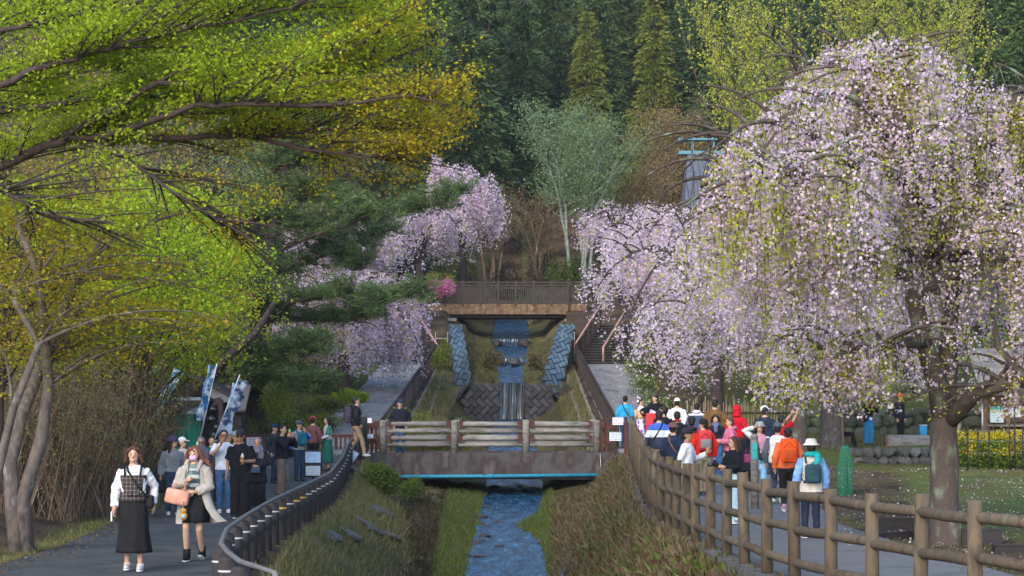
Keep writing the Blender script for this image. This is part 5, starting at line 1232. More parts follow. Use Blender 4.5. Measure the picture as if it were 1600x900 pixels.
L_DKBUSH = LEAF('dark_bush_leaves', [(.03,.06,.012),(.06,.1,.015),(.12,.16,.02)], .25)
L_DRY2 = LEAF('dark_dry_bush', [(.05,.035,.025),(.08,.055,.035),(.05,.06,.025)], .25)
L_LIME = LEAF('lime_bush_leaves', [(.12,.16,.02),(.2,.25,.03),(.28,.3,.06)], .45)
L_AZ = LEAF('azalea_flowers', [(.6,.12,.42),(.75,.25,.55),(.25,.25,.05)], .35)
shrub(470, 640, 64, (.72,.6,1.25), 'clipped dark green mugo bush by the left path', 301, L_DKBUSH, n=5000, ls=.07)
shrub(520, 612, 76, (1.0,.6,.6), 'low green flowering clump at the foot of the white cherry', 302, L_LIME, n=2000, ls=.09)
for i, (x, y, D, sz_, m_, lab) in enumerate(((430,640,69,(.8,.6,1.5),0,'lime bush left of the clipped mugo bush'),(415,610,78,(1.2,.8,1.9),1,'green bush behind the pine trunk'),(455,600,80,(1.1,.8,1.8),0,'pale lime bush under the pine boughs'),(500,640,70,(.8,.6,.6),0,'low lime bush right of the clipped mugo bush'),(350,625,76,(1.2,.8,2.4),1,'green bush behind the shed roof'),(545,600,79,(.7,.5,.5),1,'low green plants at the left edge of the climbing path'),(500,590,86,(1.4,.8,1.6),0,'yellow-green bush deep behind the white cherry'))):
    shrub(x, y, D, sz_, lab, 360+i, (L_LIME, L_BRIGHT)[m_], n=2600, ls=.085)
shrub(660, 620, 68, (1.2,.8,1.5), 'loose lime-green bush on the bank behind the footbridge', 303, L_LIME, n=5200, ls=.08)
shrub(700, 630, 70, (.9,.7,1.2), 'second lime-green bush nearer the dam behind the footbridge', 304, L_LIME, n=3600, ls=.08)
shrub(628, 640, 65.4, (.55,.4,1.5), 'airy green sapling behind the man leaning on the footbridge', 305, L_BRIGHT, n=900, ls=.09)
shrub(688, 460, 103.7, (.75,.5,1.0), 'pink azalea blooming at the left end of the wooden bridge', 306, L_AZ, n=2600, ls=.1, sunk=-.6)
shrub(685, 430, 107.5, (.75,.6,1.6), 'rounded olive bush behind the left end of the wooden bridge', 307, L_OLIVE, n=3000, ls=.11)
shrub(868, 425, 108, (1.2,.7,1.4), 'pale green bush behind the right end of the wooden bridge', 308, L_PALE, n=3400, ls=.12)
shrub(605, 740, 56, (.55,.6,.9), 'tall green weed clump on the bank below the bridge end', 309, LEAF('weed_leaves', [(.08,.13,.02),(.13,.2,.03),(.17,.2,.05)], .4), n=5200, ls=.075)
shrub(640, 765, 58, (.4,.5,.7), 'small green weed clump hanging over the left channel wall', 310, LEAF('weed_leaves', [(.08,.13,.02),(.13,.2,.03),(.17,.2,.05)], .4), n=2200, ls=.06)
shrub(690, 545, 90, (.5,.6,1.3), 'light green shrub beside the left railing under the far bridge', 311, L_LIME, n=1800, ls=.09)
shrub(770, 545, 90, (.55,.8,1.0), 'dry brown bush on the left of the upper stream', 312, LEAF('dry_bush', [(.11,.085,.04),(.16,.13,.06),(.13,.14,.04)], .3), n=2600, ls=.09)
shrub(835, 560, 89, (.35,.6,.9), 'dry tan bush on the right of the upper stream', 313, LEAF('dry_bush', [(.11,.085,.04),(.16,.13,.06),(.13,.14,.04)], .3), n=1800, ls=.09)
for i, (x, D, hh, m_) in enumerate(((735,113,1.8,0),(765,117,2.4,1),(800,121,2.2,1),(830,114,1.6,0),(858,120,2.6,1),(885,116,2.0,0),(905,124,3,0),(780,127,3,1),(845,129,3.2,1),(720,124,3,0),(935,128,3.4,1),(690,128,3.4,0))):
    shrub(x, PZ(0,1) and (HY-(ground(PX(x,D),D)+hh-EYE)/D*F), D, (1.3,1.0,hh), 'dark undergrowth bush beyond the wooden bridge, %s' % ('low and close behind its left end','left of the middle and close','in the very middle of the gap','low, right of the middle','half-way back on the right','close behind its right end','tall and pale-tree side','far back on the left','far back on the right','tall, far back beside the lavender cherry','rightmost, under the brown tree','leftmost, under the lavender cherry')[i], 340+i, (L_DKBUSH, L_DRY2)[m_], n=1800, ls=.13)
for i, (x, y, D, s_) in enumerate(((1000,570,88,.8),(1012,590,80,.8),(1030,600,74,.8),(1040,630,68,.7),(1060,640,66,.6))):
    shrub(x, y, D, (s_,.7,.9), 'daffodil clump %s along the right path edge' % ('nearest the stairs', 'second from the stairs', 'in the middle of the row', 'fourth from the stairs', 'nearest the bridge')[i], 320+i, LEAF('daffodil', [(.07,.13,.02),(.1,.18,.03),(.14,.2,.04),(.7,.68,.4)], .3, pos=[0,.5,.78,.84]), n=1500, ls=.1, name='daffodil_clump', asp=.35)

L_RAPE = LEAF('rapeseed', [(.1,.2,.02),(.18,.28,.03),(.58,.46,.012),(.7,.57,.02)], .4, pos=[0,.4,.5,1])
for i, (x, D, w_) in enumerate(((1520,61.5,.6),(1555,61.8,.8),(1585,61.2,.7),(1615,61.5,.7))):
    X = PX(x, D); random.seed(60+i); r = np.random.default_rng(60+i); t = thing('rapeseed_clump', 'yellow rapeseed in bloom, %s' % ('leftmost and greenest clump beside the trunk', 'tall clump under the left notice', 'clump between the close pair of stakes', 'clump at the right edge')[i], 'flowers', (X, D, ground(X, D))); P = []; Q = []; g = Geo()
    for k in range(150):
        b = Vector((U(-w_,w_), U(-.5,.5), 0)); e = b + Vector((U(-.15,.15), U(-.15,.15), U(.4,1.15))); g.tube([b, e], [.008,.004], 3, cap=False); n_ = 9; P.append(np.array(e) + r.normal(0,.045,(n_,3)) - np.array([0,0,.04])); tt = r.uniform(.1,.8,(8,1)); Q.append(np.array(b)*(1-tt)+np.array(e)*tt)
    part('stems', g, L_DKBUSH, t); P = np.concatenate(P); leaves_obj('flowers', P, .055, L_RAPE, t, asp=.9, seed=i, rnd=r.uniform(.5 if i else .42,1,len(P))); Q = np.concatenate(Q); leaves_obj('leaves', Q, .16, L_RAPE, t, asp=.4, seed=i+9, rnd=r.uniform(0,.38,len(Q)))

# brown thicket of bare stems on the left
L_DRY = LEAF('dry_leaf', [(.12,.08,.045),(.2,.14,.07),(.27,.21,.11),(.15,.17,.04),(.22,.25,.05)], .3)
def thicket(x, D, w_, h, label, seed, n=120):
    random.seed(seed); r = np.random.default_rng(seed); X = PX(x, D); loc = Vector((X, D, ground(X, D))); t = thing('brush_thicket', label, 'shrub', loc); g = Geo(); P = []
    for k in range(n):
        b = Vector((U(-1,1)*w_, U(-1,1)*w_, -.2)); e = b + Vector((U(-.9,.9), U(-.6,.6), h*U(.5,1.1))); m_ = b.lerp(e, .5) + Vector((U(-.25,.25),0,.2)); s_ = bez(b, m_, e, 5); g.tube(s_, taper(U(.008,.018), .004, 6), 4, cap=False)
        for q in range(3):
            c = s_[random.randint(2,5)]; f_ = c + Vector((U(-.6,.6),U(-.5,.5),U(.0,.7))); g.tube([c, (c+f_)/2 + Vector((0,0,.06)), f_], [.008,.006,.003], 3, cap=False)
            if random.random() < .7: n_ = 20; tt = r.uniform(0,1,n_)[:,None]; P.append(np.array(c)*(1-tt)+np.array(f_)*tt + r.normal(0,.07,(n_,3)))
    part('stems', g, mt['twig'], t, True); leaves_obj('dry_leaves', np.concatenate(P), .06, L_DRY, t, asp=.5, seed=seed)
for i, (x, D, w_, h, lab) in enumerate(((40,38,1.0,2.6,'brown bare thicket close behind the grey double trunk'),(130,44,1.1,2.8,'brown bare thicket left of the laughing woman'),(170,48,1.2,3.0,'brown thicket with arching stems beside the path bend'),(186,53,1.1,2.6,'brown thicket left of the woman in the bucket hat'),
        (60,50,1.6,3.2,'brown thicket up the bank behind the leaning trunks'),(120,46,1.8,3.4,'taller brown thicket up the left bank'),(50,40,1.8,3.2,'brown thicket at the left edge behind the trunks'),(105,60,2.0,4.0,'dim brown thicket deep on the left bank'),(20,58,2.5,4.5,'dim brown thicket far up the left slope'),(280,70,2.0,4.0,'brown thicket behind the kiosk'))):
    thicket(x, D, w_, h, lab, 400+i, 190)

# ------------------------------------------------------------------ grass and ground cover (uncountable)
def grass(name, label, n, fn, h, mat, seed, asp=.09, lean=.5):
    r = np.random.default_rng(seed); random.seed(seed); P = np.array([fn(r) for _ in range(n)]); d = np.tile(np.array([0,0,1.6]), (n,1)) + r.normal(0, lean, (n,3))
    o = leaves_obj(name, P, h, mat, None, asp=asp, dirs=d, dirw=1.6, fold=.02, seed=seed); o['kind'] = 'stuff'; o['label'] = label; return o
L_TAN = LEAF('dry_grass', [(.2,.16,.085),(.27,.22,.12),(.14,.15,.04),(.11,.14,.03)], .35)
L_LAWN = LEAF('lawn_grass', [(.1,.11,.035),(.14,.15,.045),(.19,.165,.075),(.12,.15,.035)], .35)
L_GREEN = LEAF('green_grass', [(.08,.12,.025),(.12,.17,.035),(.16,.18,.05)], .35)
def on(X, Y, dz=0): return (X, Y, ground(X, Y) + dz)
def lbank(r):
    Y = r.uniform(19, 61); P = section(Y)[0]; a_, b_ = P[7][0], P[8][0]; t = r.uniform(-.03, 1)**1.3 if True else 0; x = a_ + (b_-a_)*abs(r.uniform(0,1))**1.4; return on(x, Y, -.03)
def lwall(r):
    Y = r.uniform(40, 62); P = section(Y)[0]; x = r.uniform(P[8][0], P[9][0]); return on(x, Y, -.03)
def lfoot(r):
    Y = r.uniform(40, 63); P = section(Y)[0]; x = r.uniform(P[9][0]-.05, P[10][0]); return on(x, Y, -.02)
def rfoot(r):
    Y = r.uniform(40, 63) if r.uniform() < .7 else r.uniform(54, 57.5); P = section(Y)[0]; x = r.uniform(P[13][0], P[14][0]); return on(x, Y, -.02)
def rbank(r):
    Y = r.uniform(30, 60); P = section(Y)[0]; x = r.uniform(P[14][0], P[17][0]+.1); return on(x, Y, -.03)
def rbank2(r):
    Y = r.uniform(21, 58); P = section(Y)[0]; x = P[15][0] + (P[17][0]+.05-P[15][0])*r.uniform(.2,1); return on(x, Y, -.03)
def up(r):
    Y = r.uniform(66.5, 93); P = section(Y)[0]
    c_ = .5 if Y > 83.5 else 0
    if r.uniform() < .5: x = r.uniform(P[7][0]-.0, P[8][0]-c_)
    else: x = r.uniform(P[15][0]+c_, P[16][0])
    return on(x, Y, -.03)
def up2(r):
    Y = r.uniform(84.4, 103); P = section(Y)[0]
    x = r.uniform(P[8][0]+.75, P[10][0]) if r.uniform() < .5 else r.uniform(P[13][0], P[15][0]-.7); return on(x, Y, -.02)
def lawnf(r):
    Y = r.uniform(23, 66); a_ = section(Y)[4]; x = a_ + .05 + r.uniform(0,1)**1.2*9; return on(x, Y, -.01)
def verge(r):
    Y = r.uniform(20, 64); a_ = section(Y)[1]; x = a_ - abs(r.normal(0,.22)); return on(x, Y, -.02)
grass('bank_grass', 'dry tan and green grass on the bank below the bollard fence', 13000, lbank, .24, L_TAN, 1, asp=.06, lean=.75)
grass('bank_grass', 'dark brown and green weeds on the left channel wall', 7000, lwall, .14, LEAF('wall_weed', [(.05,.035,.025),(.08,.055,.03),(.06,.075,.02)], .3), 2, asp=.3)
grass('stream_grass', 'green grass strip left of the stream', 9000, lfoot, .17, L_GREEN, 3)
grass('stream_grass', 'green grass tongue on the right of the stream', 6000, rfoot, .17, L_GREEN, 4)
grass('bank_grass', 'brown dead weeds covering the right bank', 19000, rbank, .22, LEAF('dead_weed', [(.1,.06,.035),(.15,.1,.06),(.19,.15,.09),(.08,.11,.025)], .3), 5, asp=.16, lean=.9)
grass('bank_grass', 'leafy green and russet weeds on the right bank under the fence', 10000, rbank2, .17, LEAF('bank_weed', [(.09,.05,.03),(.13,.08,.04),(.08,.12,.025),(.1,.16,.03)], .3), 6, asp=.4, lean=.9)
grass('slope_grass', 'short grass on the slopes between bridge and dam', 15000, up, .24, L_TAN, 7)
grass('slope_grass', 'moss and dry grass on the slopes above the dam', 8000, up2, .28, LEAF('moss_grass', [(.12,.1,.045),(.16,.14,.06),(.09,.12,.03)], .3), 8)
grass('lawn_grass', 'mown patchy lawn under the large cherry', 60000, lawnf, .055, L_LAWN, 9, asp=.16)
def terr(r):
    Y = r.uniform(66.8, 100); x = r.uniform(section(Y)[4]+.3, 24); return on(x, Y, -.03)
grass('terrace_grass', 'rough grass and dry stems on the terraces under the cherries', 16000, terr, .26, LEAF('terrace_blades', [(.16,.13,.07),(.22,.18,.1),(.09,.11,.03),(.12,.1,.05)], .3), 11, asp=.12, lean=.8)
def lterr(r):
    Y = r.uniform(66.5, 93); a_ = section(Y)[1]; x = a_ - abs(r.normal(0, 1))*2.6; return on(x, Y, -.03)
grass('terrace_grass', 'green and tan grass under the pine beside the climbing left path', 9000, lterr, .2, L_GREEN, 12, asp=.14, lean=.8)
grass('verge_grass', 'tan and green grass verge at the left edge of the path', 6000, verge, .1, LEAF('verge', [(.2,.18,.06),(.24,.22,.09),(.14,.17,.04)], .3), 10)
r_ = np.random.default_rng(41); 
Pp = []
for k in range(90):
    Y0 = r_.uniform(24, 62); x0 = section(Y0)[4] + r_.uniform(-.5, 6); sp = r_.uniform(.2, .9)
    for q in range(int(r_.uniform(8, 60))):
        Y = float(np.clip(Y0 + r_.normal()*sp*2, 22, 64)); Pp.append(on(float(x0 + r_.normal()*sp), Y, .045))
Pp = np.array(Pp)
Pq = []
for Y in r_.uniform(56, 93, 3600):
    P_ = section(Y); a_, b_ = (P_[1], P_[2]) if r_.uniform() < .45 and Y > 62 else (P_[3], P_[4])
    Pq.append(on(float(a_ + (b_-a_)*r_.uniform()), Y, .05))
Pp = np.concatenate([Pp, np.array(Pq)])
o = leaves_obj('fallen_petals', Pp, .035, LEAF('petal', [(.7,.6,.65),(.85,.78,.8)], .2), None, asp=.9, flat=.9, seed=4); o['kind'] = 'stuff'; o['label'] = 'fallen white cherry petals on lawn and path edge'

Pl = []
for Y in r_.uniform(24, 64, 3600):
    P_ = section(Y); sd_ = r_.uniform()
    x = P_[1] + abs(r_.normal())*.35 if sd_ < .5 else (P_[2] - abs(r_.normal())*.25 if sd_ < .75 else (P_[3] + .2 + abs(r_.normal())*.3 if sd_ < .88 else P_[4] - abs(r_.normal())*.3))
    Pl.append(on(float(x), Y, .045))
o = leaves_obj('fallen_leaves', np.array(Pl), .05, LEAF('litter', [(.09,.055,.03),(.16,.1,.05),(.2,.16,.07)], .1), None, asp=.6, flat=.85, seed=5); o['kind'] = 'stuff'; o['label'] = 'brown leaf litter along the path edges'
# ------------------------------------------------------------------ people
PEND = []      # (object, voxel, smooth iterations, extra geometry) baked once at the end
def V3(*p): return Vector(p)
def ik(a, b, l1, l2, hint):
    d = b - a; L = d.length
    if L > (l1+l2)*.995: b = a + d*((l1+l2)*.995/L); d = b - a; L = d.length
    x = (l1*l1 - l2*l2 + L*L)/(2*L); h = math.sqrt(max(0, l1*l1 - x*x)); n = d/L
    hv = (hint - n*hint.dot(n)).normalized()
    return a + n*x + hv*h, b
ARMS = {  # wrist target for the +x side (mirrored for the other), elbow hint, hand direction
 'down': ((.25,-.04,.85), (.3,.6,0), (.02,-.12,-1)), 'swing_f': ((.22,-.2,.9), (.3,.6,0), (0,-.5,-1)), 'swing_b': ((.24,.14,.88), (.4,.6,0), (0,.1,-1)),
 'chest': ((.06,-.2,1.16), (.7,.3,-.6), (-.8,-.3,.5)), 'face': ((.07,-.22,1.36), (.7,.1,-.8), (-.3,.2,1)), 'hold': ((.12,-.27,1.08), (.6,.4,-.5), (-.4,-1,.2)),
 'phone': ((.09,-.34,1.3), (.6,.2,-.8), (-.2,-.5,1)), 'up': ((.1,-.36,1.7), (.5,-.2,-.6), (-.1,-.4,1)), 'hat': ((.13,-.08,1.56), (1,0,.2), (-.9,.1,.3)),
 'wave': ((.28,-.3,1.2), (.5,.3,-.8), (.1,-.2,1)), 'front': ((.12,-.36,.98), (.6,.5,-.3), (-.3,-1,.1)), 'back': ((.08,.16,.95), (1,.3,0), (-1,0,-.2)), 'pocket': ((.2,-.08,.9), (.7,.6,0), (-.3,-.2,-1)), 'reach': ((.1,-.5,1.1), (.4,.5,-.6), (0,-1,.1)), 'belly': ((.05,-.19,1.0), (.8,.3,-.3), (-.9,-.3,0)) }
def remesh_part(name, geo, mat, parent, vox, it=3, extra=None):
    o = part(name, geo, mat, parent, True); PEND.append((o, vox, it, extra)); return o
def hand(g, wr, d, side, s=1.0, curl=.5, palm_in=None):
    """palm, four unequal bent fingers and a thumb on the inner side"""
    d = d.normalized(); inner = V3(-side, -.3, 0) if palm_in is None else palm_in
    nrm = (inner - d*inner.dot(d)).normalized(); lat = d.cross(nrm).normalized()*side
    fw = lat if lat.y < 0 or abs(lat.y) < .2 else -lat
    g.tube([wr - d*.02, wr + d*.03, wr + d*.085], [.024*s, .03*s, .034*s], 8, ell=1.0)
    k0 = wr + d*.075
    for i, (L, off) in enumerate(((.062,.027),(.072,.009),(.066,-.009),(.05,-.026))):
        b = k0 + fw*off*s; m1 = b + (d + nrm*.25*curl)*L*.45; m2 = m1 + (d*.75 + nrm*.8*curl)*L*.35; e = m2 + (d*.35 + nrm*1.0*curl)*L*.28
        g.tube([b, m1, m2, e], [.0095*s, .009*s, .008*s, .006*s], 6)
    tb = wr + d*.025 + fw*.025*s; g.tube([tb, tb + (d*.6 + fw*.7 + nrm*.3)*.035, tb + (d*.9 + fw*.7 + nrm*.5)*.06], [.012*s, .0105*s, .008*s], 6)

def person(px, ytop, D, yaw, label, top='navy', topc=(.03,.04,.08), bot='trousers', botc=(.03,.04,.07), hair='short', hairc='hair_black', hat=None, hatc=(.05,.05,.06), arms=('down','down'), sleeve='long', hem=.84,
           step=.0, kneef=0.0, shoes=(.05,.05,.05), skin='skin', H=None, zg=None, head_yaw=0, female=False, topmat=None, botmat=None, fat=1.0, hood=False, glasses=False, mask=None, lean=0.0, sit=False, vox=None, group=None, sleevec=None, hatyaw=0, hold=False, open_top=None, face=None, curl=.5, skirt=None, neckline=False):
    X = PX(px, D); z = ground(X, D) + .035 if zg is None else zg
    if H is None: H = max(1.5, min(1.84, PZ(ytop, D) - z - (.02 if hat else 0)))
    hs = H/1.65; pxm = F/D; vox = vox or (.0125 if pxm > 75 else .017 if pxm > 55 else .021)
    g = Geo(); ex = Geo(); s_w = .95 if female else 1.04; fat_b = fat
    yw = R(head_yaw); rot = Matrix.Rotation(yw, 3, 'Z')
    hc = V3(0, -.01, 1.535)
    Hd = lambda x, y, zz: hc + rot @ V3(x, y, zz - 1.535)
    dz = 0.0
    seat = .45 if sit else 0
    tor = [(.80,.135,.095),(.88,.165 if female else .158,.112),(1.02,.135*fat_b if female else .15*fat_b,.095*fat_b),(1.15,.148*(.5+.5*fat_b),.102*fat_b),(1.25,.163*s_w,.105),(1.32,.162*s_w,.09),(1.37,.125*s_w,.076),(1.4,.08,.064),(1.43,.055,.056)]
    lofs = lambda zz: -math.sin(lean)*(zz-.8)
    g.rings([(0, lofs(q[0]), q[0], q[1]*.9, q[2]*.9) for q in tor], 16)
    sh = {}; el = {}; wr = {}; hd = {}
    for i, s_ in enumerate((-1, 1)):
        a = arms[i]; A = ARMS[a] if isinstance(a, str) else a
        S = V3(s_*.158*s_w, lofs(1.32), 1.322); w_ = V3(A[0][0]*s_, A[0][1]+lofs(1.2), A[0][2]); hint = V3(A[1][0]*s_, A[1][1], A[1][2]); e_, w_ = ik(S, w_, .275, .245, hint)
        sh[s_], el[s_], wr[s_], hd[s_] = S, e_, w_, V3(A[2][0]*s_, A[2][1], A[2][2])
        g.tube([S, S.lerp(e_, .5), e_, e_.lerp(w_, .35), w_], [.05, .045, .036, .038, .026], 10)
        hand(ex if pxm > 45 else g, w_, hd[s_], s_, 1.0 if pxm > 60 else 1.15, curl)
    hp = {}; kn = {}; an = {}
    for s_ in (-1, 1):
        hp[s_] = V3(s_*.085, 0, .84)
        fy = -step*s_; fz = .085 + (abs(step)*.22 if fy > 0 and step else 0)
        if sit: kn[s_], an[s_] = V3(s_*.12, -.42, .86), V3(s_*.12, -.5, .42)
        else:
            tg = V3(s_*.09, fy, fz); ll = (tg-hp[s_]).length*.503 if abs(step) < .1 else .4; kn[s_], an[s_] = ik(hp[s_], tg, ll, ll*.99, V3(0, -1, 0))
        g.tube([hp[s_], hp[s_].lerp(kn[s_], .5), kn[s_], kn[s_].lerp(an[s_], .3), an[s_]], [.08, .066, .05, .05, .034], 10)
    # neck and head
    g.tube([V3(0, lofs(1.38), 1.38), Hd(0, .01, 1.46)], [.052, .05], 10)
    g.ball(Hd(0, 0, 1.555), (.073, .088, .092), 16, 10, rot); g.ball(Hd(0, -.025, 1.485), (.055, .058, .062), 14, 8, rot)
    g.tube([Hd(0, -.082, 1.55), Hd(0, -.104, 1.515), Hd(0, -.088, 1.508)], [.009, .016, .013], 6)
    for s_ in (-1, 1): g.ball(Hd(s_*.075, .01, 1.535), (.012, .022, .032), 8, 6, rot)
    me = g.mesh('person', mt[skin], True); root = link('person', me, None, (X, D, z - seat*hs), R(yaw)); root.scale = (hs*1.0,)*3
    tag(root, label, 'person', group); PEND.append((root, vox, 3, ex))
    if face or (face is None and abs(((yaw+head_yaw+180) % 360)-180) < 110 and pxm > 44):
        eg = Geo()
        for s_ in (-1, 1):
            ob = part('eye', Geo().ball(Hd(s_*.03, -.083, 1.545), (.0105, .006, .0055), 8, 6, rot), mt['eye'], root, True)
            part('eyebrow', Geo().tube([Hd(s_*.016,-.089,1.566), Hd(s_*.032,-.087,1.572), Hd(s_*.047,-.076,1.567)], [.0025,.003,.002], 5), mt[hairc], root, True)
        if not mask:
            part('mouth', Geo().tube([Hd(-.025,-.079,1.476), Hd(-.012,-.086,1.471), Hd(.012,-.086,1.471), Hd(.025,-.079,1.476)], [.004,.008,.008,.004], 6), mt['lip'], root, True)
        if label.startswith('laughing'):
            part('teeth', Geo().tube([Hd(-.018,-.087,1.478), Hd(0,-.092,1.474), Hd(.018,-.087,1.478)], [.004,.006,.004], 6), mt['white'], root, True)
    if mask: part('face_mask', Geo().ball(Hd(0,-.05,1.487), (.062,.058,.05), 14, 10, rot), cloth('lilac_mask', mask), root, True)
    if glasses:
        gg = Geo()
        for s_ in (-1, 1):
            P = [Hd(s_*.034 + .026*math.cos(t), -.1, 1.543 + .021*math.sin(t)) for t in np.linspace(0, 6.3, 11)]; gg.tube(P, .0042, 5); gg.tube([Hd(s_*.06,-.098,1.548), Hd(s_*.08,0,1.55)], .0035, 5)
            if glasses == 'sun': gg.ball(Hd(s_*.034,-.099,1.543), (.028,.006,.022), 10, 6, rot)
        gg.tube([Hd(-.01,-.1,1.548), Hd(.01,-.1,1.548)], .003, 5); part('glasses', gg, mt['eye'], root)
    # hair
    hm = mt[hairc]
    if hair and hair != 'none':
        h = Geo(); h.ball(Hd(0, .022, 1.578), (.084, .096, .088), 16, 10, rot); h.ball(Hd(0, .045, 1.53), (.078, .068, .08), 14, 8, rot)
        if hair == 'bob':
            for s_ in (-1, 1): h.tube([Hd(s_*.06,-.02,1.62), Hd(s_*.088,-.01,1.56), Hd(s_*.1,.0,1.48), Hd(s_*.125,-.005,1.435)], [.03,.032,.03,.014], 8)
            h.tube([Hd(0,.08,1.58), Hd(0,.085,1.5), Hd(0,.09,1.43)], [.08,.085,.05], 10)
            h.tube([Hd(-.01,-.06,1.645), Hd(.05,-.075,1.61), Hd(.075,-.05,1.57)], [.018,.018,.012], 6); h.tube([Hd(-.01,-.06,1.645), Hd(-.055,-.07,1.605), Hd(-.078,-.045,1.57)], [.018,.018,.012], 6)
        if hair == 'long':
            for s_ in (-1, 1): h.tube([Hd(s_*.05,-.03,1.63), Hd(s_*.085,-.01,1.56), Hd(s_*.098,.01,1.45), Hd(s_*.11,.02,1.33), Hd(s_*.12,.03,1.24)], [.03,.03,.034,.03,.012], 8)
            h.tube([Hd(0,.07,1.6), Hd(0,.09,1.5), Hd(0,.115,1.38), Hd(0,.12,1.25)], [.07,.075,.07,.03], 10)
        if hair == 'bun': h.ball(Hd(0, .1, 1.6), .05, 10, 8)
        if hair == 'flower_bun': h.ball(Hd(0, .1, 1.57), .055, 10, 8)
        if hair == 'wild':
            for s_, dx_ in ((-1,.19),(1,.24)): h.tube([Hd(s_*.05,-.03,1.635), Hd(s_*.092,-.01,1.55), Hd(s_*.125,.02,1.45), Hd(s_*dx_,.05,1.36)], [.03,.036,.034,.01], 8); h.tube([Hd(s_*.07,.03,1.6), Hd(s_*.13,.05,1.48), Hd(s_*(dx_-.02),.06,1.42)], [.03,.03,.01], 8)
            h.tube([Hd(0,.07,1.6), Hd(0,.09,1.5), Hd(0,.115,1.36)], [.075,.09,.05], 10)
            h.tube([Hd(-.03,-.08,1.63), Hd(.0,-.095,1.6), Hd(.05,-.085,1.575)], [.02,.014,.006], 6); h.tube([Hd(-.02,-.08,1.63), Hd(-.04,-.092,1.6), Hd(-.055,-.082,1.57)], [.02,.014,.006], 6)
        remesh_part('hair', h, hm, root, vox*.9, 2)
    if hat:
        hm_ = cloth('hat_%.2f_%.2f_%.2f' % hatc, hatc); h = Geo()
        r2 = Matrix.Rotation(yw + R(hatyaw), 3, 'Z'); Hh = lambda x, y, zz: hc + r2 @ V3(x, y, zz - 1.535)
        if hat == 'cap':
            h.ball(Hh(0, .012, 1.6), (.092, .104, .088), 18, 10, r2); remesh_part('cap', h, hm_, root, vox*.9, 1); b = Geo(); b.ball(Hh(0, -.125, 1.6), (.072, .075, .012), 14, 6, r2 @ Matrix.Rotation(R(8), 3, 'X')); part('cap_brim', b, hm_, root, True)
        elif hat == 'bucket':
            h.rings([(hc.x, .015, 1.575, .148, .155), (hc.x, .015, 1.6, .12, .125), (hc.x, .015, 1.622, .097, .108), (hc.x, .015, 1.67, .088, .098), (hc.x, .015, 1.69, .06, .07)], 20); part('bucket_hat', h, hm_, root, True)
        elif hat == 'hijab':
            h.ball(Hd(0, .03, 1.565), (.095, .1, .112), 16, 10, rot); h.tube([Hd(0, .04, 1.5), V3(0, .02, 1.42), V3(0, .0, 1.3), V3(0,-.02,1.16)], [.085, .125, .2, .215], 18, ell=.62); h.tube([Hd(0,-.03,1.45), V3(0,-.07,1.4), V3(0,-.1,1.3)], [.06,.085,.1], 12, ell=.7)
            remesh_part('headscarf', h, hm_, root, vox, 2)
        elif hat == 'hood':
            h.ball(Hd(0, .035, 1.575), (.108, .112, .12), 16, 10, rot); h.tube([Hd(0, .05, 1.5), V3(0, .03, 1.4)], [.1, .13], 14); remesh_part('hood', h, hm_, root, vox, 2)
    # clothes
    tm = topmat or cloth('top_%.2f_%.2f_%.2f' % topc, topc)
    if top:
        c = Geo(); inf = .022 if top != 'jacket' else .036
        rows = [q for q in tor if q[0] > hem + .02 and q[0] < 1.41]
        first = (hem, np.interp(hem, [q[0] for q in tor], [q[1] for q in tor]), np.interp(hem, [q[0] for q in tor], [q[2] for q in tor]))
        if hem < .8: first = (hem, .17 + (.8-hem)*.12, .13)
        rows = [first] + ([(.8,.165,.12),(.88,.165,.115)] + [q for q in rows if q[0] > .9] if hem < .8 else rows)
        c.rings([(0, lofs(q[0]), q[0], q[1]+inf*(1.0 if q[0] < 1.36 else .5), q[2]+inf*(1.0 if q[0] < 1.36 else .5)) for q in rows], 20)
        sg = c; sleeve_parts = []
        for s_ in (-1, 1):
            S, E, Wp = sh[s_], el[s_], wr[s_]; d1 = (E-S); k = inf*.75
            if sleevec: sg = Geo(); sleeve_parts.append(sg)
            if sleeve == 'long': sg.tube([S - d1*.05, S.lerp(E,.5), E, E.lerp(Wp,.5), E.lerp(Wp,.97)], [.05+k, .05+k, .045+k, .041+k, .036+k], 12)
            elif sleeve == 'short': sg.tube([S - d1*.05, S.lerp(E,.5), S.lerp(E,.85)], [.06+k, .06+k, .06+k], 12)
            elif sleeve == 'wide': sg.tube([S - d1*.05, S.lerp(E,.5), E, E.lerp(Wp,.95)], [.065+k, .07+k, .085+k, .12+k], 12)
        remesh_part('top', c, tm, root, vox, 3)
        if sleevec:
            for q_ in sleeve_parts: remesh_part('sleeve', q_, cloth('slv_%.2f_%.2f_%.2f' % sleevec, sleevec), root, vox, 2)
        if hood:
            hg = Geo(); hg.tube([V3(-.11,.02,1.4), V3(-.06,.1,1.41), V3(0,.125,1.4), V3(.06,.1,1.41), V3(.11,.02,1.4)], [.03,.05,.06,.05,.03], 8); remesh_part('hood', hg, tm, root, vox, 2)
    bm_ = botmat or cloth('bot_%.2f_%.2f_%.2f' % botc, botc)
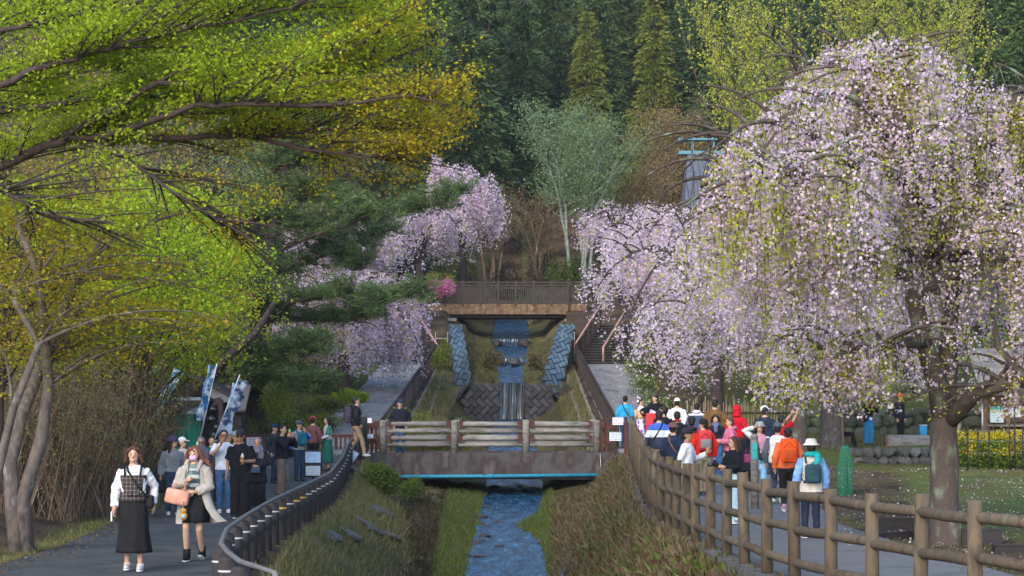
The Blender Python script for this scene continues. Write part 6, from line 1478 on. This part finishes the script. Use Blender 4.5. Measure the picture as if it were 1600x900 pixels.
    if bot in ('trousers', 'wide'):
        b = Geo(); wd = .035 if bot == 'wide' else 0
        b.rings([(0, 0, .76, .13, .1), (0, 0, .84, .172, .125), (0, 0, .93, .165*max(1,fat*.95), .12*max(1,fat*.95)), (0, 0, 1.0, .148*max(1,fat), .108*max(1,fat))], 18)
        for s_ in (-1, 1):
            a, k_, f_ = hp[s_], kn[s_], an[s_]; fl_ = f_ + (V3(0,0,-.02))
            b.tube([a + V3(0,0,.02), a.lerp(k_,.5), k_, k_.lerp(fl_,.4), k_.lerp(fl_,.75), fl_], [.097*(.5+.5*fat), .084*(.5+.5*fat)+wd*.5, .068+wd, .064+wd, .058+wd*1.3, .054+wd*1.6], 12)
        remesh_part('trousers', b, bm_, root, vox, 3)
    elif bot == 'skirt':
        L = skirt or .3; b = Geo(); fr = step*.5
        b.rings([(0,0,1.04,.138,.103), (0,0,.94,.172,.128), (0,0,.84,.18,.14), (0,-.01,(.84+L)/2,.178+.03*(.84-L),.165+.35*abs(step)), (0,0,L+.05,.17+.1*(.84-L),.165+.55*abs(step)), (0,0,L,.175+.1*(.84-L),.17+.6*abs(step))], 36, wave=(.07, 9, .4)); part('skirt', b, bm_, root, True)
    # shoes
    for s_ in (-1, 1):
        f_ = an[s_]; sm = cloth('shoe_%.2f_%.2f_%.2f' % shoes, shoes, .6); q = Geo(); up_ = .06 if f_.z > .1 else 0
        q.ball((f_.x, f_.y-.05, f_.z-.045+up_*.1), (.046, .128, .042), 12, 8, Matrix.Rotation(R(-25 if up_ else 0), 3, 'X')); q.tube([f_ + V3(0,.015,-.05), f_ + V3(0,.005,.02)], [.052,.046], 10)
        so_ = remesh_part('shoe', q, sm, root, vox*.8, 1)
        if pxm > 75: part('sole', Geo().ball((f_.x, f_.y-.05, f_.z-.072), (.05,.135,.014), 12, 6, Matrix.Rotation(R(-25 if up_ else 0), 3, 'X')), mt['white'], so_, True)
    root['_'] = 1; del root['_']
    return dict(o=root, wr=wr, el=el, sh=sh, hd=hd, Hd=Hd, kn=kn, an=an, hs=hs)

def acc(p, name, label, cat, group=None):
    """a thing carried by a person: its own top-level object in the carrier's place"""
    r = p['o']; t = thing(name, label, cat, r.location.copy(), r.rotation_euler.z, group); t.scale = r.scale.copy(); return t
def backpack(p, label, col, col2=None, size=(.3,.16,.42), z=1.2, front=False, quilt=False):
    s_ = -1 if front else 1; t = acc(p, 'backpack', label, 'backpack'); m = cloth('bag_%.2f_%.2f_%.2f' % col, col, .7); y = s_*(.135 + size[1]/2)
    part('body', Geo().rbox((0, y, z), size, .05, 3), m, t, True)
    part('pocket', Geo().rbox((0, y + s_*size[1]*.5, z-.07), (size[0]*.75, .06, size[2]*.45), .025, 3), cloth('bag_%.2f_%.2f_%.2f' % (col2 or col), col2 or col, .7), t, True)
    for q in (-1, 1):
        part('strap', Geo().tube([V3(q*.1, s_*.13, z+.17), V3(q*.115, s_*.04, 1.43), V3(q*.125, -s_*.1, 1.37), V3(q*.13, -s_*.15, 1.2), V3(q*.16, -s_*.05, 1.05), V3(q*.13, s_*.13, z-.15)], .019, 6), m, t, True)
    part('top_handle', Geo().tube([V3(-.05, y, z+size[2]/2-.02), V3(0, y, z+size[2]/2+.03), V3(.05, y, z+size[2]/2-.02)], .01, 6), m, t, True)
    part('zip', Geo().tube([V3(-size[0]*.38, y+s_*size[1]*.52, z+.05), V3(0, y+s_*size[1]*.53, z+size[2]*.36), V3(size[0]*.38, y+s_*size[1]*.52, z+.05)], .006, 5), mt['darkrail'], t)
    return t
def handbag(p, label, pos, size, col, rot=0, strap=None, name='handbag'):
    t = acc(p, name, label, 'bag'); m = cloth('bag_%.2f_%.2f_%.2f' % col, col, .55)
    rm = Matrix.Rotation(R(rot), 3, 'Y'); part('body', Geo().rbox(pos, size, min(size)*.3, 3, rm), m, t, True)
    P = V3(*pos); w_ = size[0]*.3
    if strap: part('strap', Geo().tube([V3(*q) for q in strap], .011, 6), m, t, True)
    else:
        for q in (-1, 1): part('handle', Geo().tube([P + rm @ V3(-w_, q*size[1]*.3, size[2]*.45), P + rm @ V3(-w_*.7, q*size[1]*.3, size[2]*.45+.1), P + rm @ V3(w_*.7, q*size[1]*.3, size[2]*.45+.1), P + rm @ V3(w_, q*size[1]*.3, size[2]*.45)], .008, 6), m, t, True)
    return t
def strap_across(p, label, col, s_=1, bagpos=None):
    t = acc(p, 'shoulder_bag', label, 'bag'); m = cloth('bag_%.2f_%.2f_%.2f' % col, col, .6)
    part('strap', Geo().tube([V3(s_*.09,-.03,1.43), V3(s_*.06,-.13,1.33), V3(-s_*.06,-.155,1.15), V3(-s_*.17,-.1,1.0), V3(-s_*.19,.03,.95), V3(-s_*.1,.15,1.05), V3(s_*.02,.155,1.25), V3(s_*.085,.09,1.4), V3(s_*.09,-.03,1.43)], .014, 6), m, t, True)
    part('body', Geo().rbox(bagpos or (-s_*.21, -.04, .9), (.12,.2,.17), .03, 3), m, t, True); return t
def phone(p, s_, label):
    t = acc(p, 'phone', label, 'phone'); w_ = p['wr'][s_] + p['hd'][s_].normalized()*.1; part('body', Geo().rbox(w_ + V3(0,-.02,.03), (.075,.012,.15), .006, 2), mt['eye'], t); part('screen', Geo().rbox(w_ + V3(0,-.012,.03), (.066,.004,.14), .0015, 1), cloth('screen', (.05,.08,.12), .2), t); return t
def icecream(p, s_, label, col=(.75,.7,.6)):
    t = acc(p, 'ice_cream', label, 'ice cream'); w_ = p['wr'][s_] + p['hd'][s_].normalized()*.07 + V3(0,-.03,.0)
    part('cone', Geo().tube([w_ + V3(0,0,-.05), w_ + V3(0,0,.06)], [.008,.028], 10), cloth('wafer', (.5,.3,.12)), t); part('scoop', Geo().ball(w_ + V3(0,0,.08), (.034,.034,.03), 10, 6).ball(w_ + V3(0,0,.108), (.024,.024,.022), 10, 6).ball(w_ + V3(0,0,.128), (.012,.012,.016), 8, 5), cloth('ice_%.2f' % col[2], col), t, True); return t

# patterned cloths
def PLAID():
    m, t, p = base_mat('plaid_cloth'); tc = t.nodes.new('ShaderNodeTexCoord'); out = None
    sp = t.nodes.new('ShaderNodeSeparateXYZ'); t.links.new(tc.outputs['Object'], sp.inputs[0]); vals = []
    for ax in (0, 2):
        a = t.nodes.new('ShaderNodeMath'); a.operation = 'MULTIPLY'; a.inputs[1].default_value = 19; t.links.new(sp.outputs[ax], a.inputs[0])
        f_ = t.nodes.new('ShaderNodeMath'); f_.operation = 'FRACT'; t.links.new(a.outputs[0], f_.inputs[0]); r_ = ramp(t, [(.0,.0,.0),(.0,.0,.0),(.5,.5,.5),(.12,.12,.12),(.0,.0,.0)], [0,.3,.42,.55,.7]); t.links.new(f_.outputs[0], r_.inputs[0]); vals.append(r_)
    ad = t.nodes.new('ShaderNodeMath'); ad.operation = 'ADD'; t.links.new(vals[0].outputs[0], ad.inputs[0]); t.links.new(vals[1].outputs[0], ad.inputs[1])
    c = ramp(t, [(.03,.024,.026),(.1,.08,.075),(.45,.38,.34)], [0,.45,.9]); t.links.new(ad.outputs[0], c.inputs[0]); t.links.new(c.outputs[0], p.inputs['Base Color']); p.inputs['Roughness'].default_value = .9; return m
def BANDS(name, cols, pos, coord=2):
    m, t, p = base_mat(name); tc = t.nodes.new('ShaderNodeTexCoord'); sp = t.nodes.new('ShaderNodeSeparateXYZ'); t.links.new(tc.outputs['Object'], sp.inputs[0]); r_ = ramp(t, cols, pos); r_.color_ramp.interpolation = 'CONSTANT'
    a = t.nodes.new('ShaderNodeMapRange'); a.inputs[1].default_value = .8; a.inputs[2].default_value = 1.45; t.links.new(sp.outputs[coord], a.inputs[0]); t.links.new(a.outputs[0], r_.inputs[0]); t.links.new(r_.outputs[0], p.inputs['Base Color']); p.inputs['Roughness'].default_value = .85; return m
def FLORAL(name, ground_, fl):
    m, t, p = base_mat(name); tc = t.nodes.new('ShaderNodeTexCoord'); v = t.nodes.new('ShaderNodeTexVoronoi'); v.inputs['Scale'].default_value = 9; t.links.new(tc.outputs['Object'], v.inputs[0]); r_ = ramp(t, [fl, fl, ground_], [0,.42,.5]); t.links.new(v.outputs['Distance'], r_.inputs[0]); t.links.new(r_.outputs[0], p.inputs['Base Color']); p.inputs['Roughness'].default_value = .7; return m
JEAN = (.045,.11,.24); DJ = (.025,.045,.09); BLK = (.014,.014,.017)

# --- left path
p = person(209, 702, 26.8, 4, 'laughing woman in plaid top over white sleeves and long black skirt', topc=(.72,.72,.76), bot='skirt', botc=BLK, hair='bob', hairc='hair_brown', arms=('down','swing_b'), female=True, step=.045, shoes=(.5,.45,.46), skirt=.25, zg=.03, H=1.63, sleeve='long', hem=.98, vox=.0095)
c = Geo(); c.rings([(0,0,.93,.188,.15),(0,0,1.0,.166,.132),(0,0,1.05,.156,.125),(0,0,1.15,.168,.136),(0,-.005,1.26,.182,.14),(0,-.01,1.275,.178,.136)], 28, wave=None)
part('plaid_bodice', c, PLAID(), p['o'], True); part('tie_bow', Geo().ball((-.05,-.145,1.03), (.05,.022,.03), 10, 6, Matrix.Rotation(R(20),3,'Y')).ball((.05,-.145,1.03), (.05,.022,.03), 10, 6, Matrix.Rotation(R(-20),3,'Y')), PLAID(), p['o'], True)
for s_ in (-1, 1): part('shoulder_strap', Geo().tube([V3(s_*.1,-.14,1.27), V3(s_*.11,-.1,1.37), V3(s_*.11,0,1.415), V3(s_*.1,.1,1.36), V3(s_*.1,.14,1.26)], .014, 6), cloth('black_strap', BLK), p['o'], True)
strap_across(p, 'black cross-body strap worn over the plaid top', BLK, -1, (.2,.05,.92))
acc_ = acc(p, 'phone', 'small white phone in the hand of the woman in plaid', 'phone'); w_ = p['wr'][-1]; part('body', Geo().rbox(w_ + V3(-.03,-.03,-.12), (.02,.07,.13), .006, 2), mt['white'], acc_)
p = person(304, 712, 28.6, -4, 'woman with lilac face mask in open grey coat and short black skirt', topc=(.16,.2,.2), bot='skirt', botc=(.016,.017,.022), hair='wild', hairc='hair_red', arms=('chest','belly'), female=True, step=-.1, shoes=BLK, skirt=.56, mask=(.5,.36,.55), zg=.03, H=1.6, head_yaw=-6, vox=.0095, sleevec=None, sleeve='none', hem=.9)
# open coat: shell with the front open, right side blown out
cm = cloth('stone_coat', (.36,.33,.3)); g = Geo(); n = 26
rowsC = [(1.41,.1,.085,0),(1.37,.185,.12,0),(1.25,.215,.155,0),(1.05,.215,.16,.0),(.9,.225,.17,.02),(.75,.25,.19,.05),(.62,.27,.2,.1),(.54,.275,.205,.15)]
for li, off in enumerate((0, -.012)):
    for (zz, a_, b_, bl_) in rowsC:
        for k in range(n+1):
            th_ = R(-58 + 296*k/n); cx = math.cos(th_); sy = math.sin(th_); kk = max(0, cx)*max(0, .4 - sy)*1.6
            g.v.append(((a_+off)*cx + bl_*1.4*kk, (b_+off)*sy + .01*math.sin(k*1.3+zz*9), zz + .05*kk*bl_*4))
m_ = len(rowsC)
for li in range(2):
    for i in range(m_-1):
        for k in range(n):
            q = (li*m_*(n+1) + i*(n+1)+k, li*m_*(n+1) + i*(n+1)+k+1, li*m_*(n+1) + (i+1)*(n+1)+k+1, li*m_*(n+1) + (i+1)*(n+1)+k); g.f.append(q if li == 0 else q[::-1])
part('coat', g, cm, p['o'], True)
for s_ in (-1, 1):
    S, E, Wp = p['sh'][s_], p['el'][s_], p['wr'][s_]; remesh_part('coat_sleeve', Geo().tube([S, S.lerp(E,.5), E, E.lerp(Wp,.5), E.lerp(Wp,.9)], [.09,.08,.072,.066,.064], 12), cm, p['o'], .012, 2)
    part('collar', Geo().tube([V3(s_*.03,.09,1.46), V3(s_*.1,.03,1.45), V3(s_*.1,-.08,1.4), V3(s_*.07,-.14,1.28)], [.03,.035,.035,.012], 8), cm, p['o'], True)
part('patterned_blouse', Geo().rings([(0,-.02,1.0,.13,.115),(0,-.02,1.2,.135,.12),(0,-.015,1.33,.12,.1)], 20), BANDS('teal_blouse', [(.05,.09,.1),(.4,.46,.46),(.06,.11,.12),(.35,.42,.42),(.05,.09,.1),(.4,.45,.45)], [0,.42,.5,.6,.68,.78]), p['o'], True)
handbag(p, 'salmon pink leather handbag on the arm of the masked woman', (-.2,-.22,.93), (.34,.14,.22), (.62,.3,.22), 12)
t = acc(p, 'bag_charm', 'orange and blue plush charm hanging below the salmon handbag', 'charm'); part('body', Geo().ball((-.09,-.3,.66), (.055,.04,.06), 10, 8), cloth('plush', (.55,.28,.06)), t, True); part('head', Geo().ball((-.09,-.3,.735), (.045,.04,.04), 10, 8), cloth('plush', (.55,.28,.06)), t, True); part('chain', Geo().tube([V3(-.09,-.29,.87), V3(-.09,-.3,.77)], .008, 5), mt['plank'], t); part('shirt', Geo().ball((-.09,-.325,.655), (.035,.03,.03), 8, 6), cloth('plush_shirt', (.3,.5,.65)), t, True)
for s_ in (-1, 1): part('boot_leg', Geo().tube([p['an'][s_]+V3(0,0,-.03), p['an'][s_]+V3(0,.0,.1)], [.055,.056], 10), cloth('shoe_%.2f_%.2f_%.2f' % BLK, BLK, .6), p['o'], True)
p = person(270, 682, 40.5, 12, 'woman in purple bucket hat and grey jacket with navy trousers', topc=(.17,.19,.23), top='jacket', botc=DJ, hat='bucket', hatc=(.06,.04,.1), arms=('down','down'), female=True, shoes=(.5,.5,.52), hair='long', hem=.92, head_yaw=55, step=.05)
handbag(p, 'black handbag carried low by the woman in the purple bucket hat', (-.27,-.05,.62), (.2,.12,.26), BLK)
person(285, 690, 42.5, 20, 'visitor in white cap half hidden behind the woman in the bucket hat', topc=(.5,.5,.5), hat='cap', hatc=(.6,.62,.62), botc=(.3,.24,.17), head_yaw=40)
p = person(314, 682, 42, 2, 'woman in grey headscarf and glasses lifting an ice cream', topc=(.09,.05,.045), bot='wide', botc=(.02,.025,.03), hat='hijab', hatc=(.13,.13,.17), hair=None, arms=('face','down'), glasses=True, skin='skin_tan', female=True)
icecream(p, -1, 'mint ice cream cone held up by the woman in grey headscarf', (.5,.72,.66))
person(331, 694, 45, 8, 'person in dark green jacket just behind the grey headscarf', topc=(.01,.09,.08), botc=BLK)
p = person(350, 672, 41.5, 10, 'man in white t-shirt and glasses with hand raised', topc=(.55,.6,.72), sleeve='short', botc=JEAN, arms=('face','down'), glasses=True, skin='skin_tan', shoes=(.6,.6,.62), hem=.86)
person(369, 674, 43.5, 4, 'man in grey-green cap behind the large man in black', topc=(.05,.05,.06), hat='cap', hatc=(.17,.21,.2), skin='skin_tan')
p = person(376, 681, 39.5, -2, 'large man in black t-shirt, cap and sunglasses holding a cone', topc=(.012,.013,.02), sleeve='short', botc=BLK, hat='cap', hatc=(.03,.03,.04), arms=('down','hold'), glasses='sun', skin='skin_tan', fat=1.32, bot='wide', hem=.76, H=1.7, zg=.03)
icecream(p, 1, 'ice cream cone in the hand of the large man in black', (.7,.6,.48))
p = person(403, 691, 43, -8, 'woman in black clothes and dark grey headscarf', topc=(.012,.012,.018), bot='wide', botc=BLK, hat='hijab', hatc=(.13,.13,.17), hair=None, arms=('down','belly'), skin='skin_tan', female=True, fat=1.12, top='jacket', hem=.62)
handbag(p, 'dark blue waist bag of the woman in dark headscarf', (-.02,-.19,.92), (.26,.1,.16), (.04,.06,.11), 0, [(-.14,-.15,.95),(-.16,0,1.1),(.05,.1,1.4),(.14,-.05,1.38),(.1,-.17,.98)], 'waist_bag')
p = person(441, 664, 49, 62, 'man in black jacket and grey-brown trousers eating a snack', topc=BLK, top='jacket', botc=(.12,.1,.085), bot='wide', arms=('face','face'), head_yaw=5, hem=.88, zg=.03)
icecream(p, -1, 'pale green snack held to the mouth of the man in black jacket', (.35,.55,.2))
handbag(p, 'black shoulder bag at the side of the man eating', (.24,-.02,1.0), (.14,.2,.2), BLK, 0, [(.2,0,1.1),(.1,.05,1.42),(-.1,.1,1.2)])
person(428, 662, 53, 70, 'person in navy cap behind the man eating a snack', topc=(.03,.035,.05), hat='cap', hatc=(.02,.05,.12))
p = person(467, 657, 54, 35, 'man in grey cap and grey shirt with royal blue arm sleeves', topc=(.3,.31,.3), sleeve='short', botc=DJ, hat='cap', hatc=(.09,.1,.13), arms=('down','face'), hem=.86, head_yaw=20)
for s_ in (-1, 1): remesh_part('arm_sleeve', Geo().tube([p['el'][s_].lerp(p['sh'][s_],.1), p['el'][s_], p['wr'][s_].lerp(p['el'][s_],.08)], [.047,.046,.036], 10), cloth('royal', (.015,.035,.35)), p['o'], .018, 1)
backpack(p, 'teal backpack worn on the chest by the man in the grey cap', (.01,.13,.2), front=True, size=(.26,.12,.38), z=1.16)
person(489, 657, 57, 165, 'person in red knit cap and mauve jacket seen from behind', topc=(.15,.06,.07), hat='cap', hatc=(.4,.05,.05), botc=BLK, hatyaw=150)
p = person(512, 665, 57, -70, 'woman with dark hair in pale vest over green skirt', topc=(.42,.44,.42), sleevec=(.03,.16,.13), sleeve='short', bot='skirt', botc=(.015,.1,.08), hair='long', arms=('belly','belly'), female=True, skirt=.25, hem=.95)
for s_ in (-1, 1): remesh_part('arm_sleeve', Geo().tube([p['el'][s_].lerp(p['sh'][s_],.1), p['el'][s_], p['wr'][s_].lerp(p['el'][s_],.08)], [.05,.048,.038], 10), cloth('whiteslv', (.6,.62,.75)), p['o'], .018, 1)
handbag(p, 'small dark bag held by the woman in the green skirt', (-.02,-.24,.9), (.2,.09,.18), (.03,.05,.05))
p = person(556, 620, 60, 100, 'man in dark hooded jacket and tan trousers striding onto the footbridge', topc=(.017,.018,.024), top='jacket', botc=(.3,.21,.14), arms=('pocket','pocket'), step=-.24, hood=True, shoes=(.6,.6,.6), hem=.86, H=1.74, zg=.73, lean=.04)
backpack(p, 'purple-black backpack on the man striding onto the footbridge', (.06,.045,.075), (.045,.035,.055), size=(.3,.18,.46), z=1.16)
person(625, 622, 63.2, 8, 'man in dark padded jacket, cap and jeans leaning on the footbridge rail', topc=(.014,.017,.028), top='jacket', botc=JEAN, hat='cap', hatc=(.02,.045,.1), arms=('pocket','pocket'), hem=.8, H=1.72, zg=.69, fat=1.1)

# --- right path, far to near
p = person(977, 609, 66, 172, 'man in turquoise jacket with black strap seen from behind', topc=(.03,.3,.55), top='jacket', botc=DJ, arms=('down','down'), hem=.8, H=1.7); strap_across(p, 'black cross-body bag on the man in turquoise', BLK, 1)
km = FLORAL('purple_floral', (.62,.58,.7), (.2,.09,.32))
p = person(1001, 607, 66, 95, 'woman in white and purple floral kimono with flowers in her hair', topmat=FLORAL('pale_floral', (.72,.68,.76), (.5,.38,.6)), sleeve='wide', bot='skirt', botmat=km, hair='flower_bun', arms=('reach','belly'), female=True, skirt=.08, hem=.95, H=1.62)
part('obi', Geo().rings([(0,0,.98,.172,.135),(0,0,1.2,.176,.14)], 18), cloth('obi_gold', (.65,.42,.2)), p['o'], True); part('obi_bow', Geo().rbox((0,.18,1.15), (.26,.1,.24), .03, 2), cloth('obi_gold', (.65,.42,.2)), p['o'], True)
part('hair_flower', Geo().ball(p['Hd'](.03,.08,1.6), .055, 8, 6).ball(p['Hd'](-.03,.1,1.55), .045, 8, 6), cloth('hairflower', (.8,.75,.68)), p['o'], True)
p = person(1024, 597, 66, -42, 'man in black kimono jacket over grey striped hakama', topc=BLK, top='jacket', sleeve='wide', bot='skirt', botmat=M('hakama', (.3,.3,.32), .8, scale=30, var=.5, stretch=(1,1,.05)), arms=('reach','down'), skirt=.1, hem=.62, H=1.72, head_yaw=-15)
backpack(p, 'black bag slung behind the man in the kimono jacket', BLK, size=(.3,.14,.44), z=1.15)
p = person(1058, 622, 60, 175, 'person in white cap and white jacket seen from behind', topc=(.68,.68,.7), top='jacket', hat='cap', hatc=(.72,.72,.74), hair='short')
p = person(1089, 630, 58, 165, 'person in white and navy hooded jacket looking away', topmat=BANDS('white_navy', [(.04,.06,.13),(.04,.06,.13),(.65,.66,.7)], [0,.3,.78]), top='jacket', hood=True, hat=None, hair='short', hem=.8)
person(1117, 614, 57, 178, 'tall man in brown coat seen from behind', topc=(.14,.075,.03), top='jacket', hem=.62, H=1.8, fat=1.12, hair='short', arms=('pocket','pocket'))
person(1152, 628, 54, 150, 'person in bright red hooded jacket with the hood up', topc=(.45,.008,.02), top='jacket', hat='hood', hatc=(.45,.008,.02), hair=None, H=1.72)
person(1195, 641, 53, 170, 'man in white cap and navy jacket behind the woman in pink vest', topc=(.02,.028,.05), top='jacket', hat='cap', hatc=(.7,.71,.75), H=1.74, hatyaw=-90)
p = person(1036, 634, 52, 200, 'dark-haired man in black beside the red panel', topc=BLK, H=1.8, head_yaw=40)
p = person(1030, 645, 49, 172, 'man in blue, white and navy banded jacket with black cap', topmat=BANDS('banded', [(.016,.025,.06),(.016,.025,.06),(.55,.6,.68),(.03,.1,.45)], [0,.05,.42,.66]), top='jacket', hat='cap', hatc=(.02,.025,.03), botc=(.22,.17,.12), hem=.8, fat=1.12, H=1.75); strap_across(p, 'black strap across the banded jacket', BLK, -1)
p = person(1058, 643, 50, 178, 'person in black coat with red collar seen from behind', topc=(.014,.014,.016), top='jacket', hair='short', H=1.72)
part('collar', Geo().tube([V3(-.09,.02,1.43), V3(0,.09,1.45), V3(.09,.02,1.43)], .025, 6), cloth('redcollar', (.4,.02,.02)), p['o'], True)
p = person(1052, 664, 45, 150, 'woman in mauve bucket hat and navy coat', topc=(.016,.026,.055), top='jacket', hat='bucket', hatc=(.13,.065,.065), hair='short', female=True, H=1.6); strap_across(p, 'tan strapped bag of the woman in mauve hat', (.22,.12,.075), 1)
person(1081, 645, 47, 170, 'person in black cap and dark plum hoodie', topc=(.04,.025,.035), top='jacket', hat='cap', hatc=(.02,.02,.024), hood=True, H=1.68)
p = person(1099, 658, 45.5, 185, 'man in red jacket, black cap and khaki trousers seen from behind', topc=(.6,.025,.01), top='jacket', hat='cap', hatc=(.02,.02,.024), hatyaw=-60, head_yaw=60, botc=(.2,.17,.13), bot='wide', H=1.68)
backpack(p, 'red and grey backpack on the man in the red jacket', (.5,.04,.055), (.2,.2,.22), size=(.3,.16,.44), z=1.2)
p = person(1073, 661, 38.5, 70, 'man in white sweatshirt and dark cap waving his hand', topc=(.68,.72,.8), hat='cap', hatc=(.03,.032,.045), arms=('down','wave'), botc=(.3,.5,.7), skin='skin_tan', H=1.72, hem=.88, curl=.1)
p = person(1118, 648, 51, -4, 'woman in black jacket with blue scarf and wide jeans facing the camera', topc=BLK, top='jacket', bot='wide', botc=(.035,.1,.22), hair='bob', arms=('belly','belly'), female=True, hem=.9, H=1.6)
remesh_part('scarf', Geo().tube([V3(-.08,.04,1.43), V3(-.04,-.1,1.4), V3(.05,-.11,1.4), V3(.09,.03,1.43)], .05, 8).tube([V3(0,-.13,1.38), V3(.01,-.15,1.2)], [.06,.045], 8), cloth('scarf', (.1,.13,.24)), p['o'], .02, 2)
p = person(1141, 645, 48.5, -78, 'woman in pink hooded jacket seen in profile', topc=(.55,.16,.26), top='jacket', hood=True, hair='short', hairc='hair_brown', botc=BLK, female=True, H=1.62, arms=('hold','hold'))
person(1168, 688, 46.5, 175, 'person in long black coat behind the woman filming', topc=BLK, top='jacket', botc=BLK, hair='long', hem=.55, H=1.45, female=True)
p = person(1146, 671, 37.6, -62, 'woman with long brown hair in black top and pale jeans filming', topc=BLK, bot='wide', botc=(.35,.52,.65), hair='long', hairc='hair_brown', arms=('hold','hold'), female=True, H=1.6, shoes=(.6,.6,.6), hem=.95)
t = acc(p, 'camera', 'black camera held out by the woman filming', 'camera'); part('body', Geo().rbox((0,-.42,1.13), (.14,.07,.1), .015, 2), mt['eye'], t); part('lens', Geo().tube([V3(0,-.45,1.13), V3(0,-.56,1.13)], [.04,.045], 12), mt['blackpipe'], t, True); part('hood', Geo().rbox((0,-.42,1.195), (.06,.05,.04), .01, 2), mt['eye'], t)
p = person(1187, 654, 45, -4, 'woman in grey bucket hat and pink vest holding her hat and a phone', topc=(.5,.24,.34), sleevec=(.62,.64,.68), hat='bucket', hatc=(.27,.28,.28), botc=(.2,.4,.6), hair='long', arms=('hat','belly'), female=True, shoes=(.6,.45,.5), hem=.9, H=1.62)
handbag(p, 'black crossbody bag of the woman in the pink vest', (.07,-.2,.9), (.2,.08,.15), BLK, 0, [(0,-.18,.97),(-.05,-.17,1.2),(-.09,-.05,1.42)]); handbag(p, 'magenta tote hanging beside the woman in the pink vest', (-.27,-.02,.86), (.16,.12,.2), (.2,.03,.11)); phone(p, 1, 'dark phone in the hand of the woman in pink vest')
p = person(1215, 677, 43, 168, 'man in white vest and grey cap walking away', topc=(.68,.69,.7), sleevec=(.09,.11,.15), hat='cap', hatc=(.07,.09,.13), botc=(.04,.055,.1), shoes=(.5,.6,.45), step=.12, H=1.68, top='jacket', hem=.84)
p = person(1231, 684, 41, 178, 'person in orange jacket and dark trousers walking away', topc=(.75,.16,.06), top='jacket', botc=BLK, hair='short', shoes=(.35,.2,.25), step=-.16, H=1.66)
backpack(p, 'bright orange backpack on the person in the orange jacket', (.8,.09,.01), (.55,.08,.02), size=(.31,.18,.46), z=1.2)
p = person(1222, 650, 49, 118, 'man in red shirt raising both arms to photograph blossom', topc=(.35,.008,.012), sleeve='short', arms=('up','up'), botc=(.25,.2,.16), skin='skin_tan', H=1.66, head_yaw=0); phone(p, 1, 'phone raised by the man in the red shirt')
p = person(1267, 691, 33.5, 182, 'woman in white bucket hat, cream vest and blue sleeves walking away', topc=(.55,.5,.46), sleevec=(.2,.42,.85), top='jacket', hat='bucket', hatc=(.72,.7,.72), botc=(.02,.026,.05), hair='short', female=True, shoes=BLK, hem=.78, step=.05, H=1.6, zg=.03)
backpack(p, 'quilted dark teal mini backpack on the woman in the white hat', (.025,.07,.1), size=(.27,.13,.32), z=1.1)
remesh_part('scarf', Geo().tube([V3(-.1,-.03,1.42), V3(-.1,.09,1.43), V3(.02,.14,1.43), V3(.1,.05,1.42)], .045, 8).tube([V3(-.1,.11,1.42), V3(-.08,.17,1.3), V3(-.02,.2,1.22)], [.06,.055,.04], 8), cloth('teal_scarf', (.02,.4,.45)), p['o'], .013, 2)
# --- up by the stone terrace
p = person(1357, 631, 69, 22, 'woman in black top and wide blue trousers taking a photograph', topc=BLK, bot='wide', botc=(.03,.19,.42), hair='long', arms=('phone','phone'), female=True, hem=.97, H=1.62, head_yaw=35); phone(p, 1, 'phone held up by the woman in blue trousers'); strap_across(p, 'black bag at the hip of the woman in blue trousers', BLK, 1, (-.17,-.08,.9))
p = person(1406, 626, 69, 50, 'man in black jacket with orange cap behind the log bench', topc=(.014,.016,.024), top='jacket', botc=BLK, hat='cap', hatc=(.7,.16,.07), H=1.7, hair='short')
person(1312, 660, 68.6, 75, 'person in black sitting against the stone terrace', topc=BLK, top='jacket', botc=BLK, shoes=(.7,.6,.62), sit=True, H=1.68, hair='long')
person(1497, 640, 72, 70, 'person in maroon top half hidden behind the large cherry trunk', topc=(.12,.012,.02), botc=(.35,.3,.28), H=1.68)

ftex = bpy.data.textures.new('folds', 'CLOUDS'); ftex.noise_scale = .085; ftex.noise_depth = 2
# bake all remeshed pieces in one pass
for o, vox, it, ex in PEND:
    m_ = o.modifiers.new('r', 'REMESH'); m_.mode = 'VOXEL'; m_.voxel_size = vox; m_.use_smooth_shade = True
    if o.name.split('.')[0] in ('top','trousers','sleeve','coat_sleeve','sleeves'): dmod = o.modifiers.new('d', 'DISPLACE'); dmod.texture = ftex; dmod.strength = .034; dmod.mid_level = .5; dmod.texture_coords = 'LOCAL'
    if it: q = o.modifiers.new('s', 'SMOOTH'); q.factor = .5; q.iterations = it
dg = bpy.context.evaluated_depsgraph_get(); new = []
for o, vox, it, ex in PEND: new.append(bpy.data.meshes.new_from_object(o.evaluated_get(dg), preserve_all_data_layers=False, depsgraph=dg))
tris = 0
for (o, vox, it, ex), me in zip(PEND, new):
    o.modifiers.clear(); mats = list(o.data.materials)
    if ex is not None and ex.v:
        bm = bmesh.new(); bm.from_mesh(me); vs = [bm.verts.new(q) for q in ex.v]
        for f_ in ex.f:
            try: bm.faces.new([vs[i] for i in f_])
            except ValueError: pass
        bm.to_mesh(me); bm.free()
    me.materials.clear()
    for q in mats: me.materials.append(q)
    me.shade_smooth(); me.name = o.name; o.data = me; tris += len(me.polygons)*2
print('people tris', tris)
# ------------------------------------------------------------------ thin evening haze
hz = Geo().box(-135, 135, -3, 345, -6, 175); hm, ht, hp = base_mat('haze_air'); ht.nodes.remove(hp)
vol = ht.nodes.new('ShaderNodeVolumePrincipled'); vol.inputs['Color'].default_value = (.84,.89,.93,1); vol.inputs['Density'].default_value = .00022; vol.inputs['Anisotropy'].default_value = .2
ht.links.new(vol.outputs[0], ht.nodes['Material Output'].inputs['Volume'])
stuff('haze', hz.mesh('haze', hm), 'thin pale haze in the valley air')
print('objects', len(bpy.data.objects))
